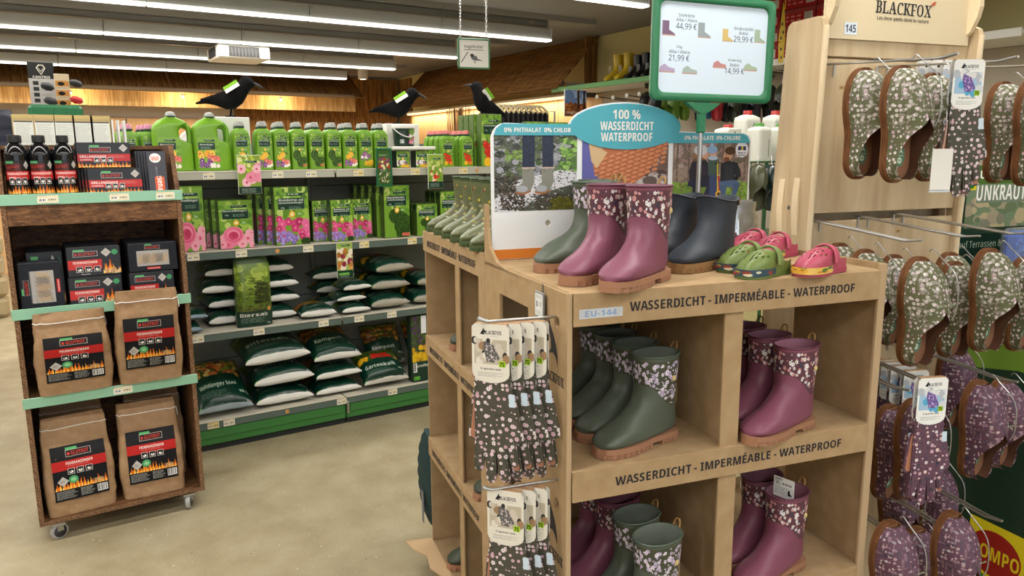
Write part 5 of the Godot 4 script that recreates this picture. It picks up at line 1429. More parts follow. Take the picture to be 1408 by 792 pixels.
func clog_shape(o: Node3D, up: Material, sole: Material, inner: Material, k: float, rubber := false):
	var d := clog_mesh(k)
	part(o, "sole", d.sole, sole); part(o, "insole", d.insole, inner if rubber else S.insole)
	part(o, "upper", d.upper, up); part(o, "lining", d.lining, inner)

# ---------- the plywood stand with clogs ----------
func stand_box(o: Node3D, called: String, u0: float, u1: float, y0: float, y1: float, w0: float, w1: float, m: Material, bv := 0.001) -> MeshInstance3D:
	return part(o, called, boxm(Vector3((u0 + u1) / 2, (y0 + y1) / 2, -(w0 + w1) / 2), Vector3(u1 - u0, y1 - y0, w1 - w0), bv), m)
func build_stand():
	var o := dthing("clog_stand", "birch plywood display stand with slotted back and wire rods", "display stand", 0, 0, 0)
	var ply: Material = S.ply; var edge: Material = S.ply_edge; var ink := mat(rgb(30, 30, 34), 0.7)
	for s in 2:
		var u: float = [0.968, 1.565][s]
		var prof := PackedVector2Array([Vector2(0.41, 0.0), Vector2(0.41, 1.3), Vector2(0.392, 1.9), Vector2(0.397, 1.918), Vector2(0.412, 1.927), Vector2(0.52, 1.927), Vector2(0.535, 1.918), Vector2(0.54, 1.9), Vector2(0.575, 1.3), Vector2(0.62, 0.0)])
		var st := mb(); st.prism(prof, 0.0, 0.02, Basis(Vector3(0, 0, -1), Vector3(0, 1, 0), Vector3(1, 0, 0)), Vector3(u - 0.02, 0, 0)); part(o, "side_board", st, ply)
		var ev := mb(); ev.tube([Vector3(u - 0.01, 0.01, -0.4095), Vector3(u - 0.01, 1.3, -0.4095), Vector3(u - 0.01, 1.9, -0.3915)], 0.0095, 8); part(o, "board_edge", ev, edge)
		for q in [[0.46, 1.39], [0.525, 1.385]]:
			var wd := mb(); var wp := PackedVector2Array()
			for k in 9: wp.append(Vector2(0.007 * sin(PI * k / 8), -0.085 + 0.17 * k / 8))
			wd.prism(wp, -0.012, 0.012, Basis(Vector3(-1, 0, 0), Vector3(0, 1, 0), Vector3(0, 0, -1)), Vector3(u - 0.02, q[1], -q[0])); part(o, "wedge", wd, edge)
		var bo := mb(); bo.lathe([[0.006, 0], [0.006, 0.001], [0, 0.001]], 12, Vector3(u - 0.0205, 1.385, -0.49), Basis(Vector3.BACK, PI / 2)); part(o, "bolt", bo, S.dark_steel)
	for q in [[1.37, 1.815], [0.96, 1.345], [0.56, 0.945], [0.04, 0.545]]: stand_box(o, "back_board", 0.97, 1.545, q[0], q[1], 0.425, 0.443, ply)
	stand_box(o, "back_board", 0.97, 1.545, 1.822, 1.915, 0.425, 0.443, ply)
	stand_box(o, "rear_board", 0.97, 1.545, 0.04, 1.9, 0.5, 0.512, ply)
	stand_box(o, "base_board", 0.97, 1.545, 0.0, 0.035, 0.42, 0.6, ply)
	var hd := stand_box(o, "header_board", 0.975, 1.535, 1.87, 2.15, 0.418, 0.425, mat(rgb(216, 200, 166), 0.6))
	lettering(hd, "maker_name", "BLACKFOX", Vector3(1.265, 1.964, -0.4174), 0.0, 0.034, 0.215, ink, "serif bold", -0.02)
	lettering(hd, "motto", "Les deux pieds dans la nature", Vector3(1.265, 1.933, -0.4174), 0.0, 0.014, 0.2, ink, "sans", -0.01)
	var acc := mb(); acc.prism(PackedVector2Array([Vector2(1.368, 1.981), Vector2(1.378, 1.99), Vector2(1.389, 1.992), Vector2(1.384, 1.982), Vector2(1.374, 1.979)]), 0.0, 0.0008, Basis.IDENTITY, Vector3(0, 0, -0.4174)); part(hd, "red_flick", acc, mat(rgb(186, 84, 54), 0.6))
	part(o, "stand_number", faced("stand_number", 0.046, 0.034, Vector3(1.07, 1.9, -0.4172)), paper)
	for u in [0.985, 1.53]:
		var fn := mb(); fn.prism(PackedVector2Array([Vector2(0.385, 1.95), Vector2(0.378, 1.98), Vector2(0.385, 2.1), Vector2(0.418, 2.14), Vector2(0.418, 1.9), Vector2(0.405, 1.91)]), 0.0, 0.016, Basis(Vector3(0, 0, -1), Vector3(0, 1, 0), Vector3(1, 0, 0)), Vector3(u - 0.008, 0, 0)); part(o, "fin", fn, edge)
	# wire rods: a bent pair of wires with a raised tip, out of the slots
	var rods := [[1.0, 1.8, 0.0], [1.2, 1.8, 0.0], [1.42, 1.8, 0.02], [0.985, 1.352, 0.04], [1.17, 1.356, 0.03], [1.31, 1.36, 0.0], [1.0, 0.955, 0.05], [1.11, 0.955, 0.02], [1.33, 0.955, 0.0], [1.0, 0.55, 0.05], [1.16, 0.55, 0.02], [1.33, 0.55, 0.0]]
	for r in rods:
		var t := mb()
		for s in [-1, 1]: t.tube([Vector3(r[0] + 0.008 * s, r[1], -0.44), Vector3(r[0] + 0.008 * s, r[1] - 0.028, -r[2] - 0.045), Vector3(r[0] + 0.002 * s, r[1] - 0.022, -r[2])], 0.0032, 6)
		t.tube([Vector3(r[0] - 0.02, r[1] - 0.003, -0.418), Vector3(r[0] - 0.02, r[1] - 0.035, -0.418)], 0.0035, 6); t.tube([Vector3(r[0] + 0.02, r[1] - 0.003, -0.418), Vector3(r[0] + 0.02, r[1] - 0.035, -0.418)], 0.0035, 6)
		part(o, "rod", t, S.steel)
	# clogs, hung by the toe with the sole to the left
	var gu := "olive flowered clogs on the stand"; var gp := "plum flowered clogs on the stand"
	var up := "olive"; var lo := "plum"
	for q in [[1178, 171, 0.19, up, "olive clog with white blossoms on the top rod, innermost", 0.0], [1229, 172, 0.08, up, "olive clog with white blossoms on the top rod, at the tip", 0.0], [1272, 176, 0.17, up, "olive clog with white blossoms beside the hanging white slip", 0.02], [1368, 183, 0.2, up, "olive clog behind the stand's upper glove cards", 0.02], [1408, 183, 0.08, up, "olive clog with broad cork sole at the outer top rod", 0.0],
		[1146, 398, 0.37, up, "olive clog at the back of the middle rods, near the side board", 0.0], [1180, 410, 0.25, up, "olive clog at the back of the middle rods, second", 0.0], [1220, 412, 0.36, up, "olive clog at the back of the middle rods, third", 0.0], [1252, 428, 0.03, up, "large olive clog at the tip of the middle rod", 0.0], [1302, 425, 0.19, up, "olive clog beside the large one at the rod tip", 0.03], [1296, 408, 0.32, up, "olive clog behind the two at the rod tip", 0.0], [1348, 412, 0.06, up, "olive clog with a round insole mark on the outer middle rod", 0.0], [1396, 418, 0.17, up, "olive clog with a paper slip at its heel", 0.0],
		[1214, 620, 0.16, lo, "plum clog with white dots beside the cardboard post", 0.0], [1246, 616, 0.05, lo, "plum clog with white dots before the purple glove cards", 0.0], [1300, 530, 0.34, lo, "plum clog half hidden behind the purple glove card", 0.0], [1334, 588, 0.06, lo, "plum clog next to the purple glove card", 0.0], [1368, 580, 0.17, lo, "plum clog at the outer lower rod", 0.03],
		[1213, 782, 0.0, lo, "plum clog on the lowest rods beside the post", 0.0], [1250, 782, 0.17, lo, "plum clog in the middle of the lowest rods", 0.0], [1296, 768, -0.02, lo, "plum clog at the tip of the lowest outer rod", 0.0], [1275, 690, 0.3, lo, "plum clog hanging behind the lowest rods", 0.0], [1222, 700, 0.31, lo, "plum clog hanging near the side board", 0.0]]:
		var p := at_w(q[0], q[1], q[2])
		hung_clog(q[4], gu if q[3] == up else gp, S[q[3] + "_cloth"], p, q[5], 1.0, q[4].contains("slip at its heel"))
	# white slip and gloves on the stand
	for k in 4:
		var g1 := at_w([1331, 1314, 1296, 1280][k], 86, [0.03, 0.29, 0.33, 0.37][k])
		gloves("dark flowered glove pair on white card at the stand's top, %s" % ["foremost", "second", "third", "rearmost"][k], "glove pairs on the plywood stand", dw(g1.x, g1.y, g1.z), -TURN + deg_to_rad(-16), "dark_cloth", 1).scale = Vector3.ONE * 1.1
	for k in 5:
		var g2 := at_w([1281, 1258, 1240, 1226, 1213][k], [522, 512, 505, 500, 497][k], [-0.06, 0.22, 0.26, 0.33, 0.38][k])
		gloves("plum flowered glove pair on white card, lower rods, %s" % ["foremost", "second", "third", "fourth", "rearmost"][k], "glove pairs on the plywood stand", dw(g2.x, g2.y, g2.z), -TURN + deg_to_rad(-12), "plum_cloth", 1).scale = Vector3.ONE * 1.1
	var sl := at_w(1297, 204, 0.0)
	var slip := dthing("paper_slip", "blank white card slip hanging below the top rods", "tag", sl.x, sl.y, sl.z, deg_to_rad(-20)); part(slip, "slip", boxm(Vector3(0, -0.05, 0), Vector3(0.05, 0.098, 0.001)), S.white); part(slip, "second_slip", boxm(Vector3(0.001, -0.056, -0.003), Vector3(0.05, 0.098, 0.001)), mat(rgb(206, 212, 220), 0.6)); var tl := mb(); tl.tube([Vector3(0, -0.004, 0), Vector3(0.004, 0.05, 0.0), Vector3(0.002, 0.09, -0.004)], 0.0008, 4); part(slip, "thread", tl, S.white)
func hung_clog(label: String, group: String, cloth: Material, p: Vector3, tilt: float, k: float, slip := false):
	var o := thing("clog", label, "clog", dw(p.x, p.y, p.z), 0.0, group)
	var f := (U * 0.06 - W * 0.99).normalized()
	o.basis = Basis(Vector3.UP, f, Vector3.UP.cross(f)).rotated(f, tilt)
	clog_shape(o, cloth, S.cork, S.lining, k)
	var mk := mb(); var pts := PackedVector2Array()
	for i in 16: pts.append(Vector2(0.017 * sin(TAU * i / 16), 0.027 * cos(TAU * i / 16)))
	mk.prism(pts, 0.0, 0.0004, Basis(Vector3(0, 0, 1), Vector3(1, 0, 0), Vector3(0, 1, 0)), Vector3(-0.075, 0.0237, 0), true, false, A.uv("insole_mark")); part(o, "insole_mark", mk, paper)
	var hk := mb(); hk.tube(smooth([Vector3(-0.005, 0.098, 0.02), Vector3(0.03, 0.107, 0.022), Vector3(0.1, 0.1, 0.02), Vector3(0.145, 0.06, 0.012), Vector3(0.162, 0.04, 0.01), Vector3(0.155, 0.03, 0.01)], 4), 0.0016, 5); part(o, "hanger", hk, S.steel)
	part(o, "brand_tab", boxm(Vector3(0.03, 0.0915, 0.026), Vector3(0.004, 0.002, 0.024), 0.0005, ), mat(rgb(120, 130, 100), 0.6))
	if slip: part(o, "paper_slip", boxm(Vector3(-0.1, 0.06, 0.05), Vector3(0.08, 0.024, 0.001)), S.white)

# ---------- the right hand wall, racks and what shows over the shelving ----------
func crow(label: String, at: Vector3, turn: float, tag_z: float, pitch := 0.0):
	var o := thing("decoy_crow", label, "decoy bird", at, turn, "black decoy crows"); o.rotation.z = pitch; o.scale = Vector3.ONE * 0.8
	var m := mat(rgb(15, 15, 16), 0.8, 0.0, 0.25)
	var h := 0.1
	var st := mb(); spine_loft(st, [[-0.215, h - 0.016, -0.215, h - 0.004, 0.014], [-0.15, h - 0.012, -0.14, h + 0.028, 0.026], [-0.09, h - 0.022, -0.07, h + 0.06, 0.042], [-0.02, h - 0.05, 0.0, h + 0.09, 0.058], [0.04, h - 0.046, 0.045, h + 0.11, 0.06], [0.09, h - 0.008, 0.068, h + 0.128, 0.052], [0.118, h + 0.035, 0.08, h + 0.148, 0.041], [0.136, h + 0.07, 0.092, h + 0.168, 0.035], [0.157, h + 0.094, 0.118, h + 0.178, 0.032], [0.173, h + 0.108, 0.148, h + 0.17, 0.024], [0.18, h + 0.116, 0.17, h + 0.148, 0.012]], 18); part(o, "body", st, m)
	var bk := mb(); spine_loft(bk, [[0.172, h + 0.114, 0.164, h + 0.14, 0.011], [0.2, h + 0.106, 0.2, h + 0.126, 0.008], [0.238, h + 0.09, 0.239, h + 0.095, 0.002]], 10); part(o, "beak", bk, mat(rgb(20, 20, 22), 0.4))
	for s in [-1, 1]:
		var wg := mb(); var rows := []
		for i in 9:
			var t := i / 8.0
			var r := PackedVector3Array()
			for j in 7:
				var a := -0.5 + j / 6.0
				r.append(Vector3(0.06 - t * 0.24, h + 0.055 - t * 0.045 + a * 0.075 * (1.0 - 0.75 * t), s * (0.06 - t * 0.03 - a * a * 0.02)))
			rows.append(r)
		wg.grid(rows, false, 0); part(o, "wing", wg, m)
		var lg := mb(); lg.tube([Vector3(0.0, h - 0.035, s * 0.018), Vector3(0.012, h * 0.5, s * 0.018), Vector3(0.004, 0.006, s * 0.018)], 0.0045, 6)
		for a in [-0.5, 0.0, 0.5, PI]: lg.tube([Vector3(0.004, 0.006, s * 0.018), Vector3(0.004 + 0.034 * cos(a), 0.0045, s * 0.018 + 0.034 * sin(a))], 0.0035, 5)
		part(o, "leg", lg, m)
		var ey := mb(); ey.lathe([[0.004, 0.0], [0.003, 0.002], [0.0, 0.0025]], 8, Vector3(0.15, h + 0.146, s * 0.029), Basis(Vector3.RIGHT, PI / 2 * s)); part(o, "eye", ey, mat(rgb(50, 46, 40), 0.15))
	var tg := part(o, "price_tag", faced("crow_tag", 0.105, 0.055, Vector3(0.03, h + 0.1, tag_z + signf(tag_z) * 0.012), Basis(Vector3.BACK, 0.55) * Basis(Vector3.RIGHT, -0.5)), paper)
	var lp := mb(); lp.tube([Vector3(0.04, h + 0.09, 0.0), Vector3(0.04, h + 0.16, 0.0)], 0.0015, 4); part(o, "hang_loop", lp, S.black)
func build_back():
	# reed awning along the far wall: mat, pole, lit valance
	var yp := on_z(300, 126, -11.3).y
	var aw := thing("reed_awning", "brown reed mat awning along the far wall with a pole at its edge", "awning", Vector3(0, 0, 0))
	var m1 := mb(); var run := func(st: MB, x0: float, x1: float, a: Vector2, b: Vector2, th: float):
		var d := (b - a).normalized().orthogonal() * th
		var r := [Vector3(0, a.x, a.y), Vector3(0, b.x, b.y), Vector3(0, b.x + d.x, b.y + d.y), Vector3(0, a.x + d.x, a.y + d.y)]
		for i in 4: st.quad(r[i] + Vector3(x0, 0, 0), r[i] + Vector3(x1, 0, 0), r[(i + 1) % 4] + Vector3(x1, 0, 0), r[(i + 1) % 4] + Vector3(x0, 0, 0))
		st.quad(r[0] + Vector3(x0, 0, 0), r[1] + Vector3(x0, 0, 0), r[2] + Vector3(x0, 0, 0), r[3] + Vector3(x0, 0, 0)); st.quad(r[3] + Vector3(x1, 0, 0), r[2] + Vector3(x1, 0, 0), r[1] + Vector3(x1, 0, 0), r[0] + Vector3(x1, 0, 0))
	for k in 7:
		var st := mb(); run.call(st, -5.0 + k * 1.37, -3.64 + k * 1.37, Vector2(2.835, -12.0), Vector2(yp - 0.02, -11.32), 0.02); part(aw, "reed_mat", st, S.reed)
	var pole := mb(); pole.tube([Vector3(-5.05, yp, -11.28), Vector3(4.4, yp, -11.28)], 0.03, 10); part(aw, "pole", pole, mat(rgb(128, 108, 84), 0.8))
	var val := on_z(300, 146, -11.75).y
	var vm := mb(); vm.box(Vector3(-0.2, (yp + val) / 2 + 0.02, -11.75), Vector3(9.6, yp - val + 0.1, 0.02)); part(aw, "reed_valance", vm, S.pale_reed)
	part(aw, "corner_screen", boxm(Vector3(4.2, 2.2, -12.22), Vector3(2.7, 1.2, 0.03)), S.reed); part(aw, "corner_screen", boxm(Vector3(5.575, 2.2, -11.95), Vector3(0.03, 1.2, 0.45)), S.reed)
	var bulb := StandardMaterial3D.new(); bulb.emission_enabled = true; bulb.emission = Color(1, 0.86, 0.66); bulb.emission_energy_multiplier = 6.0
	for k in 6:
		var sp := thing("spot_light", "small warm spot lamp under the reed awning", "lamp", Vector3(-3.4 + k * 1.35, yp - 0.06, -11.5), 0.0, "spot lamps under the awning")
		var s := mb(); s.lathe([[0.02, 0.03], [0.022, 0.0], [0.0, 0.0]], 12); part(sp, "lamp_housing", s, S.white); var gl := mb(); gl.lathe([[0.02, -0.004], [0.014, -0.016], [0.0, -0.02]], 12); part(sp, "bulb", gl, bulb)
		var ol := OmniLight3D.new(); ol.name = "bulb_light"; ol.light_color = Color(1.0, 0.86, 0.66); ol.light_energy = 0.35; ol.omni_range = 12.0; ol.omni_attenuation = 2.0; ol.light_size = 0.03; ol.shadow_enabled = true; ol.position = Vector3(0, -0.05, 0); sp.add_child(ol)
	for k in 9: slab("trim_%d" % (20 + k), Vector3(-5.0 + k * 1.06, 0.0, -12.28), Vector3(-3.96 + k * 1.06, 2.1, -12.25), S.panel, "light wood wall panel under the reed awning")
	var dl := thing("downlight", "small white cylinder downlight on the ceiling near the awning corner", "ceiling light", Vector3(on_y(499, 103, 2.68).x, 2.62, on_y(499, 103, 2.68).z)); var dm := mb(); dm.lathe([[0.06, 0.0], [0.07, 0.005], [0.07, 0.215], [0.0, 0.215]], 20); part(dl, "cylinder", dm, S.white)
	var dg := mb(); dg.lathe([[0.04, -0.001], [0.0, -0.002]], 16); part(dl, "lamp_glass", dg, bulb)
	# right hand reed awning
	var ra := thing("reed_awning", "dark brown reed awning sloping out from the yellow wall", "awning", Vector3.ZERO)
	var z0 := -6.85; var z1 := -11.2
	var fx := on_z(765, 123, z0).x; var fy := on_z(765, 123, z0).y
	for k in 4:
		var za := lerpf(z0, z1, k / 4.0); var zb := lerpf(z0, z1, (k + 1) / 4.0) + 0.01
		var st := mb(); var a := Vector3(5.58, 2.83, 0); var b := Vector3(fx, fy, 0)
		var n := (b - a).cross(Vector3(0, 0, 1)).normalized() * 0.02
		st.quad(Vector3(a.x, a.y, za), Vector3(a.x, a.y, zb), Vector3(b.x, b.y, zb), Vector3(b.x, b.y, za)); st.quad(Vector3(a.x, a.y, zb) + n, Vector3(a.x, a.y, za) + n, Vector3(b.x, b.y, za) + n, Vector3(b.x, b.y, zb) + n)
		st.quad(Vector3(a.x, a.y, za), Vector3(b.x, b.y, za), Vector3(b.x, b.y, za) + n, Vector3(a.x, a.y, za) + n); part(ra, "reed_mat", st, S.reed)
	var pt := mb(); pt.tube([Vector3(fx + 0.08, fy + 0.07, z0 + 0.02), Vector3(fx + 0.08, fy + 0.07, z1)], 0.025, 8); part(ra, "pole", pt, mat(rgb(96, 78, 58), 0.8))
	part(ra, "end_mat", boxm(Vector3(5.5, 2.53, z0 - 0.05), Vector3(0.16, 0.6, 0.03)), S.reed); part(ra, "crossbar", boxm(Vector3(5.36, 2.3, z0 - 0.03), Vector3(0.42, 0.05, 0.02)), mat(rgb(150, 140, 126), 0.6))
	for k in 6: slab("trim_%d" % (40 + k), Vector3(5.565, 0.0, -11.8 + k * 0.84), Vector3(5.598, 2.2, -10.97 + k * 0.84), S.panel, "light wood wall panel under the sloping awning")
	var strip := thing("strip_light", "white strip lamp along the wood panels under the sloping awning", "lamp", Vector3(5.46, 2.2, -9.4)); var sg := StandardMaterial3D.new(); sg.emission_enabled = true; sg.emission = Color(1, 0.85, 0.62); sg.emission_energy_multiplier = 1.6
	part(strip, "lamp_housing", boxm(Vector3(0.04, 0.03, 0), Vector3(0.12, 0.03, 4.6), 0.004), S.white); part(strip, "lamp_diffuser", boxm(Vector3(0.02, 0.0, 0), Vector3(0.06, 0.02, 4.5), 0.004), sg)
	var al := AreaLight3D.new(); al.name = "strip_lamp_light"; al.area_size = Vector2(0.06, 4.5); al.area_range = 20.0; al.light_energy = 3.2; al.light_color = Color(1, 0.9, 0.75); al.shadow_enabled = true; al.position = Vector3(0.02, -0.02, 0); al.rotation.x = -PI / 2; strip.add_child(al)
	# hanging bird food sign
	var c := on_z(651.5, 74, -4.3)
	var sg2 := thing("hanging_sign", "small bird food sign in a green frame hanging on two chains", "sign", c, -0.25)
	var w := 0.2; var h := 0.175
	part(sg2, "sign_card", faced("bird_card", w, h, Vector3(0, 0, 0.004)), paper)
	var fr := mb()
	for s in [-1, 1]: fr.box(Vector3(s * w / 2, 0, 0), Vector3(0.012, h + 0.012, 0.012), 0.003); fr.box(Vector3(0, s * h / 2, 0), Vector3(w + 0.012, 0.012, 0.012), 0.003)
	part(sg2, "frame", fr, mat(rgb(30, 96, 48), 0.4)); part(sg2, "back_sheet", boxm(Vector3(0, 0, -0.002), Vector3(w, h, 0.003)), S.white)
	for s in [-1, 1]:
		var ch := mb(); var y := h / 2 + 0.01
		var i := 0
		while y + c.y < 2.84:
			var e := 0.012; var d := Vector3(0.0055, 0, 0) if i % 2 == 0 else Vector3(0, 0, 0.0055)
			ch.tube([Vector3(s * w * 0.42, y, 0) + d, Vector3(s * w * 0.42, y + e, 0) + d * 0.6, Vector3(s * w * 0.42, y + e, 0) - d * 0.6, Vector3(s * w * 0.42, y, 0) - d, Vector3(s * w * 0.42, y - e, 0) - d * 0.6, Vector3(s * w * 0.42, y - e, 0) + d * 0.6, Vector3(s * w * 0.42, y, 0) + d], 0.0018, 4); y += 0.019; i += 1
		part(sg2, "chain", ch, S.steel)
	# crows
	var top: float = LEVELS[3] + 0.0012
	var p := on_z(325, 161, GZ - 0.36)
	var wc := thing("white_carton", "white carton at the back of the bottles under the crow beside the jugs", "box", Vector3(p.x - 0.03, top, GZ - 0.38)); part(wc, "carton_body", boxm(Vector3(0, (p.y - top) / 2 - 0.001, 0), Vector3(0.18, p.y - top - 0.002, 0.12), 0.003), S.white); part(wc, "tape", boxm(Vector3(0, (p.y - top) - 0.001, 0), Vector3(0.18, 0.001, 0.04)), mat(rgb(196, 184, 150), 0.4))
	crow("black decoy crow with price tag beside the green jugs", Vector3(p.x - 0.03, p.y + 0.001, GZ - 0.38), -0.35, 0.05)
	p = on_z(546, 171, GZ - 0.36); crow("black decoy crow with price tag on the white carton", Vector3(p.x, p.y + 0.0025, GZ - 0.36), -0.35, 0.05)
	p = on_z(662, 166, GZ - 0.38)
	var w3 := thing("white_carton", "plain white carton behind the tomato boxes with a crow on it", "box", Vector3(p.x, top, GZ - 0.385)); part(w3, "carton_body", boxm(Vector3(0, (p.y - top) / 2, 0), Vector3(0.14, p.y - top, 0.11), 0.003), S.white); part(w3, "tape", boxm(Vector3(0, p.y - top + 0.0005, 0), Vector3(0.14, 0.001, 0.03)), mat(rgb(196, 184, 150), 0.4))
	crow("black decoy crow turned the other way behind the tomato boxes", Vector3(p.x, p.y + 0.012, GZ - 0.385), PI - 0.1, -0.05, 0.35)
	# things that show over the shelving, on a table behind it
	var tb := thing("stock_table", "long table behind the fertiliser shelving", "table", Vector3(0.3, 0, -6.0)); part(tb, "table_top", boxm(Vector3(0, 1.5, 0), Vector3(5.6, 0.03, 0.9), 0.004), S.white)
	for s in [-1, 1]:
		for q in [-1, 1]: part(tb, "leg", boxm(Vector3(s * 2.7, 0.742, q * 0.4), Vector3(0.05, 1.484, 0.05), 0.004), S.dark_steel)
	var on_table := func(px: float, dz := 0.0) -> Vector3: var q := on_z(px, 160, -6.0 + dz); return Vector3(q.x, 1.5165, -6.0 + dz)
	var bb: Vector3 = on_table.call(63, -0.3)
	var br := thing("brand_board", "narrow grey and black brand board standing on the table", "sign", bb); var ht := on_z(63, 86, -6.3).y - bb.y
	part(br, "board", boxm(Vector3(0, ht / 2, 0), Vector3(0.155, ht, 0.012), 0.002), mat(rgb(90, 90, 90), 0.6)); part(br, "board_print", faced("brand_board", 0.155, 0.285, Vector3(0, ht - 0.1435, 0.0066)), paper); part(br, "board_foot", boxm(Vector3(0, 0.006, 0), Vector3(0.14, 0.012, 0.12)), S.black)
	bb = on_table.call(90, -0.15)
	var tsn := thing("tool_strip", "tall clip strip with small black and red tools beside the brand board", "clip strip", bb); ht = on_z(90, 102, -6.15).y - bb.y
	part(tsn, "strip_card", boxm(Vector3(0, ht / 2, 0), Vector3(0.09, ht, 0.006), 0.001), mat(rgb(206, 190, 160), 0.6)); part(tsn, "strip_print", faced("tool_strip", 0.088, 0.29, Vector3(0, ht - 0.147, 0.0036)), paper); part(tsn, "strip_foot", boxm(Vector3(0, 0.005, 0), Vector3(0.1, 0.01, 0.1)), S.black)
	for q in [[0.08, 0.75, 0], [-0.09, 0.66, 0], [0.075, 0.4, 1], [-0.08, 0.36, 0]]:
		var t := mb(); t.lathe([[0.0, -0.045], [0.022, -0.03], [0.028, 0.0], [0.02, 0.03], [0.0, 0.04]], 10, Vector3(q[0], ht - 0.3 + q[1] * 0.32, 0.02), Basis(Vector3.BACK, 1.3)); part(tsn, "small_tool", t, mat(rgb(180, 30, 28), 0.4) if q[2] == 1 else S.black)
	bb = on_table.call(77, 0.25)
	var gb := thing("green_crate", "bright green ribbed plastic crate on the table", "crate", bb); ht = on_z(77, 145, -5.75).y - bb.y
	part(gb, "crate_body", boxm(Vector3(0, ht / 2, 0), Vector3(0.3, ht, 0.2), 0.02), mat(rgb(20, 110, 62), 0.4))
	for k in 12: part(gb, "rib", boxm(Vector3(-0.13 + k * 0.0236, ht / 2, 0.1), Vector3(0.008, ht * 0.9, 0.008), 0.002), mat(rgb(24, 124, 70), 0.4))
	bb = on_table.call(28, -0.1)
	var hm := thing("dark_hat", "rounded dark hat on the table near the green crate", "hat", bb); var hs := mb(); hs.lathe([[0.1, 0.0], [0.11, 0.008], [0.085, 0.03], [0.075, 0.09], [0.04, 0.125], [0.0, 0.13]], 20); part(hm, "crown", hs, S.black); var hb2 := mb(); hb2.lathe([[0.0865, 0.03], [0.087, 0.045], [0.083, 0.047]], 20); part(hm, "hat_band", hb2, mat(rgb(60, 56, 50), 0.8))
	for k in 4:
		bb = on_table.call(133 + k * 29, 0.12 if k % 2 == 0 else -0.12)
		var bg := thing("leather_bag", "brown leather bag in a row on the table", "bag", bb, 0.15 * k, "brown bags on the table"); var bm := mb(); var rows := []
		for i in 8:
			var r := PackedVector3Array()
			for j in 20:
				var q := se(TAU * j / 20, 3.5); r.append(Vector3(q.x * (0.105 - 0.015 * i / 7.0), i / 7.0 * 0.17, q.y * (0.06 - 0.035 * i / 7.0)))
			rows.append(r)
		bm.grid(rows, true, 0, Rect2(0, 0, 1, 1), true, true); part(bg, "bag_body", bm, mat([rgb(104, 72, 52), rgb(122, 90, 68), rgb(86, 64, 50), rgb(134, 112, 90)][k], 0.6)); part(bg, "flap", boxm(Vector3(0, 0.14, 0.03), Vector3(0.19, 0.06, 0.012), 0.004), mat(rgb(92, 62, 46), 0.6))
		var bh := mb(); bh.tube(smooth([Vector3(-0.06, 0.165, 0), Vector3(-0.04, 0.2, 0), Vector3(0.04, 0.2, 0), Vector3(0.06, 0.165, 0)], 3), 0.005, 6); part(bg, "handle", bh, mat(rgb(80, 54, 40), 0.6))
	bb = on_table.call(265, 0.0)
	var rl := thing("white_hose_reel", "white plastic hose reel on the table behind the jugs", "reel", bb); var rm := mb(); rm.lathe([[0.05, -0.05], [0.11, -0.05], [0.115, -0.04], [0.06, -0.035], [0.06, 0.035], [0.115, 0.04], [0.11, 0.05], [0.05, 0.05], [0.05, -0.05]], 24, Vector3(0, 0.116, 0), Basis(Vector3.RIGHT, PI / 2)); part(rl, "reel", rm, S.white); part(rl, "reel_foot", boxm(Vector3(0, 0.006, 0), Vector3(0.14, 0.012, 0.12), 0.003), S.white)
	for k in 4:
		bb = on_table.call([372, 412, 454, 495][k], [0.1, -0.1, 0.15, 0.0][k])
		var bx := carton("stock_carton", ["grey carton with pictograms behind the bottles", "blue and red carton behind the bottles", "dark grey carton with round mark behind the bottles", "low green tray carton behind the bottles"][k], "cartons on the table", "dark_carton" if k != 0 else "price_tag_0", [0.24, 0.2, 0.26, 0.22][k], [0.14, 0.15, 0.145, 0.06][k], 0.16, [rgb(150, 148, 144), rgb(40, 62, 130), rgb(44, 44, 50), rgb(110, 160, 40)][k], bb)
	# quilted jacket and cream boards seen at the left, behind the cart
	var jp: Vector3 = on_table.call(-6, 0.15)
	var jk := thing("quilted_jacket", "dark blue quilted jacket set up on the table behind the cart", "jacket", jp); var jr := []
	for i in 24:
		var t := i / 23.0; var r := PackedVector3Array()
		for j in 24:
			var q := se(TAU * j / 24, 2.6); var fat := 0.9 + 0.1 * absf(sin(t * PI * 5))
			r.append(Vector3(q.x * 0.17 * lerpf(1.0, 0.5, smoothstep(0.7, 1.0, t)) * (0.95 + 0.05 * fat), t * 0.33, q.y * 0.1 * fat * lerpf(1.0, 0.6, smoothstep(0.8, 1.0, t))))
		jr.append(r)
	var js := mb(); js.grid(jr, true, 0, Rect2(0, 0, 1, 1), true, true); part(jk, "jacket_body", js, mat(rgb(26, 30, 52), 0.6)); part(jk, "collar_lining", boxm(Vector3(0.1, 0.2, 0.07), Vector3(0.06, 0.1, 0.03), 0.01), mat(rgb(140, 104, 66), 0.7))
	var cb := on_y(4, 438, 0.0)
	var cs := thing("paper_sack_stack", "beige paper sacks stacked left of the cart", "sacks", Vector3(cb.x - 0.12, 0, cb.z - 0.2))
	for k in 4: part(cs, "paper_sack", boxm(Vector3(0.01 * (k % 2), 0.101 + k * 0.203, 0), Vector3(0.36, 0.2, 0.4), 0.04), mat(rgb(176, 158, 124), 0.85))
	# hangers and winter goods beyond the shelving
	var hr := thing("hanger_rail", "clothes rail with cream hangers beyond the crow", "clothes rail", on_z(716, 150, -7.0) * Vector3(1, 0, 1)); var rail := mb()
	var hy := on_z(716, 152, -7.0).y
	rail.tube([Vector3(-0.45, 0, 0), Vector3(-0.45, hy, 0), Vector3(0.45, hy, 0), Vector3(0.45, 0, 0)], 0.012, 8); part(hr, "rail_tube", rail, S.steel)
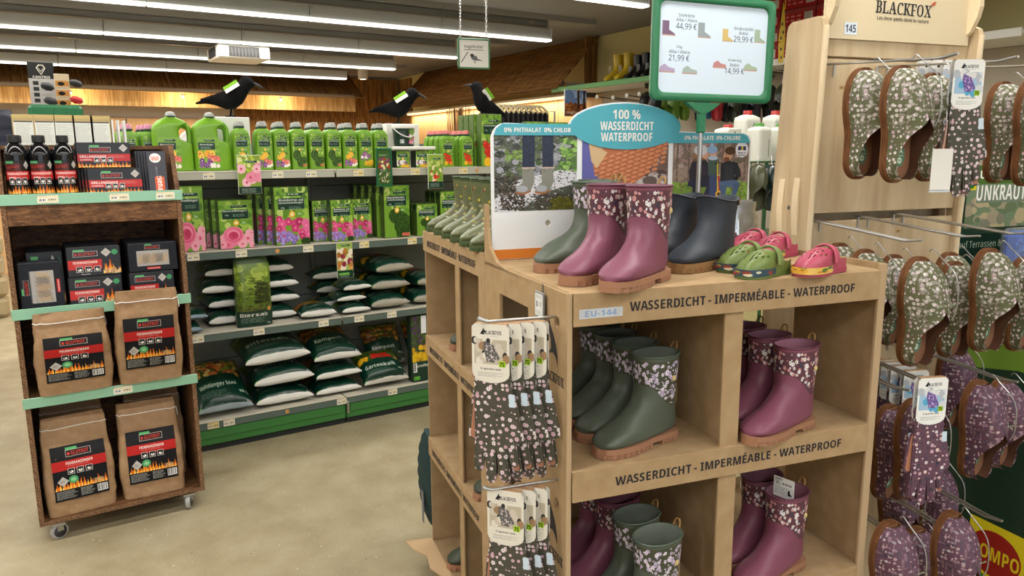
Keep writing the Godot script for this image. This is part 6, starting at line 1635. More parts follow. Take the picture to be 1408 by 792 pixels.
	for s in [-1, 1]: part(hr, "rail_foot", boxm(Vector3(s * 0.45, 0.012, 0), Vector3(0.05, 0.024, 0.45), 0.004), S.steel)
	for k in 11:
		var q := hr.position + Vector3(-0.4 + k * 0.062, hy, 0)
		var hg := thing("coat_hanger", "cream padded hanger with a dark coat on the rail", "hanger", q, 0.0, "hangers on the rail"); var ht2 := mb(); ht2.tube(smooth([Vector3(0, -0.04, -0.2), Vector3(0, 0.03, -0.1), Vector3(0, 0.05, 0), Vector3(0, 0.03, 0.1), Vector3(0, -0.04, 0.2)], 3), 0.013, 6); part(hg, "hanger_bar", ht2, mat(rgb(214, 200, 160), 0.7))
		part(hg, "coat", boxm(Vector3(0, -0.32, 0), Vector3(0.03, 0.6, 0.4), 0.012), mat(rgb(30, 28, 30), 0.8))
	var wt := thing("hat_table", "low stand with knitted hats beside the clothes rail", "table", on_z(752, 165, -6.2) * Vector3(1, 0, 1)); part(wt, "table_top", boxm(Vector3(0, 1.68, 0), Vector3(0.75, 0.02, 0.4), 0.003), S.white); part(wt, "pedestal", boxm(Vector3(0, 0.835, 0), Vector3(0.5, 1.67, 0.25), 0.01), S.white)
	for k in 9:
		var kh := thing("knitted_hat", "black and white knitted hat in the row on the low stand", "hat", wt.position + Vector3(-0.3 + (k % 5) * 0.14 + 0.05 * (k / 5), 1.6915, 0.08 - 0.16 * (k / 5)), k * 0.7, "knitted hats"); var km := mb(); km.lathe([[0.055, 0.0], [0.062, 0.02], [0.06, 0.05], [0.04, 0.085], [0.0, 0.1]], 14); part(kh, "knit", km, mat([rgb(196, 192, 184), rgb(60, 58, 58), rgb(150, 146, 140)][k % 3], 0.95)); var bm2 := mb(); bm2.lathe([[0.0, -0.018], [0.018, 0.0], [0.0, 0.018]], 8, Vector3(0, 0.112, 0)); part(kh, "bobble", bm2, mat(rgb(220, 216, 208), 0.95)); var cu := mb(); cu.lathe([[0.06, 0.0], [0.066, 0.008], [0.064, 0.024]], 14); part(kh, "cuff", cu, mat(rgb(40, 38, 40), 0.95))
	var dp := on_z(791, 142, -5.6)
	var ds := thing("dog_picture", "picture board with autumn trees above the knitted hats", "sign", Vector3(dp.x, 0, -5.6)); part(ds, "picture_board", boxm(Vector3(0, dp.y, 0), Vector3(0.25, 0.235, 0.012), 0.002), S.white); part(ds, "picture_print", faced("dog_photo", 0.245, 0.23, Vector3(0, dp.y, 0.0066)), paper); var dpm := mb(); dpm.tube([Vector3(0, 0.01, -0.012), Vector3(0, dp.y, -0.012)], 0.01, 8); part(ds, "board_pole", dpm, S.steel); part(ds, "pole_foot", boxm(Vector3(0, 0.008, 0), Vector3(0.3, 0.016, 0.3), 0.003), S.dark_steel)
	var bp2 := on_z(632, 158, -5.2)
	var bro := thing("twig_bundle", "bundle of brown twigs standing beyond the red capped bottles", "twigs", Vector3(bp2.x, 0, -5.2)); var tw := mb(); var g := RandomNumberGenerator.new(); g.seed = 6
	for k in 60: 
		var a := g.randf() * TAU; var r2 := g.randf() * 0.05
		tw.tube([Vector3(cos(a) * r2, 0.3, sin(a) * r2), Vector3(cos(a) * r2 * 2.4, bp2.y + 0.03 + g.randf() * 0.03, sin(a) * r2 * 2.0)], 0.003, 3)
	part(bro, "twigs", tw, mat(rgb(120, 84, 50), 0.9)); var tub := mb(); tub.lathe([[0.14, 0.0], [0.15, 0.01], [0.17, 0.4], [0.16, 0.4], [0.15, 0.3], [0.0, 0.3]], 20); part(bro, "tub", tub, S.dark_steel)
func build_right():
	# shelf along the yellow wall with rubber boots and shoe boxes, peg wall below
	var X := 5.0; var sy := 2.25
	var sh := thing("wall_shelf", "long white wall shelf with a green front edge", "shelf", Vector3(0, sy, 0)); part(sh, "shelf_board", boxm(Vector3(5.3, -0.012, -4.6), Vector3(0.59, 0.024, 4.7), 0.003), S.white); part(sh, "green_edge", boxm(Vector3(5.0, -0.014, -6.0), Vector3(0.012, 0.05, 1.9), 0.003), mat(rgb(70, 138, 66), 0.4)); part(sh, "white_edge", boxm(Vector3(5.0, -0.014, -3.65), Vector3(0.012, 0.05, 2.78), 0.003), S.white)
	for z in [-6.9, -5.7, -4.5, -3.3]: part(sh, "bracket", boxm(Vector3(5.4, -0.05, z), Vector3(0.36, 0.05, 0.012)), S.dark_steel)
	var pg := thing("peg_wall", "beige grey panel wall with hooks below the long shelf", "wall panel", Vector3.ZERO); 
	for k in 4: part(pg, "panel", boxm(Vector3(5.58, 1.3, -6.25 + k * 1.16), Vector3(0.02, 1.85, 1.15), 0.003), mat(rgb(178, 168, 150), 0.7))
	var tall := boot_mesh("tall")
	for q in [[836, 104, "yellow", rgb(206, 176, 40), 1.38], [849, 104, "yellow", rgb(206, 176, 40), 1.38], [861, 104, "black", rgb(26, 26, 28), 1.2], [871, 105, "black", rgb(24, 24, 26), 1.25], [881, 104, "black", rgb(28, 28, 30), 1.25], [891, 103, "black", rgb(24, 24, 26), 1.6]]:
		var p := on_x(q[0], q[1], 5.2)
		var b := thing("rubber_boot", "tall %s rubber boot on the long wall shelf" % q[2], "boot", Vector3(5.22, sy + 0.001, -6.16 + (q[0] - 836) * 0.0122), PI, "rubber boots on the wall shelf"); b.scale = Vector3(1.0, q[4], 1.0)
		var m := mat(q[3], 0.3); part(b, "upper", tall.upper, m); part(b, "lining", tall.lining, mat(q[3], 0.8)); part(b, "sole", tall.sole, S.black if q[2] == "black" else mat(rgb(120, 100, 30), 0.6)); part(b, "rim", tall.rim, m)
		part(b, "paper_tag", boxm(Vector3(0.0, 0.1, 0.07), Vector3(0.04, 0.06, 0.001)), S.white)
	for col in 4:
		for row in 4:
			var z := -4.14 + col * 0.31 + 0.01 * (row % 2)
			var b := thing("shoe_box", "red shoe box on the long wall shelf, %s column, %s row" % [["first", "second", "third", "fourth"][col], ["bottom", "second", "third", "top"][row]], "box", Vector3(5.17, sy + 0.001 + row * 0.1215, z), 0.0, "red shoe boxes"); part(b, "box_body", boxm(Vector3(0, 0.06, 0), Vector3(0.3, 0.12, 0.3), 0.003), mat(rgb(150, 26, 26), 0.5)); part(b, "end_print", faced("red_shoe_box_end" if col == 0 else "red_shoe_box", 0.29, 0.112, Vector3(-0.1506, 0.06, 0), Basis(Vector3.UP, -PI / 2)), paper); part(b, "lid_edge", boxm(Vector3(0, 0.1, 0), Vector3(0.304, 0.036, 0.304), 0.002), mat(rgb(140, 22, 24), 0.5))
	var tp := on_x(1077, 10, 4.9)
	var tape := thing("warning_ribbon", "yellow printed ribbon hanging in front of the red shoe boxes", "ribbon", Vector3(4.9, tp.y, tp.z)); var tm := mb(); tm.quad(Vector3(0, -0.24, -0.03), Vector3(0, -0.26, 0.035), Vector3(0, -0.06, 0.02), Vector3(0, 0.04, 0.0)); tm.quad(Vector3(0, -0.4, -0.02), Vector3(0, -0.4, 0.025), Vector3(0, -0.25, 0.03), Vector3(0, -0.25, -0.028)); tm.quad(Vector3(0, -0.02, 0.01), Vector3(0, -0.02, 0.02), Vector3(0, 0.62, 0.055), Vector3(0, 0.62, 0.045)); part(tape, "ribbon_strip", tm, mat(rgb(206, 176, 40), 0.5))
	for q in [[0, -0.12], [0.012, -0.18], [-0.005, -0.22], [0.0, -0.3], [0.006, -0.36]]: part(tape, "black_mark", boxm(Vector3(-0.0012, q[1], q[0]), Vector3(0.0012, 0.02, 0.012)), S.black)
	# hooks and hung garden shoes
	var hooks := [[820, 133], [842, 134], [861, 131], [878, 129], [896, 128]]
	for q in hooks:
		var p := on_x(q[0], q[1], 5.15)
		var hk := mb(); hk.tube([Vector3(5.57, p.y - 0.03, p.z), Vector3(5.17, p.y, p.z)], 0.006, 6); part(pg, "hook", hk, S.dark_steel); var kn := mb(); kn.lathe([[0.0, 0.0], [0.022, 0.0], [0.022, 0.012], [0.0, 0.012]], 10, Vector3(5.165, p.y, p.z), Basis(Vector3.BACK, PI / 2)); part(pg, "hook_knob", kn, S.white)
	var shoes := [[890, 146, rgb(30, 32, 34)], [904, 146, rgb(28, 30, 32)], [918, 146, rgb(96, 128, 46)], [930, 145, rgb(88, 120, 40)], [944, 145, rgb(110, 146, 50)], [966, 146, rgb(30, 38, 48)], [976, 142, rgb(34, 88, 140)], [989, 144, rgb(160, 40, 44)], [1001, 146, rgb(28, 30, 32)], [1014, 146, rgb(48, 52, 38)], [1027, 143, rgb(26, 30, 42)], [1041, 144, rgb(28, 30, 40)], [1060, 141, rgb(30, 32, 30)], [1078, 140, rgb(52, 54, 40)]]
	for q in shoes:
		var p := on_x(q[0], q[1], 5.32 if shoes.find(q) % 2 == 0 else 5.12)
		var nm: String = {rgb(34, 88, 140): "blue", rgb(160, 40, 44): "red"}.get(q[2], "green" if q[2].g > 0.42 else "dark")
		var s := thing("garden_clog", "%s rubber garden clog hanging on the peg wall" % nm, "clog", p, 0.0, "garden clogs on the peg wall")
		s.basis = Basis(Vector3.UP, Vector3(-1, 0, 0), Vector3.UP.cross(Vector3(-1, 0, 0)))
		clog_shape(s, mat(q[2], 0.3), mat(q[2], 0.5), mat(q[2], 0.6), 1.0, true)
		var hk := mb(); hk.tube([Vector3(0.14, 0.03, 0), Vector3(0.24, 0.02, 0)], 0.003, 5); part(s, "hanger", hk, S.steel)
		var rd := mb(); rd.tube([Vector3(5.57, p.y + 0.26, p.z), Vector3(p.x - 0.03, p.y + 0.275, p.z)], 0.006, 6); part(pg, "hook", rd, S.dark_steel)
	# green wire rack with white canisters
	var rp := on_z(1057, 226, -2.75)
	var rk := thing("wire_rack", "green wire rack carrying white canisters behind the plywood stand", "rack", Vector3(rp.x + 0.05, 0, -2.85)); var gm := mat(rgb(36, 84, 44), 0.4)
	var ry := on_z(1045, 222, -2.75).y
	for y in [ry, ry - 0.42]:
		var wr := mb()
		for k in 16: wr.tube([Vector3(-0.42 + k * 0.056, y - 0.004, 0.2), Vector3(-0.42 + k * 0.056, y - 0.004, -0.3)], 0.0025, 4)
		for k in 16: wr.tube([Vector3(-0.42 + k * 0.056, y + 0.0, 0.2), Vector3(-0.42 + k * 0.056, y - 0.075, 0.2)], 0.0025, 4)
		for dy in [0.0, -0.03, -0.075]: wr.tube([Vector3(-0.42, y + dy, 0.2), Vector3(0.42, y + dy, 0.2)], 0.003, 4)
		part(rk, "wire_shelf", wr, gm)
	for s in [-1, 1]:
		for q in [0.2, -0.3]: var po := mb(); po.tube([Vector3(s * 0.43, 0, q), Vector3(s * 0.43, ry + 0.02, q)], 0.011, 8); part(rk, "post", po, gm)
	for q in [[1043, 0.1, 0.2, rgb(86, 150, 60), 0], [1072, 0.1, 0.2, rgb(86, 150, 60), 0], [1000, -0.1, 0.2, rgb(170, 40, 36), 1], [1026, -0.12, 0.28, rgb(170, 40, 36), 1], [1064, -0.12, 0.285, rgb(170, 40, 36), 1]]:
		var z: float = -2.85 + q[1]
		var x := on_z(q[0], 200, z).x
		var c := thing("white_canister", "white canister with a %s cap on the green wire rack" % ["green", "red"][q[4]], "canister", Vector3(x, ry + 0.001, z), 0.0, "white canisters"); var rows := []
		for t in [[0.0, 0.92], [0.03, 1.0], [0.78, 1.0], [0.86, 0.94], [0.9, 0.6], [0.92, 0.36]]:
			var r := PackedVector3Array()
			for j in 20:
				var e := se(TAU * j / 20, 4.0); r.append(Vector3(e.x * (0.074 if q[4] == 1 else 0.056) * t[1], t[0] * q[2], e.y * 0.05 * t[1]))
			rows.append(r)
		var cm := mb(); cm.grid(rows, true, 0, Rect2(0, 0, 1, 1), true, true); part(c, "canister_body", cm, mat(rgb(216, 216, 204), 0.45)); var cp := mb(); cp.lathe([[0.024, q[2] * 0.9], [0.025, q[2] * 0.92], [0.025, q[2]], [0.0, q[2]]], 14); part(c, "screw_cap", cp, mat(q[3], 0.4)); 
		if q[4] == 1: part(c, "mark", faced("canister_mark", 0.1, 0.1, Vector3(0, q[2] * 0.62, 0.0512)), paper)
		else: part(c, "level_line", boxm(Vector3(0.02, q[2] * 0.35, 0.0505), Vector3(0.003, 0.09, 0.001)), mat(rgb(90, 110, 80), 0.6))
	for k in 3:
		var p := on_z(1040 + k * 19, 258, -2.615)
		var s := thing("garden_clog", "dark rubber garden clog hanging on the green wire rack", "clog", p, 0.0, "clogs on the wire rack"); s.basis = Basis(Vector3.UP, Vector3(-0.5, 0, 0.86), Vector3.UP.cross(Vector3(-0.5, 0, 0.86))); var cc: Color = [rgb(70, 72, 50), rgb(30, 44, 40), rgb(28, 30, 34)][k]
		clog_shape(s, mat(cc, 0.3), mat(cc, 0.5), mat(cc, 0.6), 0.85, true); var hk := mb(); hk.tube([Vector3(0.1, 0.03, 0), Vector3(0.13, 0.0, 0), Vector3(0.17, -0.008, 0)], 0.003, 5); part(s, "hanger", hk, S.steel)
	# weed killer display beside the plywood stand
	var cd := dthing("weed_killer_display", "dark green weed killer floor display with yellow logo and poster header", "display", 0, 0, 0)
	var dk := mat(rgb(10, 48, 34), 0.4)
	part(cd, "side_wall", boxm(Vector3(1.77, 0.46, -0.36), Vector3(0.02, 0.92, 0.72), 0.002), dk)
	var hill := mb(); hill.prism(PackedVector2Array([Vector2(0.0, 0.72), Vector2(0.12, 0.8), Vector2(0.3, 0.835), Vector2(0.5, 0.8), Vector2(0.72, 0.7), Vector2(0.72, 0.92), Vector2(0.0, 0.92)]), 0.0, 0.0008, Basis(Vector3(0, 0, -1), Vector3(0, 1, 0), Vector3(1, 0, 0)), Vector3(1.7588, 0, 0)); part(cd, "light_green_field", hill, mat(rgb(104, 140, 40), 0.5))
	part(cd, "logo", faced("compo_mark", 0.21, 0.25, Vector3(1.7585, 0.155, -0.31), Basis(Vector3.UP, -PI / 2)), paper)
	part(cd, "front_wall", boxm(Vector3(2.18, 0.3, -0.01), Vector3(0.8, 0.6, 0.02), 0.002), dk); part(cd, "back_wall", boxm(Vector3(2.18, 0.74, -0.71), Vector3(0.8, 1.48, 0.02), 0.002), dk); part(cd, "far_wall", boxm(Vector3(2.59, 0.46, -0.36), Vector3(0.02, 0.92, 0.72), 0.002), dk)
	for y in [0.04, 0.75, 1.1]: part(cd, "shelf", boxm(Vector3(2.18, y, -0.45 if y > 0.5 else -0.36), Vector3(0.79, 0.015, 0.48 if y > 0.5 else 0.66)), dk)
	part(cd, "poster", faced("weed_poster", 0.46, 0.235, Vector3(2.17, 1.38, -0.6988)), paper); part(cd, "poster_strip", faced("terrace_strip", 0.24, 0.08, Vector3(2.03, 1.2, -0.6985)), paper)
	for k in 2:
		var p := Vector3(2.03 + k * 0.16, 1.115, 0.55)
		var pk := dthing("blue_pouch", "blue plastic pouch in clear wrap, %s on the weed killer display" % ["left", "right"][k], "pouch", p.x, p.y, p.z); part(pk, "pouch_body", boxm(Vector3(0, 0.075, 0), Vector3(0.12, 0.15, 0.05), 0.02), mat(rgb(38, 80, 168), 0.25)); part(pk, "pouch_print", faced("blue_pack", 0.085, 0.11, Vector3(0, 0.075, 0.0256)), film); part(pk, "clear_wrap", boxm(Vector3(0, 0.078, 0), Vector3(0.132, 0.165, 0.064), 0.02), clear(Color(0.9, 0.95, 1.0), 0.12, 0.06))

# ---------- what is printed on labels, cards and signs ----------
const BLK := Color(0.09, 0.09, 0.1)
const RED := Color(0.72, 0.16, 0.15)
const WHT := Color(0.95, 0.94, 0.92)
const DKG := Color(0.03, 0.2, 0.15)
func flames(x: float, y: float, w: float, h: float, n: int, sd: int):
	var g := RandomNumberGenerator.new(); g.seed = sd
	for pass_ in 3:
		var c: Color = [Color(0.85, 0.42, 0.1), Color(0.95, 0.65, 0.2), Color(1, 0.88, 0.55)][pass_]
		for i in n:
			var cx := x + w * (i + 0.5 + g.randf_range(-0.3, 0.3)) / n
			var hh: float = h * g.randf_range(0.35, 1.0) * [1.0, 0.75, 0.45][pass_]
			var ww: float = w / n * [0.55, 0.35, 0.18][pass_]
			poly([Vector2(cx - ww, y + h), Vector2(cx - ww * 0.9, y + h - hh * 0.35), Vector2(cx - ww * 0.2, y + h - hh * 0.6), Vector2(cx + g.randf_range(-0.4, 0.4) * ww, y + h - hh), Vector2(cx + ww * 0.5, y + h - hh * 0.55), Vector2(cx + ww, y + h - hh * 0.3), Vector2(cx + ww * 0.8, y + h)], c)
func ember_logo(x: float, y: float, w: float, h: float):
	rect(x - w * 0.48, y - h * 0.85, w * 0.45, h * 0.35, Color(0.35, 0.68, 0.42))
	frame(x - w / 2, y - h / 2, w, h, maxf(1, h * 0.07), Color(0.85, 0.8, 0.78))
	write("GLUTROT", x + w * 0.06, y, h * 0.55, Color(0.78, 0.25, 0.2), w * 0.7)
	disc(x - w * 0.39, y + h * 0.05, h * 0.18, h * 0.24, Color(0.78, 0.25, 0.2))
func three_icons(x: float, y: float, s: float):
	for k in 3:
		rect(x + k * s * 1.3, y, s, s, BLK); frame(x + k * s * 1.3, y, s, s, maxf(1, s * 0.07), WHT)
		disc(x + k * s * 1.3 + s * 0.5, y + s * 0.58, s * 0.3, s * 0.22, WHT); disc(x + k * s * 1.3 + s * (0.4 + 0.1 * k), y + s * 0.5, s * 0.12, s * 0.1, BLK)
func diamond(x: float, y: float, r: float):
	poly([Vector2(x, y - r), Vector2(x + r, y), Vector2(x, y + r), Vector2(x - r, y)], Color(0.72, 0.7, 0.68))
	small_print(x - r * 0.5, y - r * 0.2, r, r * 0.5, maxf(1.5, r * 0.12), Color(0.3, 0.3, 0.32))
func leaf_logo(x: float, y: float, w: float, h: float):   # the fertiliser maker's mark: a framed strip with a green end
	rect(x, y, w, h, DKG); frame(x, y, w, h, 1, Color(0.6, 0.75, 0.5)); rect(x + 2, y + 2, w * 0.16, h - 4, Color(0.45, 0.7, 0.2))
	small_print(x + w * 0.24, y + h * 0.3, w * 0.66, h * 0.4, h * 0.4, Color(0.85, 0.9, 0.8))
func green_backdrop(sd: int, base := Color(0.45, 0.62, 0.2)):
	rect(0, 0, box_.size.x, box_.size.y, base)
	dots(0, 0, box_.size.x, box_.size.y * 0.6, 40, box_.size.x * 0.04, box_.size.x * 0.12, [Color(0.6, 0.74, 0.3), Color(0.36, 0.54, 0.16), Color(0.72, 0.8, 0.45), Color(0.5, 0.66, 0.25), Color(0.3, 0.45, 0.16)], sd)
func hedge_balls(x: float, y: float, w: float, h: float, n: int, r: float, sd: int):
	var g := RandomNumberGenerator.new(); g.seed = sd
	for i in n:
		var cx := x + g.randf() * w; var cy := y + h * (i + 0.5) / n
		disc(cx, cy, r, r * 0.9, Color(0.16, 0.28, 0.1))
		dots(cx - r * 0.8, cy - r * 0.75, r * 1.5, r * 1.4, 90, 1, 2.5, [Color(0.3, 0.45, 0.16), Color(0.22, 0.36, 0.12), Color(0.4, 0.55, 0.22), Color(0.12, 0.22, 0.08)], sd + i)
func fert_front(called: String, w: int, h: int, title: Array, theme: String, sd: int):
	pen(A, called, w, h, Color(0.4, 0.6, 0.18)); green_backdrop(sd)
	match theme:
		"rose":
			dots(0, h * 0.55, w, h * 0.4, 30, 4, 9, [Color(0.25, 0.42, 0.15), Color(0.35, 0.5, 0.2)], sd)
			cluster(0, h * 0.75, w, h * 0.24, 7, w * 0.16, [Color(0.93, 0.62, 0.7), Color(0.9, 0.45, 0.58)], [Color(0.85, 0.3, 0.45)], sd, 7)
			for k in 5: disc(w * 0.4 + sin(k * 2.0) * k, h * 0.72 + cos(k * 2.0) * k, w * (0.3 - k * 0.05), w * (0.27 - k * 0.045), [Color(0.92, 0.5, 0.63), Color(0.87, 0.36, 0.52), Color(0.94, 0.56, 0.68), Color(0.82, 0.28, 0.45), Color(0.75, 0.2, 0.38)][k])
			cluster(w * 0.7, h * 0.6, w * 0.3, h * 0.12, 3, w * 0.11, [Color(0.93, 0.62, 0.7)], [Color(0.85, 0.4, 0.5)], sd + 4, 6)
		"rhodo":
			cluster(w * 0.05, h * 0.55, w * 0.95, h * 0.36, 26, w * 0.11, [Color(0.8, 0.2, 0.45), Color(0.88, 0.35, 0.58), Color(0.7, 0.15, 0.38)], [Color(0.95, 0.6, 0.7)], sd, 5)
			cluster(0, h * 0.78, w * 0.65, h * 0.2, 30, w * 0.06, [Color(0.5, 0.42, 0.75), Color(0.62, 0.55, 0.85), Color(0.4, 0.32, 0.66)], [Color(0.8, 0.75, 0.9)], sd + 1, 4)
			disc(w * 0.88, h * 0.95, w * 0.16, h * 0.06, Color(0.16, 0.26, 0.1))
		"box":
			hedge_balls(w * 0.1, h * 0.55, w * 0.8, h * 0.4, 6, w * 0.26, sd)
			rect(w * 0.68, h * 0.92, w * 0.3, h * 0.06, Color(0.8, 0.4, 0.33))
		"flowers":
			cluster(0, h * 0.62, w * 0.6, h * 0.1, 5, w * 0.17, [Color(0.95, 0.75, 0.2), Color(0.93, 0.65, 0.15)], [Color(0.5, 0.2, 0.3)], sd, 8)
			cluster(w * 0.4, h * 0.76, w * 0.6, h * 0.12, 8, w * 0.12, [Color(0.85, 0.35, 0.33), Color(0.9, 0.5, 0.45)], [Color(0.95, 0.8, 0.6)], sd + 1)
			cluster(0, h * 0.84, w * 0.6, h * 0.15, 9, w * 0.13, [Color(0.35, 0.15, 0.42), Color(0.5, 0.25, 0.55)], [Color(0.9, 0.85, 0.9)], sd + 2)
			cluster(w * 0.6, h * 0.92, w * 0.4, h * 0.08, 5, w * 0.1, [Color(0.95, 0.92, 0.9)], [Color(0.9, 0.85, 0.5)], sd + 3)
		"violet":
			cluster(0, h * 0.6, w * 0.8, h * 0.22, 12, w * 0.14, [Color(0.55, 0.3, 0.55), Color(0.93, 0.9, 0.93), Color(0.4, 0.18, 0.42)], [Color(0.95, 0.9, 0.6)], sd)
			cluster(w * 0.35, h * 0.82, w * 0.65, h * 0.17, 9, w * 0.13, [Color(0.93, 0.75, 0.15), Color(0.88, 0.66, 0.1)], [Color(0.8, 0.5, 0.1)], sd + 2, 9)
		"tomato":
			dots(0, h * 0.5, w, h * 0.15, 18, w * 0.05, w * 0.1, [Color(0.3, 0.5, 0.18), Color(0.4, 0.6, 0.25)], sd)
			for k in 9:
				var px := w * (0.2 + 0.6 * fmod(k * 0.37, 1.0)); var py := h * (0.58 + 0.045 * k)
				disc(px, py, w * 0.14, w * 0.13, Color(0.78, 0.16, 0.1)); disc(px - w * 0.04, py - w * 0.04, w * 0.04, w * 0.03, Color(0.9, 0.4, 0.3))
			disc(w * 0.3, h * 0.92, w * 0.18, w * 0.16, Color(0.92, 0.72, 0.15)); disc(w * 0.75, h * 0.92, w * 0.17, w * 0.15, Color(0.85, 0.5, 0.12))
		"peas":
			cluster(0, h * 0.5, w, h * 0.45, 40, w * 0.07, [Color(0.25, 0.45, 0.15), Color(0.35, 0.55, 0.2), Color(0.5, 0.65, 0.25)], [Color(0.8, 0.85, 0.5)], sd)
	leaf_logo(w * 0.26, h * 0.1, w * 0.6, h * 0.06)
	rect(w * 0.1, h * 0.19, w * 0.78, h * 0.2, DKG); frame(w * 0.1, h * 0.19, w * 0.78, h * 0.2, 1, Color(0.5, 0.65, 0.45))
	for k in title.size(): write(title[k], w * 0.49, h * (0.225 + 0.05 * k), h * 0.045, WHT, w * (0.7 if title[k].length() > 8 else 0.5))
	var yy := h * (0.26 + 0.05 * (title.size() - 1))
	write("2 kg", w * 0.24, yy + h * 0.05, h * 0.035, WHT); small_print(w * 0.42, yy + h * 0.03, w * 0.4, h * 0.06, maxf(2, h * 0.014), Color(0.75, 0.85, 0.78), sd)
	disc(w * 0.5, h * 0.47, w * 0.09, w * 0.09, Color(0.88, 0.68, 0.2)); disc(w * 0.5, h * 0.47, w * 0.05, w * 0.05, Color(0.95, 0.9, 0.7))
	disc(w * 0.74, h * 0.47, w * 0.12, h * 0.04, Color(0.35, 0.58, 0.16)); write("Bio", w * 0.74, h * 0.468, h * 0.045, WHT, 0, "sans")
func sack_print(called: String, w: int, h: int, title: String, theme: int, sd: int):
	# the far half is a photograph, the near half dark green with lettering
	pen(A, called, w, h, DKG)
	rect(0, 0, w, h * 0.5, Color(0.22, 0.3, 0.1))
	dots(0, 0, w, h * 0.3, 60, 5, 14, [Color(0.35, 0.46, 0.14), Color(0.25, 0.36, 0.12), Color(0.45, 0.52, 0.2)], sd)
	match theme:
		0:
			dots(w * 0.2, h * 0.15, w * 0.6, h * 0.3, 160, 2, 6, [Color(0.14, 0.2, 0.06), Color(0.2, 0.28, 0.1), Color(0.3, 0.38, 0.14), Color(0.1, 0.13, 0.05)], sd)
		1:
			dots(0, h * 0.22, w, h * 0.26, 120, 4, 10, [Color(0.45, 0.25, 0.12), Color(0.62, 0.38, 0.15), Color(0.35, 0.16, 0.1), Color(0.7, 0.5, 0.2), Color(0.3, 0.32, 0.12)], sd)
		2:
			dots(w * 0.1, h * 0.1, w * 0.8, h * 0.22, 120, 3, 8, [Color(0.2, 0.32, 0.1), Color(0.3, 0.42, 0.15)], sd)
			dots(w * 0.4, h * 0.34, w * 0.25, h * 0.13, 26, 5, 9, [Color(0.7, 0.12, 0.1), Color(0.8, 0.2, 0.15)], sd + 1)
			dots(w * 0.12, h * 0.38, w * 0.22, h * 0.1, 12, 6, 11, [Color(0.9, 0.7, 0.15), Color(0.85, 0.62, 0.1)], sd + 2)
		3:
			dots(w * 0.1, h * 0.2, w * 0.8, h * 0.25, 100, 4, 9, [Color(0.35, 0.16, 0.14), Color(0.66, 0.3, 0.12), Color(0.42, 0.5, 0.16), Color(0.75, 0.45, 0.2), Color(0.8, 0.68, 0.4)], sd)
	poly([Vector2(0, h * 0.5), Vector2(w * 0.5, h * 0.44), Vector2(w, h * 0.5), Vector2(w, h), Vector2(0, h)], DKG)
	write(title, w * 0.45, h * 0.6, h * 0.085, Color(0.82, 0.86, 0.8), w * (0.5 if title.length() > 9 else 0.42))
	small_print(w * 0.2, h * 0.68, w * 0.4, h * 0.1, 3, Color(0.6, 0.7, 0.62), sd)
	write("10 kg", w * 0.8, h * 0.72, h * 0.055, Color(0.8, 0.85, 0.8))
	rect(w * 0.06, h * 0.88, w * 0.1, h * 0.06, Color(0.45, 0.7, 0.3)); small_print(w * 0.18, h * 0.89, w * 0.4, h * 0.05, 3, Color(0.7, 0.78, 0.7), sd + 1); barcode(w * 0.8, h * 0.86, w * 0.12, h * 0.08)
	disc(w * 0.78, h * 0.47, w * 0.05, w * 0.05, Color(0.85, 0.65, 0.3))
func shoe_pic(x: float, y: float, s: float, c: Color, clog: bool):
	if clog:
		poly([Vector2(x, y + s * 0.5), Vector2(x + s * 0.05, y + s * 0.3), Vector2(x + s * 0.35, y + s * 0.12), Vector2(x + s * 0.6, y + s * 0.3), Vector2(x + s * 1.0, y + s * 0.38), Vector2(x + s * 1.02, y + s * 0.55), Vector2(x, y + s * 0.58)], c)
		rect(x, y + s * 0.55, s, s * 0.08, Color(0.7, 0.55, 0.5))
	else:
		poly([Vector2(x, y), Vector2(x + s * 0.52, y), Vector2(x + s * 0.52, y + s * 0.6), Vector2(x + s * 0.8, y + s * 0.75), Vector2(x + s, y + s * 0.88), Vector2(x + s, y + s * 0.98), Vector2(x, y + s * 0.95)], c)
		rect(x, y + s * 0.93, s, s * 0.09, Color(0.7, 0.58, 0.52))

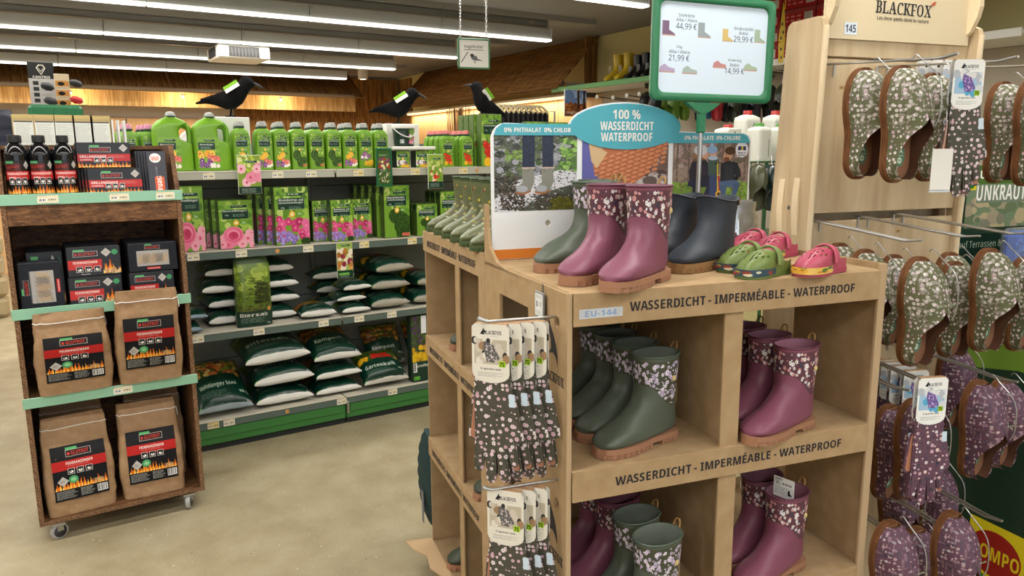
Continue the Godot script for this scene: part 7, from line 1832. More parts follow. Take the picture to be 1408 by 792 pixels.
func draw_prints():
	A = Sheet.new(2048, 2048)
	# fire lighter goods
	pen(A, "ember_bag", 300, 340, BLK)
	rect(0, 0, 300, 88, Color(0.13, 0.13, 0.14)); ember_logo(152, 46, 140, 40)
	rect(0, 86, 300, 62, RED); write("FEUERANZÜNDER", 152, 104, 22, WHT, 150); small_print(85, 122, 140, 8, 3, Color(0.92, 0.8, 0.75), 3)
	three_icons(84, 140, 38)
	flames(4, 190, 292, 84, 15, 11)
	for k in 26: stroke([Vector2(216 + k % 7 * 9, 240 + k / 7 * 7), Vector2(230 + k % 5 * 12, 236 + k / 5 * 6)], 2.5, [Color(0.7, 0.55, 0.36), Color(0.55, 0.42, 0.28), Color(0.8, 0.68, 0.48)][k % 3])
	diamond(52, 216, 32); disc(110, 212, 26, 24, Color(0.3, 0.62, 0.4)); disc(110, 212, 15, 12, Color(0.55, 0.78, 0.58))
	rect(0, 268, 300, 72, BLK); small_print(10, 276, 120, 54, 4, Color(0.78, 0.78, 0.76), 7); small_print(142, 276, 80, 54, 4, Color(0.78, 0.78, 0.76), 8); barcode(234, 278, 58, 46)
	pen(A, "ember_box", 280, 180, Color(0.13, 0.14, 0.17))
	ember_logo(96, 42, 130, 34); diamond(205, 38, 28); disc(252, 38, 17, 17, Color(0.25, 0.58, 0.38))
	rect(0, 78, 180, 60, RED); write("FEUERANZÜNDER", 92, 92, 20, WHT, 130); small_print(30, 108, 120, 8, 3, Color(0.92, 0.8, 0.75), 5)
	three_icons(42, 120, 36); flames(182, 70, 98, 100, 4, 21); dots(190, 140, 84, 32, 40, 3, 7, [Color(0.72, 0.6, 0.45), Color(0.6, 0.48, 0.35), Color(0.8, 0.7, 0.55)], 3); write("400 g netto", 90, 170, 9, WHT)
	pen(A, "grill_box", 300, 150, Color(0.12, 0.12, 0.14))
	ember_logo(130, 40, 120, 32); diamond(262, 30, 26)
	rect(0, 66, 300, 46, RED); write("GRILLANZÜNDER", 88, 80, 18, WHT, 150); write("32 WÜRFEL", 48, 100, 12, WHT); small_print(170, 76, 110, 14, 3, Color(0.9, 0.75, 0.7), 5)
	flames(0, 104, 300, 46, 16, 31); three_icons(92, 88, 30)
	pen(A, "window_box", 260, 160, Color(0.14, 0.15, 0.18))
	ember_logo(128, 24, 84, 22); rect(92, 138, 74, 13, RED); write("FEUERANZÜNDER", 129, 145, 7, WHT, 66)
	rect(40, 42, 176, 88, Color(0.66, 0.64, 0.62))
	for k in 260: stroke([Vector2(44 + fmod(k * 37.7, 150), 64 + fmod(k * 23.3, 56)), Vector2(62 + fmod(k * 37.7, 150), 56 + fmod(k * 29.1, 64))], 2.4, [Color(0.5, 0.38, 0.22), Color(0.68, 0.52, 0.32), Color(0.36, 0.27, 0.16), Color(0.75, 0.62, 0.42)][k % 4])
	pen(A, "fluid_bottle", 200, 170, Color(0.05, 0.05, 0.055))
	rect(18, 4, 60, 12, Color(0.3, 0.6, 0.4)); frame(12, 18, 112, 30, 2, Color(0.6, 0.2, 0.18)); write("GLUTROT", 70, 33, 16, Color(0.75, 0.2, 0.17), 92)
	rect(10, 54, 180, 44, RED); write("FEUERANZÜNDER", 98, 66, 15, WHT, 150); write("FLÜSSIG", 60, 86, 12, WHT); three_icons(40, 88, 34); flames(6, 120, 190, 50, 9, 41); diamond(164, 24, 22)
	pen(A, "slim_box", 90, 220, Color(0.2, 0.2, 0.24))
	disc(40, 36, 28, 26, WHT); for k in 8: rect(20 + k * 5, 24 + k % 3 * 3, 3, 24, Color(0.75, 0.35, 0.25))
	write("sena", 52, 170, 26, WHT, 70, "sans bold", 1); rect(30, 140, 46, 80, Color(0.82, 0.33, 0.16)); write("sena", 53, 180, 24, WHT, 70, "sans bold", 1); small_print(38, 84, 10, 46, 3, Color(0.8, 0.8, 0.8), 3)
	pen(A, "seed_carton", 100, 120, Color(0.72, 0.62, 0.4)); rect(4, 24, 92, 96, Color(0.88, 0.88, 0.84)); rect(6, 24, 88, 5, Color(0.25, 0.25, 0.25)); small_print(12, 36, 76, 76, 3, Color(0.55, 0.56, 0.55), 12); rect(2, 0, 96, 12, Color(0.78, 0.68, 0.42))
	# fertilisers
	fert_front("rose_box", 130, 200, ["Rosendünger"], "rose", 3)
	fert_front("rhodo_box", 150, 230, ["Rhododendron- und", "Hortensiendünger"], "rhodo", 5)
	fert_front("hedge_box", 140, 220, ["Buchsbaum-", "und Ilexdünger"], "box", 7)
	fert_front("tomato_box", 130, 230, ["Tomatendünger"], "tomato", 9)
	fert_front("flower_label", 96, 230, ["Blumendünger"], "flowers", 13)
	fert_front("hedge_label", 96, 230, ["Buchsdünger"], "box", 17)
	fert_front("violet_label", 96, 230, ["Geraniendünger"], "violet", 19)
	fert_front("tomato_label", 96, 200, ["Tomatendünger"], "tomato", 23)
	fert_front("small_flower_box", 110, 120, ["Blumen-", "dünger"], "violet", 29)
	pen(A, "jug_label", 200, 250, Color(0.5, 0.68, 0.24)); dots(0, 80, 200, 90, 40, 6, 16, [Color(0.6, 0.75, 0.3), Color(0.42, 0.6, 0.18)], 4)
	leaf_logo(50, 18, 110, 18); rect(10, 44, 150, 56, DKG); write("Blumendünger", 85, 62, 17, WHT, 120); small_print(30, 78, 100, 14, 4, Color(0.75, 0.85, 0.78), 3)
	cluster(0, 126, 150, 30, 9, 24, [Color(0.95, 0.75, 0.2), Color(0.93, 0.65, 0.15)], [Color(0.5, 0.2, 0.3)], 5, 8); cluster(90, 160, 110, 40, 10, 20, [Color(0.85, 0.35, 0.33), Color(0.9, 0.5, 0.45)], [Color(0.95, 0.8, 0.6)], 6)
	cluster(0, 190, 120, 50, 14, 19, [Color(0.35, 0.15, 0.42), Color(0.5, 0.25, 0.55)], [Color(0.9, 0.85, 0.9)], 7); cluster(120, 220, 80, 24, 6, 15, [Color(0.95, 0.92, 0.9)], [Color(0.9, 0.85, 0.5)], 8)
	pen(A, "box_side", 40, 100, Color(0.26, 0.36, 0.13)); small_print(6, 20, 28, 70, 2, Color(0.5, 0.6, 0.35), 3); rect(4, 4, 32, 10, DKG)
	sack_print("sack_a", 200, 280, "Bittersalz", 0, 51); sack_print("sack_b", 200, 280, "Volldünger blau", 3, 53); sack_print("sack_c", 200, 280, "Gartenkalk", 2, 57); sack_print("sack_d", 200, 280, "Kompost", 1, 59)
	pen(A, "bitter_salt", 170, 300, Color(0.36, 0.46, 0.16)); dots(0, 0, 170, 120, 40, 8, 24, [Color(0.5, 0.6, 0.2), Color(0.62, 0.7, 0.3), Color(0.4, 0.5, 0.18)], 3)
	dots(0, 60, 170, 150, 260, 2, 6, [Color(0.35, 0.45, 0.14), Color(0.45, 0.54, 0.18), Color(0.26, 0.34, 0.1)], 4); dots(86, 90, 50, 96, 260, 2, 5, [Color(0.18, 0.22, 0.1), Color(0.26, 0.3, 0.14), Color(0.12, 0.15, 0.07)], 5)
	dots(0, 190, 170, 40, 70, 3, 7, [Color(0.25, 0.28, 0.12), Color(0.35, 0.36, 0.18)], 6)
	rect(0, 222, 170, 78, DKG); write("Bittersalz", 74, 240, 19, WHT, 90); small_print(34, 256, 84, 26, 3, Color(0.75, 0.82, 0.76), 9); write("5 kg", 130, 288, 11, WHT); disc(132, 216, 12, 11, Color(0.85, 0.6, 0.3))
	for k in 2:
		pen(A, "price_tag_%d" % k, 110, 56, [Color(0.88, 0.85, 0.74), Color(0.87, 0.8, 0.56)][k]); small_print(6, 6, 60, 6, 2.5, Color(0.5, 0.48, 0.4), k); barcode(8, 24, 40, 22); write(["9,99 €", "14,99 €"][k], 78, 34, 13, BLK)
	# seed cards that hang from the shelf rails
	pen(A, "rose_card", 90, 150, Color(0.5, 0.6, 0.2)); dots(0, 0, 90, 60, 30, 6, 14, [Color(0.7, 0.78, 0.2), Color(0.55, 0.62, 0.2), Color(0.85, 0.88, 0.6)], 3); leaf_logo(24, 20, 54, 10); cluster(0, 50, 90, 66, 9, 20, [Color(0.9, 0.5, 0.62), Color(0.93, 0.7, 0.75)], [Color(0.8, 0.25, 0.42)], 4, 7); rect(0, 122, 90, 28, DKG); small_print(12, 130, 64, 14, 3, WHT, 3)
	pen(A, "salad_card", 90, 150, Color(0.55, 0.66, 0.25)); dots(0, 20, 90, 60, 40, 4, 10, [Color(0.4, 0.55, 0.18), Color(0.75, 0.8, 0.45)], 3); leaf_logo(24, 14, 54, 10); dots(10, 60, 70, 56, 26, 6, 12, [Color(0.8, 0.2, 0.12), Color(0.9, 0.85, 0.7), Color(0.45, 0.6, 0.2)], 5); rect(0, 120, 90, 30, DKG); small_print(12, 128, 64, 14, 3, WHT, 3)
	pen(A, "onion_card", 90, 180, Color(0.6, 0.7, 0.35)); dots(0, 40, 90, 90, 30, 8, 15, [Color(0.62, 0.36, 0.16), Color(0.72, 0.48, 0.22), Color(0.55, 0.18, 0.26), Color(0.9, 0.86, 0.78)], 5); leaf_logo(20, 10, 56, 10); rect(0, 140, 90, 40, DKG); rect(8, 152, 60, 12, Color(0.45, 0.7, 0.3)); small_print(12, 168, 64, 8, 3, WHT, 3); disc(78, 130, 10, 9, Color(0.85, 0.6, 0.3))
	pen(A, "bean_card", 90, 190, Color(0.2, 0.35, 0.14)); leaf_logo(14, 26, 60, 10); dots(6, 50, 78, 50, 40, 4, 9, [Color(0.45, 0.55, 0.2), Color(0.7, 0.2, 0.14), Color(0.9, 0.86, 0.6), Color(0.5, 0.2, 0.4)], 5); small_print(20, 106, 50, 12, 3, WHT, 2); dots(10, 124, 70, 50, 50, 3, 6, [Color(0.25, 0.22, 0.14), Color(0.8, 0.78, 0.7), Color(0.4, 0.5, 0.2)], 6)
	pen(A, "tall_seed_card", 90, 280, Color(0.25, 0.3, 0.2)); dots(0, 0, 90, 130, 90, 4, 9, [Color(0.35, 0.18, 0.42), Color(0.3, 0.42, 0.16), Color(0.2, 0.26, 0.12)], 3); dots(0, 130, 90, 60, 30, 8, 13, [Color(0.88, 0.72, 0.12), Color(0.8, 0.62, 0.1)], 4); rect(0, 196, 90, 84, DKG); write("Kartoffel", 46, 214, 12, WHT); barcode(4, 200, 18, 40); rect(6, 258, 30, 16, Color(0.35, 0.65, 0.2))
	# gloves, tags
	for k in 2:
		pen(A, "glove_card_%d" % k, 150, 210, Color(0.86, 0.84, 0.79) if k == 0 else Color(0.9, 0.9, 0.89))
		write("BLACKFOX", 84, 30, 13, BLK, 70, "serif bold"); poly([Vector2(34, 36), Vector2(44, 22), Vector2(48, 14), Vector2(52, 24), Vector2(60, 30), Vector2(48, 30), Vector2(50, 38)], BLK); small_print(52, 42, 62, 3, 2, Color(0.4, 0.4, 0.4), 2)
		rect(10, 54, 130, 88, [Color(0.72, 0.68, 0.6), Color(0.62, 0.74, 0.84)][k])
		dots(10, 54, 130, 88, 24, 8, 18, [[Color(0.85, 0.83, 0.78), Color(0.6, 0.48, 0.36), Color(0.2, 0.2, 0.2), Color(0.78, 0.74, 0.68)], [Color(0.35, 0.65, 0.8), Color(0.8, 0.82, 0.84), Color(0.7, 0.72, 0.75), Color(0.85, 0.85, 0.85)]][k], 30 + k)
		poly([Vector2(50, 60), Vector2(88, 74), Vector2(112, 120), Vector2(86, 136), Vector2(60, 132), Vector2(46, 84)], [Color(0.38, 0.37, 0.36), Color(0.42, 0.35, 0.58)][k]); dots(56, 70, 44, 60, 60, 1, 3, [[Color(0.85, 0.78, 0.8), Color(0.75, 0.7, 0.72)], [Color(0.82, 0.72, 0.88), Color(0.7, 0.6, 0.8)]][k], 7)
		rect(108, 128, 26, 22, Color(0.6, 0.75, 0.15)); write("7S", 121, 139, 14, BLK); write("El agrement taille", 75, 160, 9, BLK, 80, "sans"); small_print(24, 172, 104, 18, 3, Color(0.4, 0.4, 0.4), 4)
	pen(A, "boot_tag", 120, 110, Color(0.9, 0.9, 0.89)); write("ADLANCY", 30, 12, 8, BLK, 44); frame(6, 22, 38, 22, 1, BLK); write("42", 24, 33, 13, BLK); barcode(50, 24, 60, 18); for k in 3: frame(6 + k * 36, 52, 34, 40, 1, Color(0.5, 0.5, 0.5)); small_print(10, 56, 28, 34, 3, BLK, 4); small_print(46, 56, 28, 34, 3, BLK, 6); poly([Vector2(86, 60), Vector2(98, 60), Vector2(98, 76), Vector2(108, 82), Vector2(108, 88), Vector2(86, 88)], BLK)
	pen(A, "hook_label", 80, 100, Color(0.85, 0.86, 0.84)); small_print(10, 10, 60, 12, 3, Color(0.4, 0.4, 0.4), 3); barcode(10, 32, 28, 34); small_print(44, 36, 28, 20, 3, BLK, 5); small_print(10, 78, 60, 14, 3, Color(0.5, 0.5, 0.5), 8)
	pen(A, "insole_mark", 100, 160, Color(0.36, 0.47, 0.38)); poly([Vector2(28, 60), Vector2(50, 34), Vector2(62, 20), Vector2(64, 40), Vector2(84, 62), Vector2(58, 52), Vector2(40, 60)], Color(0.82, 0.87, 0.8)); write("BLACKFOX", 50, 78, 11, Color(0.8, 0.86, 0.78), 74, "serif bold"); disc(50, 112, 22, 22, Color(0.8, 0.86, 0.78)); write("39", 50, 112, 20, Color(0.36, 0.47, 0.38))
	pen(A, "stand_number", 90, 70, Color(0.84, 0.88, 0.92)); write("145", 45, 35, 44, Color(0.2, 0.24, 0.3), 74)
	pen(A, "worn_number", 260, 60, Color(0.74, 0.76, 0.78)); write("EU-144", 130, 30, 36, Color(0.5, 0.6, 0.75), 190); small_print(6, 10, 80, 40, 5, Color(0.62, 0.62, 0.62), 3); small_print(200, 10, 56, 40, 5, Color(0.62, 0.62, 0.62), 4)
	pen(A, "blank_tag", 20, 20, Color(0.9, 0.91, 0.93))
	pen(A, "clog_band_blue", 200, 40, Color(0.2, 0.3, 0.36)); dots(0, 6, 200, 28, 16, 5, 9, [Color(0.75, 0.72, 0.3), Color(0.85, 0.82, 0.7), Color(0.55, 0.25, 0.2)], 3); rect(60, 8, 30, 16, Color(0.2, 0.4, 0.66)); disc(66, 28, 7, 7, Color(0.12, 0.12, 0.12)); disc(86, 28, 8, 8, Color(0.65, 0.2, 0.15))
	pen(A, "clog_band_yellow", 200, 40, Color(0.88, 0.72, 0.36)); dots(0, 6, 200, 28, 14, 5, 9, [Color(0.75, 0.5, 0.2), Color(0.5, 0.35, 0.55), Color(0.3, 0.45, 0.25)], 5); disc(100, 18, 16, 15, Color(0.9, 0.66, 0.25)); disc(95, 15, 2, 2, BLK); disc(105, 15, 2, 2, BLK)
	pen(A, "red_shoe_box", 160, 110, Color(0.6, 0.1, 0.1)); for k in 3: write("O · IO · IO", 60, 24 + k * 28, 12, Color(0.85, 0.7, 0.68), 70); rect(112, 20, 40, 70, Color(0.72, 0.7, 0.66)); small_print(116, 26, 32, 58, 4, Color(0.35, 0.33, 0.33), 4)
	pen(A, "red_shoe_box_end", 110, 110, Color(0.62, 0.1, 0.1)); disc(18, 55, 22, 24, WHT); poly([Vector2(2, 60), Vector2(20, 46), Vector2(34, 60), Vector2(20, 72)], Color(0.1, 0.25, 0.12)); rect(58, 18, 44, 74, Color(0.76, 0.75, 0.72)); small_print(62, 24, 36, 64, 4, Color(0.3, 0.3, 0.3), 6)
	pen(A, "brand_board", 120, 220, Color(0.6, 0.59, 0.58)); rect(0, 0, 120, 84, Color(0.13, 0.13, 0.13)); poly([Vector2(60, 66), Vector2(38, 30), Vector2(50, 12), Vector2(72, 12), Vector2(82, 30)], Color(0.7, 0.68, 0.62)); poly([Vector2(60, 60), Vector2(44, 30), Vector2(54, 17), Vector2(68, 17), Vector2(76, 30)], Color(0.13, 0.13, 0.13)); stroke([Vector2(48, 30), Vector2(60, 48), Vector2(72, 30)], 3, Color(0.7, 0.68, 0.62)); write("CANTRIE", 60, 76, 12, Color(0.8, 0.78, 0.74), 80)
	for k in 4: rect(18, 98 + k * 30, 26, 20, Color(0.16, 0.16, 0.16)); small_print(54, 104 + k * 30, 52, 10, 3, Color(0.25, 0.25, 0.25), k)
	pen(A, "tool_strip", 60, 200, Color(0.82, 0.74, 0.62)); for k in 4: rect(4, 30 + k * 44, 52, 26, Color(0.8, 0.55, 0.3)); disc(26, 44 + k * 44, 14, 9, Color(0.14, 0.13, 0.12)); small_print(8, 60 + k * 44, 44, 6, 2, Color(0.4, 0.4, 0.4), k)
	pen(A, "dog_photo", 130, 110, Color(0.35, 0.45, 0.62)); dots(0, 0, 130, 50, 20, 8, 18, [Color(0.6, 0.68, 0.8), Color(0.4, 0.5, 0.66)], 3); rect(0, 60, 130, 50, Color(0.5, 0.3, 0.16)); dots(0, 56, 130, 50, 60, 3, 9, [Color(0.6, 0.34, 0.16), Color(0.4, 0.24, 0.12), Color(0.7, 0.45, 0.2)], 4); rect(74, 0, 14, 80, Color(0.24, 0.14, 0.08)); rect(110, 0, 12, 90, Color(0.2, 0.12, 0.08)); write("treeDog", 50, 96, 16, WHT, 80, "sans")
	pen(A, "dark_carton", 120, 60, Color(0.2, 0.2, 0.23)); disc(74, 26, 15, 15, Color(0.75, 0.75, 0.75)); disc(74, 26, 12, 12, Color(0.2, 0.2, 0.23)); write("A", 74, 26, 14, Color(0.75, 0.75, 0.75)); small_print(54, 48, 44, 4, 3, Color(0.7, 0.7, 0.7), 3)
	pen(A, "bucket_print", 160, 100, Color(0.05, 0.16, 0.12)); rect(90, 0, 70, 100, Color(0.45, 0.6, 0.2)); cluster(86, 40, 74, 56, 14, 16, [Color(0.75, 0.3, 0.5), Color(0.55, 0.2, 0.4), Color(0.9, 0.85, 0.9)], [Color(0.95, 0.9, 0.6)], 4); leaf_logo(96, 8, 56, 10); barcode(18, 70, 30, 24); small_print(16, 16, 50, 40, 3, Color(0.5, 0.6, 0.55), 4)
	pen(A, "canister_mark", 120, 100, Color(0.84, 0.84, 0.8)); stroke([Vector2(10, 90), Vector2(60, 14), Vector2(110, 90), Vector2(10, 90)], 5, Color(0.3, 0.3, 0.28))
	pen(A, "compo_mark", 200, 240, Color(0.87, 0.8, 0.13)); disc(96, 104, 90, 78, Color(0.6, 0.14, 0.1)); write("COMPO", 98, 106, 50, Color(0.88, 0.8, 0.13), 166); poly([Vector2(108, 240), Vector2(112, 200), Vector2(150, 180), Vector2(186, 172), Vector2(180, 240)], Color(0.12, 0.45, 0.16)); poly([Vector2(20, 240), Vector2(30, 200), Vector2(60, 186), Vector2(92, 210), Vector2(96, 240)], Color(0.16, 0.5, 0.18))
	pen(A, "weed_poster", 300, 200, Color(0.45, 0.52, 0.4)); rect(0, 0, 300, 60, Color(0.3, 0.42, 0.18)); dots(0, 90, 300, 110, 60, 8, 24, [Color(0.5, 0.5, 0.42), Color(0.62, 0.58, 0.48), Color(0.4, 0.46, 0.34), Color(0.7, 0.64, 0.5)], 8)
	rect(34, 70, 290, 50, Color(0.45, 0.5, 0.42)); write("UNTERSTÜTZT BEI", 180, 26, 34, WHT, 280); write("UNKRAUTBESEITIGUNG", 238, 88, 50, WHT, 410); rect(0, 4, 30, 74, Color(0.87, 0.8, 0.13)); disc(12, 32, 16, 20, Color(0.6, 0.14, 0.1)); write("COMPO", 4, 32, 10, Color(0.88, 0.8, 0.13), 34); poly([Vector2(4, 76), Vector2(8, 60), Vector2(26, 50), Vector2(22, 72)], Color(0.12, 0.45, 0.16))
	pen(A, "terrace_strip", 160, 50, Color(0.03, 0.16, 0.12)); write("auf Terrassen &", 84, 24, 18, Color(0.75, 0.78, 0.7), 150, "sans")
	pen(A, "blue_pack", 80, 100, Color(0.16, 0.35, 0.72)); poly([Vector2(34, 30), Vector2(70, 20), Vector2(60, 46), Vector2(44, 50)], Color(0.85, 0.88, 0.92)); dots(0, 0, 80, 100, 20, 4, 12, [Color(0.22, 0.45, 0.8), Color(0.12, 0.28, 0.62)], 3)
	pen(A, "bird_card", 170, 150, Color(0.86, 0.85, 0.82)); write("Vogelfutter", 84, 40, 22, Color(0.15, 0.15, 0.15), 108, "sans"); rect(30, 54, 108, 3, Color(0.3, 0.3, 0.3)); stroke([Vector2(14, 122), Vector2(52, 66)], 4, Color(0.15, 0.15, 0.15)); disc(86, 96, 17, 12, Color(0.42, 0.42, 0.42)); disc(74, 84, 10, 9, Color(0.25, 0.25, 0.25)); poly([Vector2(96, 98), Vector2(136, 112), Vector2(94, 108)], Color(0.3, 0.3, 0.3)); stroke([Vector2(84, 106), Vector2(88, 126)], 2, BLK); stroke([Vector2(92, 106), Vector2(94, 124)], 2, BLK)
	pen(A, "crow_tag", 60, 30, Color(0.88, 0.88, 0.85)); rect(0, 0, 60, 14, Color(0.45, 0.65, 0.15)); small_print(4, 18, 50, 10, 2, Color(0.5, 0.5, 0.5), 3)
	# the price board over the boots
	B = Sheet.new(2048, 1024)
	pen(B, "price_board", 640, 460, Color(0.8, 0.86, 0.92))
	var ink := Color(0.22, 0.24, 0.3)
	for q in [[158, 74, "Stiefelette", "Alba / Alana", "44,99 €"], [490, 118, "Kinderstiefel", "Robin", "29,99 €"], [124, 228, "Clog", "Alba / Alana", "21,99 €"], [446, 278, "Kinderclog", "Robin", "14,99 €"]]:
		write(q[2], q[0], q[1], 17, ink, 0, "sans"); write(q[3], q[0], q[1] + 22, 17, ink, 0, "sans"); write(q[4], q[0], q[1] + 54, 34, ink, 116, "sans")
	shoe_pic(26, 104, 72, Color(0.45, 0.36, 0.46), false); shoe_pic(224, 102, 74, Color(0.55, 0.6, 0.62), false); shoe_pic(366, 124, 62, Color(0.78, 0.68, 0.42), false); shoe_pic(554, 116, 66, Color(0.6, 0.68, 0.6), false)
	shoe_pic(16, 300, 86, Color(0.66, 0.6, 0.72), true); shoe_pic(144, 304, 84, Color(0.62, 0.68, 0.66), true); shoe_pic(318, 272, 76, Color(0.72, 0.5, 0.5), true); shoe_pic(500, 276, 80, Color(0.62, 0.7, 0.6), true)
	# the three photographs on the boot display's header
	var g := RandomNumberGenerator.new(); g.seed = 5
	pen(B, "photo_log", 420, 560, Color(0.3, 0.32, 0.28)); dots(0, 0, 420, 300, 130, 8, 30, [Color(0.22, 0.24, 0.22), Color(0.5, 0.5, 0.54), Color(0.28, 0.34, 0.2), Color(0.6, 0.6, 0.64), Color(0.18, 0.2, 0.16), Color(0.36, 0.4, 0.3)], 3)
	dots(60, 120, 90, 60, 40, 6, 14, [Color(0.4, 0.5, 0.22), Color(0.5, 0.62, 0.28), Color(0.32, 0.42, 0.18)], 4); dots(330, 40, 90, 240, 60, 7, 18, [Color(0.45, 0.62, 0.25), Color(0.56, 0.72, 0.34), Color(0.3, 0.44, 0.18)], 5)
	poly([Vector2(0, 560), Vector2(0, 470), Vector2(120, 330), Vector2(330, 260), Vector2(420, 280), Vector2(420, 360), Vector2(240, 430), Vector2(120, 560)], Color(0.78, 0.78, 0.8))
	dots(0, 270, 420, 290, 900, 1, 5, [Color(0.3, 0.29, 0.28), Color(0.85, 0.85, 0.87), Color(0.55, 0.53, 0.52), Color(0.2, 0.19, 0.18)], 6); dots(0, 300, 110, 120, 260, 3, 7, [Color(0.22, 0.2, 0.17), Color(0.32, 0.29, 0.25), Color(0.14, 0.13, 0.12)], 7); dots(30, 400, 120, 150, 320, 3, 7, [Color(0.22, 0.2, 0.17), Color(0.34, 0.3, 0.26), Color(0.14, 0.13, 0.12)], 8); dots(200, 440, 200, 120, 300, 3, 7, [Color(0.2, 0.19, 0.17), Color(0.3, 0.27, 0.24)], 9); dots(280, 470, 120, 80, 60, 6, 16, [Color(0.42, 0.4, 0.14), Color(0.32, 0.32, 0.12)], 12)
	for q in [[140, 0, 62, 250], [240, 0, 56, 250]]: rect(q[0], q[1], q[2], q[3], Color(0.15, 0.18, 0.25)); dots(q[0], 0, q[2], q[3] - 6, 40, 2, 6, [Color(0.2, 0.24, 0.33), Color(0.12, 0.14, 0.2)], 2)
	for x in [138, 236]:
		poly([Vector2(x, 240), Vector2(x + 62, 240), Vector2(x + 62, 350), Vector2(x + 44, 410), Vector2(x + 10, 430), Vector2(x - 34, 424), Vector2(x - 30, 390), Vector2(x + 2, 350)], Color(0.5, 0.5, 0.46)); rect(x - 2, 236, 68, 12, Color(0.78, 0.68, 0.62)); poly([Vector2(x - 34, 418), Vector2(x + 10, 428), Vector2(x + 44, 408), Vector2(x + 44, 420), Vector2(x + 8, 440), Vector2(x - 32, 432)], Color(0.6, 0.36, 0.2)); disc(x, 396, 28, 24, Color(0.62, 0.63, 0.66))
	dots(0, 0, 420, 270, 1400, 1, 3, [Color(0.2, 0.22, 0.2), Color(0.42, 0.44, 0.4), Color(0.3, 0.36, 0.2), Color(0.55, 0.56, 0.56)], 61)
	for q in [[140, 0, 62, 238], [240, 0, 56, 238]]: rect(q[0], q[1], q[2], q[3], Color(0.15, 0.18, 0.25)); dots(q[0] + 3, 0, q[2] - 6, q[3] - 6, 160, 1, 4, [Color(0.2, 0.24, 0.33), Color(0.12, 0.14, 0.2), Color(0.17, 0.21, 0.3)], 62)
	pen(B, "photo_sole", 420, 420, Color(0.42, 0.34, 0.3)); dots(0, 0, 420, 420, 160, 10, 36, [Color(0.5, 0.42, 0.38), Color(0.3, 0.22, 0.2), Color(0.66, 0.6, 0.58), Color(0.4, 0.32, 0.28)], 12); dots(240, 240, 180, 180, 50, 12, 30, [Color(0.7, 0.66, 0.64), Color(0.6, 0.55, 0.54), Color(0.36, 0.3, 0.28)], 13)
	poly([Vector2(30, 170), Vector2(140, 20), Vector2(420, 0), Vector2(400, 90), Vector2(300, 240), Vector2(170, 330), Vector2(110, 260)], Color(0.68, 0.4, 0.26))
	for i in 9:
		for j in 11:
			var p := Vector2(60 + j * 34 - i * 4, 150 + i * 26 - j * 15)
			if p.x + p.y * 0.6 > 130 and p.y < 330 - (p.x - 150) * 0.7 and p.y > 40 - p.x * 0.05: poly([p, p + Vector2(22, -9), p + Vector2(28, 4), p + Vector2(6, 13)], Color(0.78, 0.5, 0.34)); poly([p + Vector2(6, 13), p + Vector2(28, 4), p + Vector2(26, 10), p + Vector2(4, 18)], Color(0.5, 0.28, 0.18))
	poly([Vector2(0, 0), Vector2(30, 0), Vector2(60, 230), Vector2(130, 300), Vector2(120, 360), Vector2(0, 380)], Color(0.36, 0.36, 0.6)); poly([Vector2(30, 40), Vector2(120, 100), Vector2(70, 190), Vector2(44, 150)], Color(0.78, 0.66, 0.5)); poly([Vector2(118, 268), Vector2(170, 250), Vector2(180, 300), Vector2(150, 320)], Color(0.16, 0.18, 0.3)); rect(130, 320, 50, 30, Color(0.5, 0.36, 0.22))
	pen(B, "photo_family", 420, 380, Color(0.52, 0.44, 0.4)); dots(0, 0, 420, 240, 90, 14, 40, [Color(0.58, 0.5, 0.44), Color(0.46, 0.4, 0.36), Color(0.66, 0.58, 0.56), Color(0.4, 0.38, 0.32), Color(0.6, 0.46, 0.46)], 21)
	for k in 7: rect(20 + k * 62, 0, 10, 240, Color(0.4, 0.34, 0.3))
	dots(0, 0, 420, 250, 900, 1, 4, [Color(0.5, 0.42, 0.38), Color(0.62, 0.55, 0.5), Color(0.4, 0.36, 0.32), Color(0.56, 0.46, 0.44)], 63)
	rect(0, 250, 420, 130, Color(0.4, 0.52, 0.2)); dots(0, 240, 420, 140, 200, 4, 12, [Color(0.46, 0.58, 0.22), Color(0.36, 0.46, 0.18), Color(0.5, 0.62, 0.26), Color(0.42, 0.4, 0.24)], 22)
	poly([Vector2(112, 78), Vector2(142, 76), Vector2(158, 150), Vector2(130, 165), Vector2(104, 140)], Color(0.55, 0.4, 0.26))
	disc(172, 86, 20, 24, Color(0.76, 0.58, 0.48))
	disc(150, 58, 36, 32, Color(0.74, 0.75, 0.77))
	disc(148, 22, 10, 10, Color(0.8, 0.8, 0.8))
	disc(142, 118, 36, 18, Color(0.42, 0.32, 0.24))
	poly([Vector2(104, 124), Vector2(178, 116), Vector2(216, 164), Vector2(240, 146), Vector2(248, 164), Vector2(208, 208), Vector2(192, 238), Vector2(94, 242), Vector2(88, 180)], Color(0.15, 0.14, 0.18))
	poly([Vector2(120, 150), Vector2(170, 150), Vector2(190, 200), Vector2(150, 215)], Color(0.19, 0.18, 0.23))
	poly([Vector2(88, 236), Vector2(200, 224), Vector2(228, 248), Vector2(216, 272), Vector2(122, 278), Vector2(82, 264)], Color(0.14, 0.14, 0.22))
	poly([Vector2(194, 250), Vector2(224, 256), Vector2(202, 332), Vector2(170, 330)], Color(0.16, 0.17, 0.26))
	poly([Vector2(168, 318), Vector2(206, 320), Vector2(216, 352), Vector2(166, 352)], Color(0.32, 0.17, 0.3))
	poly([Vector2(110, 270), Vector2(150, 276), Vector2(146, 330), Vector2(112, 330)], Color(0.12, 0.12, 0.19))
	poly([Vector2(104, 322), Vector2(148, 322), Vector2(150, 350), Vector2(100, 350)], Color(0.3, 0.16, 0.28))
	poly([Vector2(200, 200), Vector2(250, 198), Vector2(246, 332), Vector2(206, 334)], Color(0.22, 0.27, 0.4))
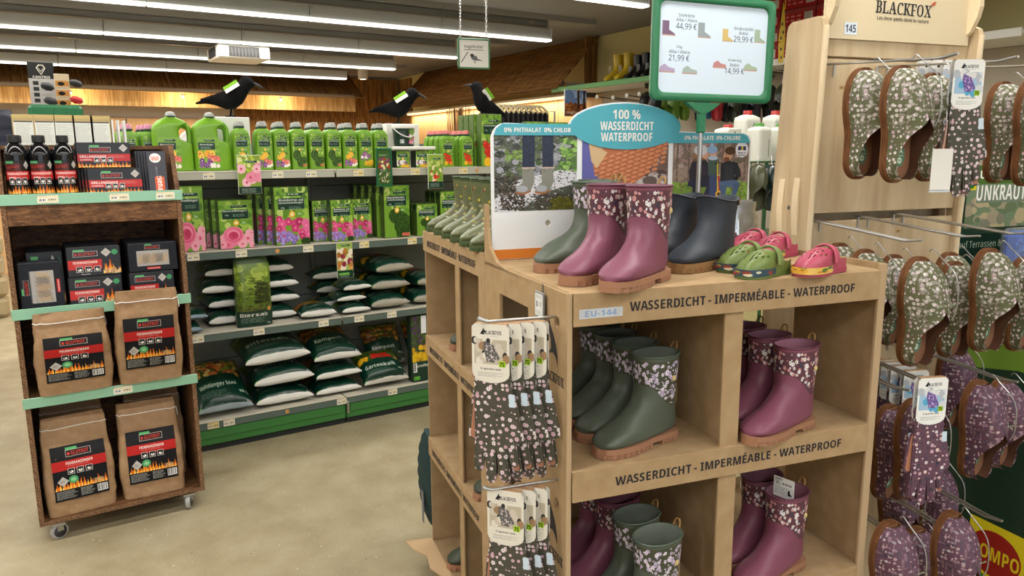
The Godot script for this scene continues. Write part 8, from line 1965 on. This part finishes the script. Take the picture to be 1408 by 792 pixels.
	poly([Vector2(190, 110), Vector2(250, 108), Vector2(256, 202), Vector2(194, 206)], Color(0.26, 0.34, 0.3))
	disc(218, 82, 20, 20, Color(0.78, 0.6, 0.5))
	disc(212, 54, 28, 24, Color(0.52, 0.64, 0.78))
	disc(210, 26, 9, 9, Color(0.6, 0.7, 0.82))
	disc(218, 104, 27, 13, Color(0.66, 0.72, 0.8))
	stroke([Vector2(244, 128), Vector2(250, 300)], 7, Color(0.85, 0.72, 0.2)); stroke([Vector2(226, 136), Vector2(264, 130)], 6, Color(0.12, 0.12, 0.12)); stroke([Vector2(252, 210), Vector2(264, 312)], 12, Color(0.62, 0.2, 0.22)); stroke([Vector2(258, 240), Vector2(266, 300)], 5, Color(0.2, 0.35, 0.6))
	disc(256, 318, 18, 20, Color(0.85, 0.64, 0.2))
	disc(256, 318, 9, 10, Color(0.25, 0.24, 0.22))
	poly([Vector2(262, 136), Vector2(300, 122), Vector2(352, 130), Vector2(374, 176), Vector2(380, 214), Vector2(354, 228), Vector2(344, 200), Vector2(342, 244), Vector2(262, 248)], Color(0.15, 0.16, 0.18))
	poly([Vector2(286, 150), Vector2(330, 146), Vector2(334, 230), Vector2(290, 234)], Color(0.19, 0.2, 0.23))
	disc(300, 92, 25, 30, Color(0.76, 0.58, 0.47))
	disc(314, 62, 32, 24, Color(0.3, 0.21, 0.14))
	disc(294, 112, 17, 14, Color(0.46, 0.29, 0.18))
	disc(290, 88, 3, 3, Color(0.2, 0.14, 0.1))
	poly([Vector2(262, 242), Vector2(346, 234), Vector2(374, 252), Vector2(362, 278), Vector2(272, 280)], Color(0.3, 0.38, 0.5))
	poly([Vector2(340, 256), Vector2(374, 256), Vector2(354, 338), Vector2(326, 336)], Color(0.27, 0.34, 0.46))
	poly([Vector2(266, 268), Vector2(302, 272), Vector2(292, 336), Vector2(266, 336)], Color(0.28, 0.36, 0.48))
	poly([Vector2(320, 330), Vector2(356, 330), Vector2(360, 350), Vector2(312, 350)], Color(0.22, 0.14, 0.1))
	poly([Vector2(256, 330), Vector2(294, 330), Vector2(296, 350), Vector2(250, 350)], Color(0.22, 0.14, 0.1))
	disc(352, 226, 14, 12, Color(0.1, 0.1, 0.11))
	disc(378, 56, 36, 46, Color(0.86, 0.87, 0.9)); poly([Vector2(356, 36), Vector2(400, 36), Vector2(400, 62), Vector2(378, 56), Vector2(356, 62)], Color(0.16, 0.18, 0.36)); poly([Vector2(376, 36), Vector2(386, 36), Vector2(384, 60), Vector2(374, 58)], Color(0.8, 0.7, 0.2)); write("Made in", 378, 74, 10, BLK, 44); write("Bretia", 378, 88, 10, BLK, 36)
	A.tex = tx(A.img); B.tex = tx(B.img)
	paper = tmat(A.tex, 0.75, 0.0, 0.3); film = tmat(A.tex, 0.28, 0.0, 0.5); board = tmat(B.tex, 0.45, 0.0, 0.4)
var paper: StandardMaterial3D
var film: StandardMaterial3D
var board: StandardMaterial3D
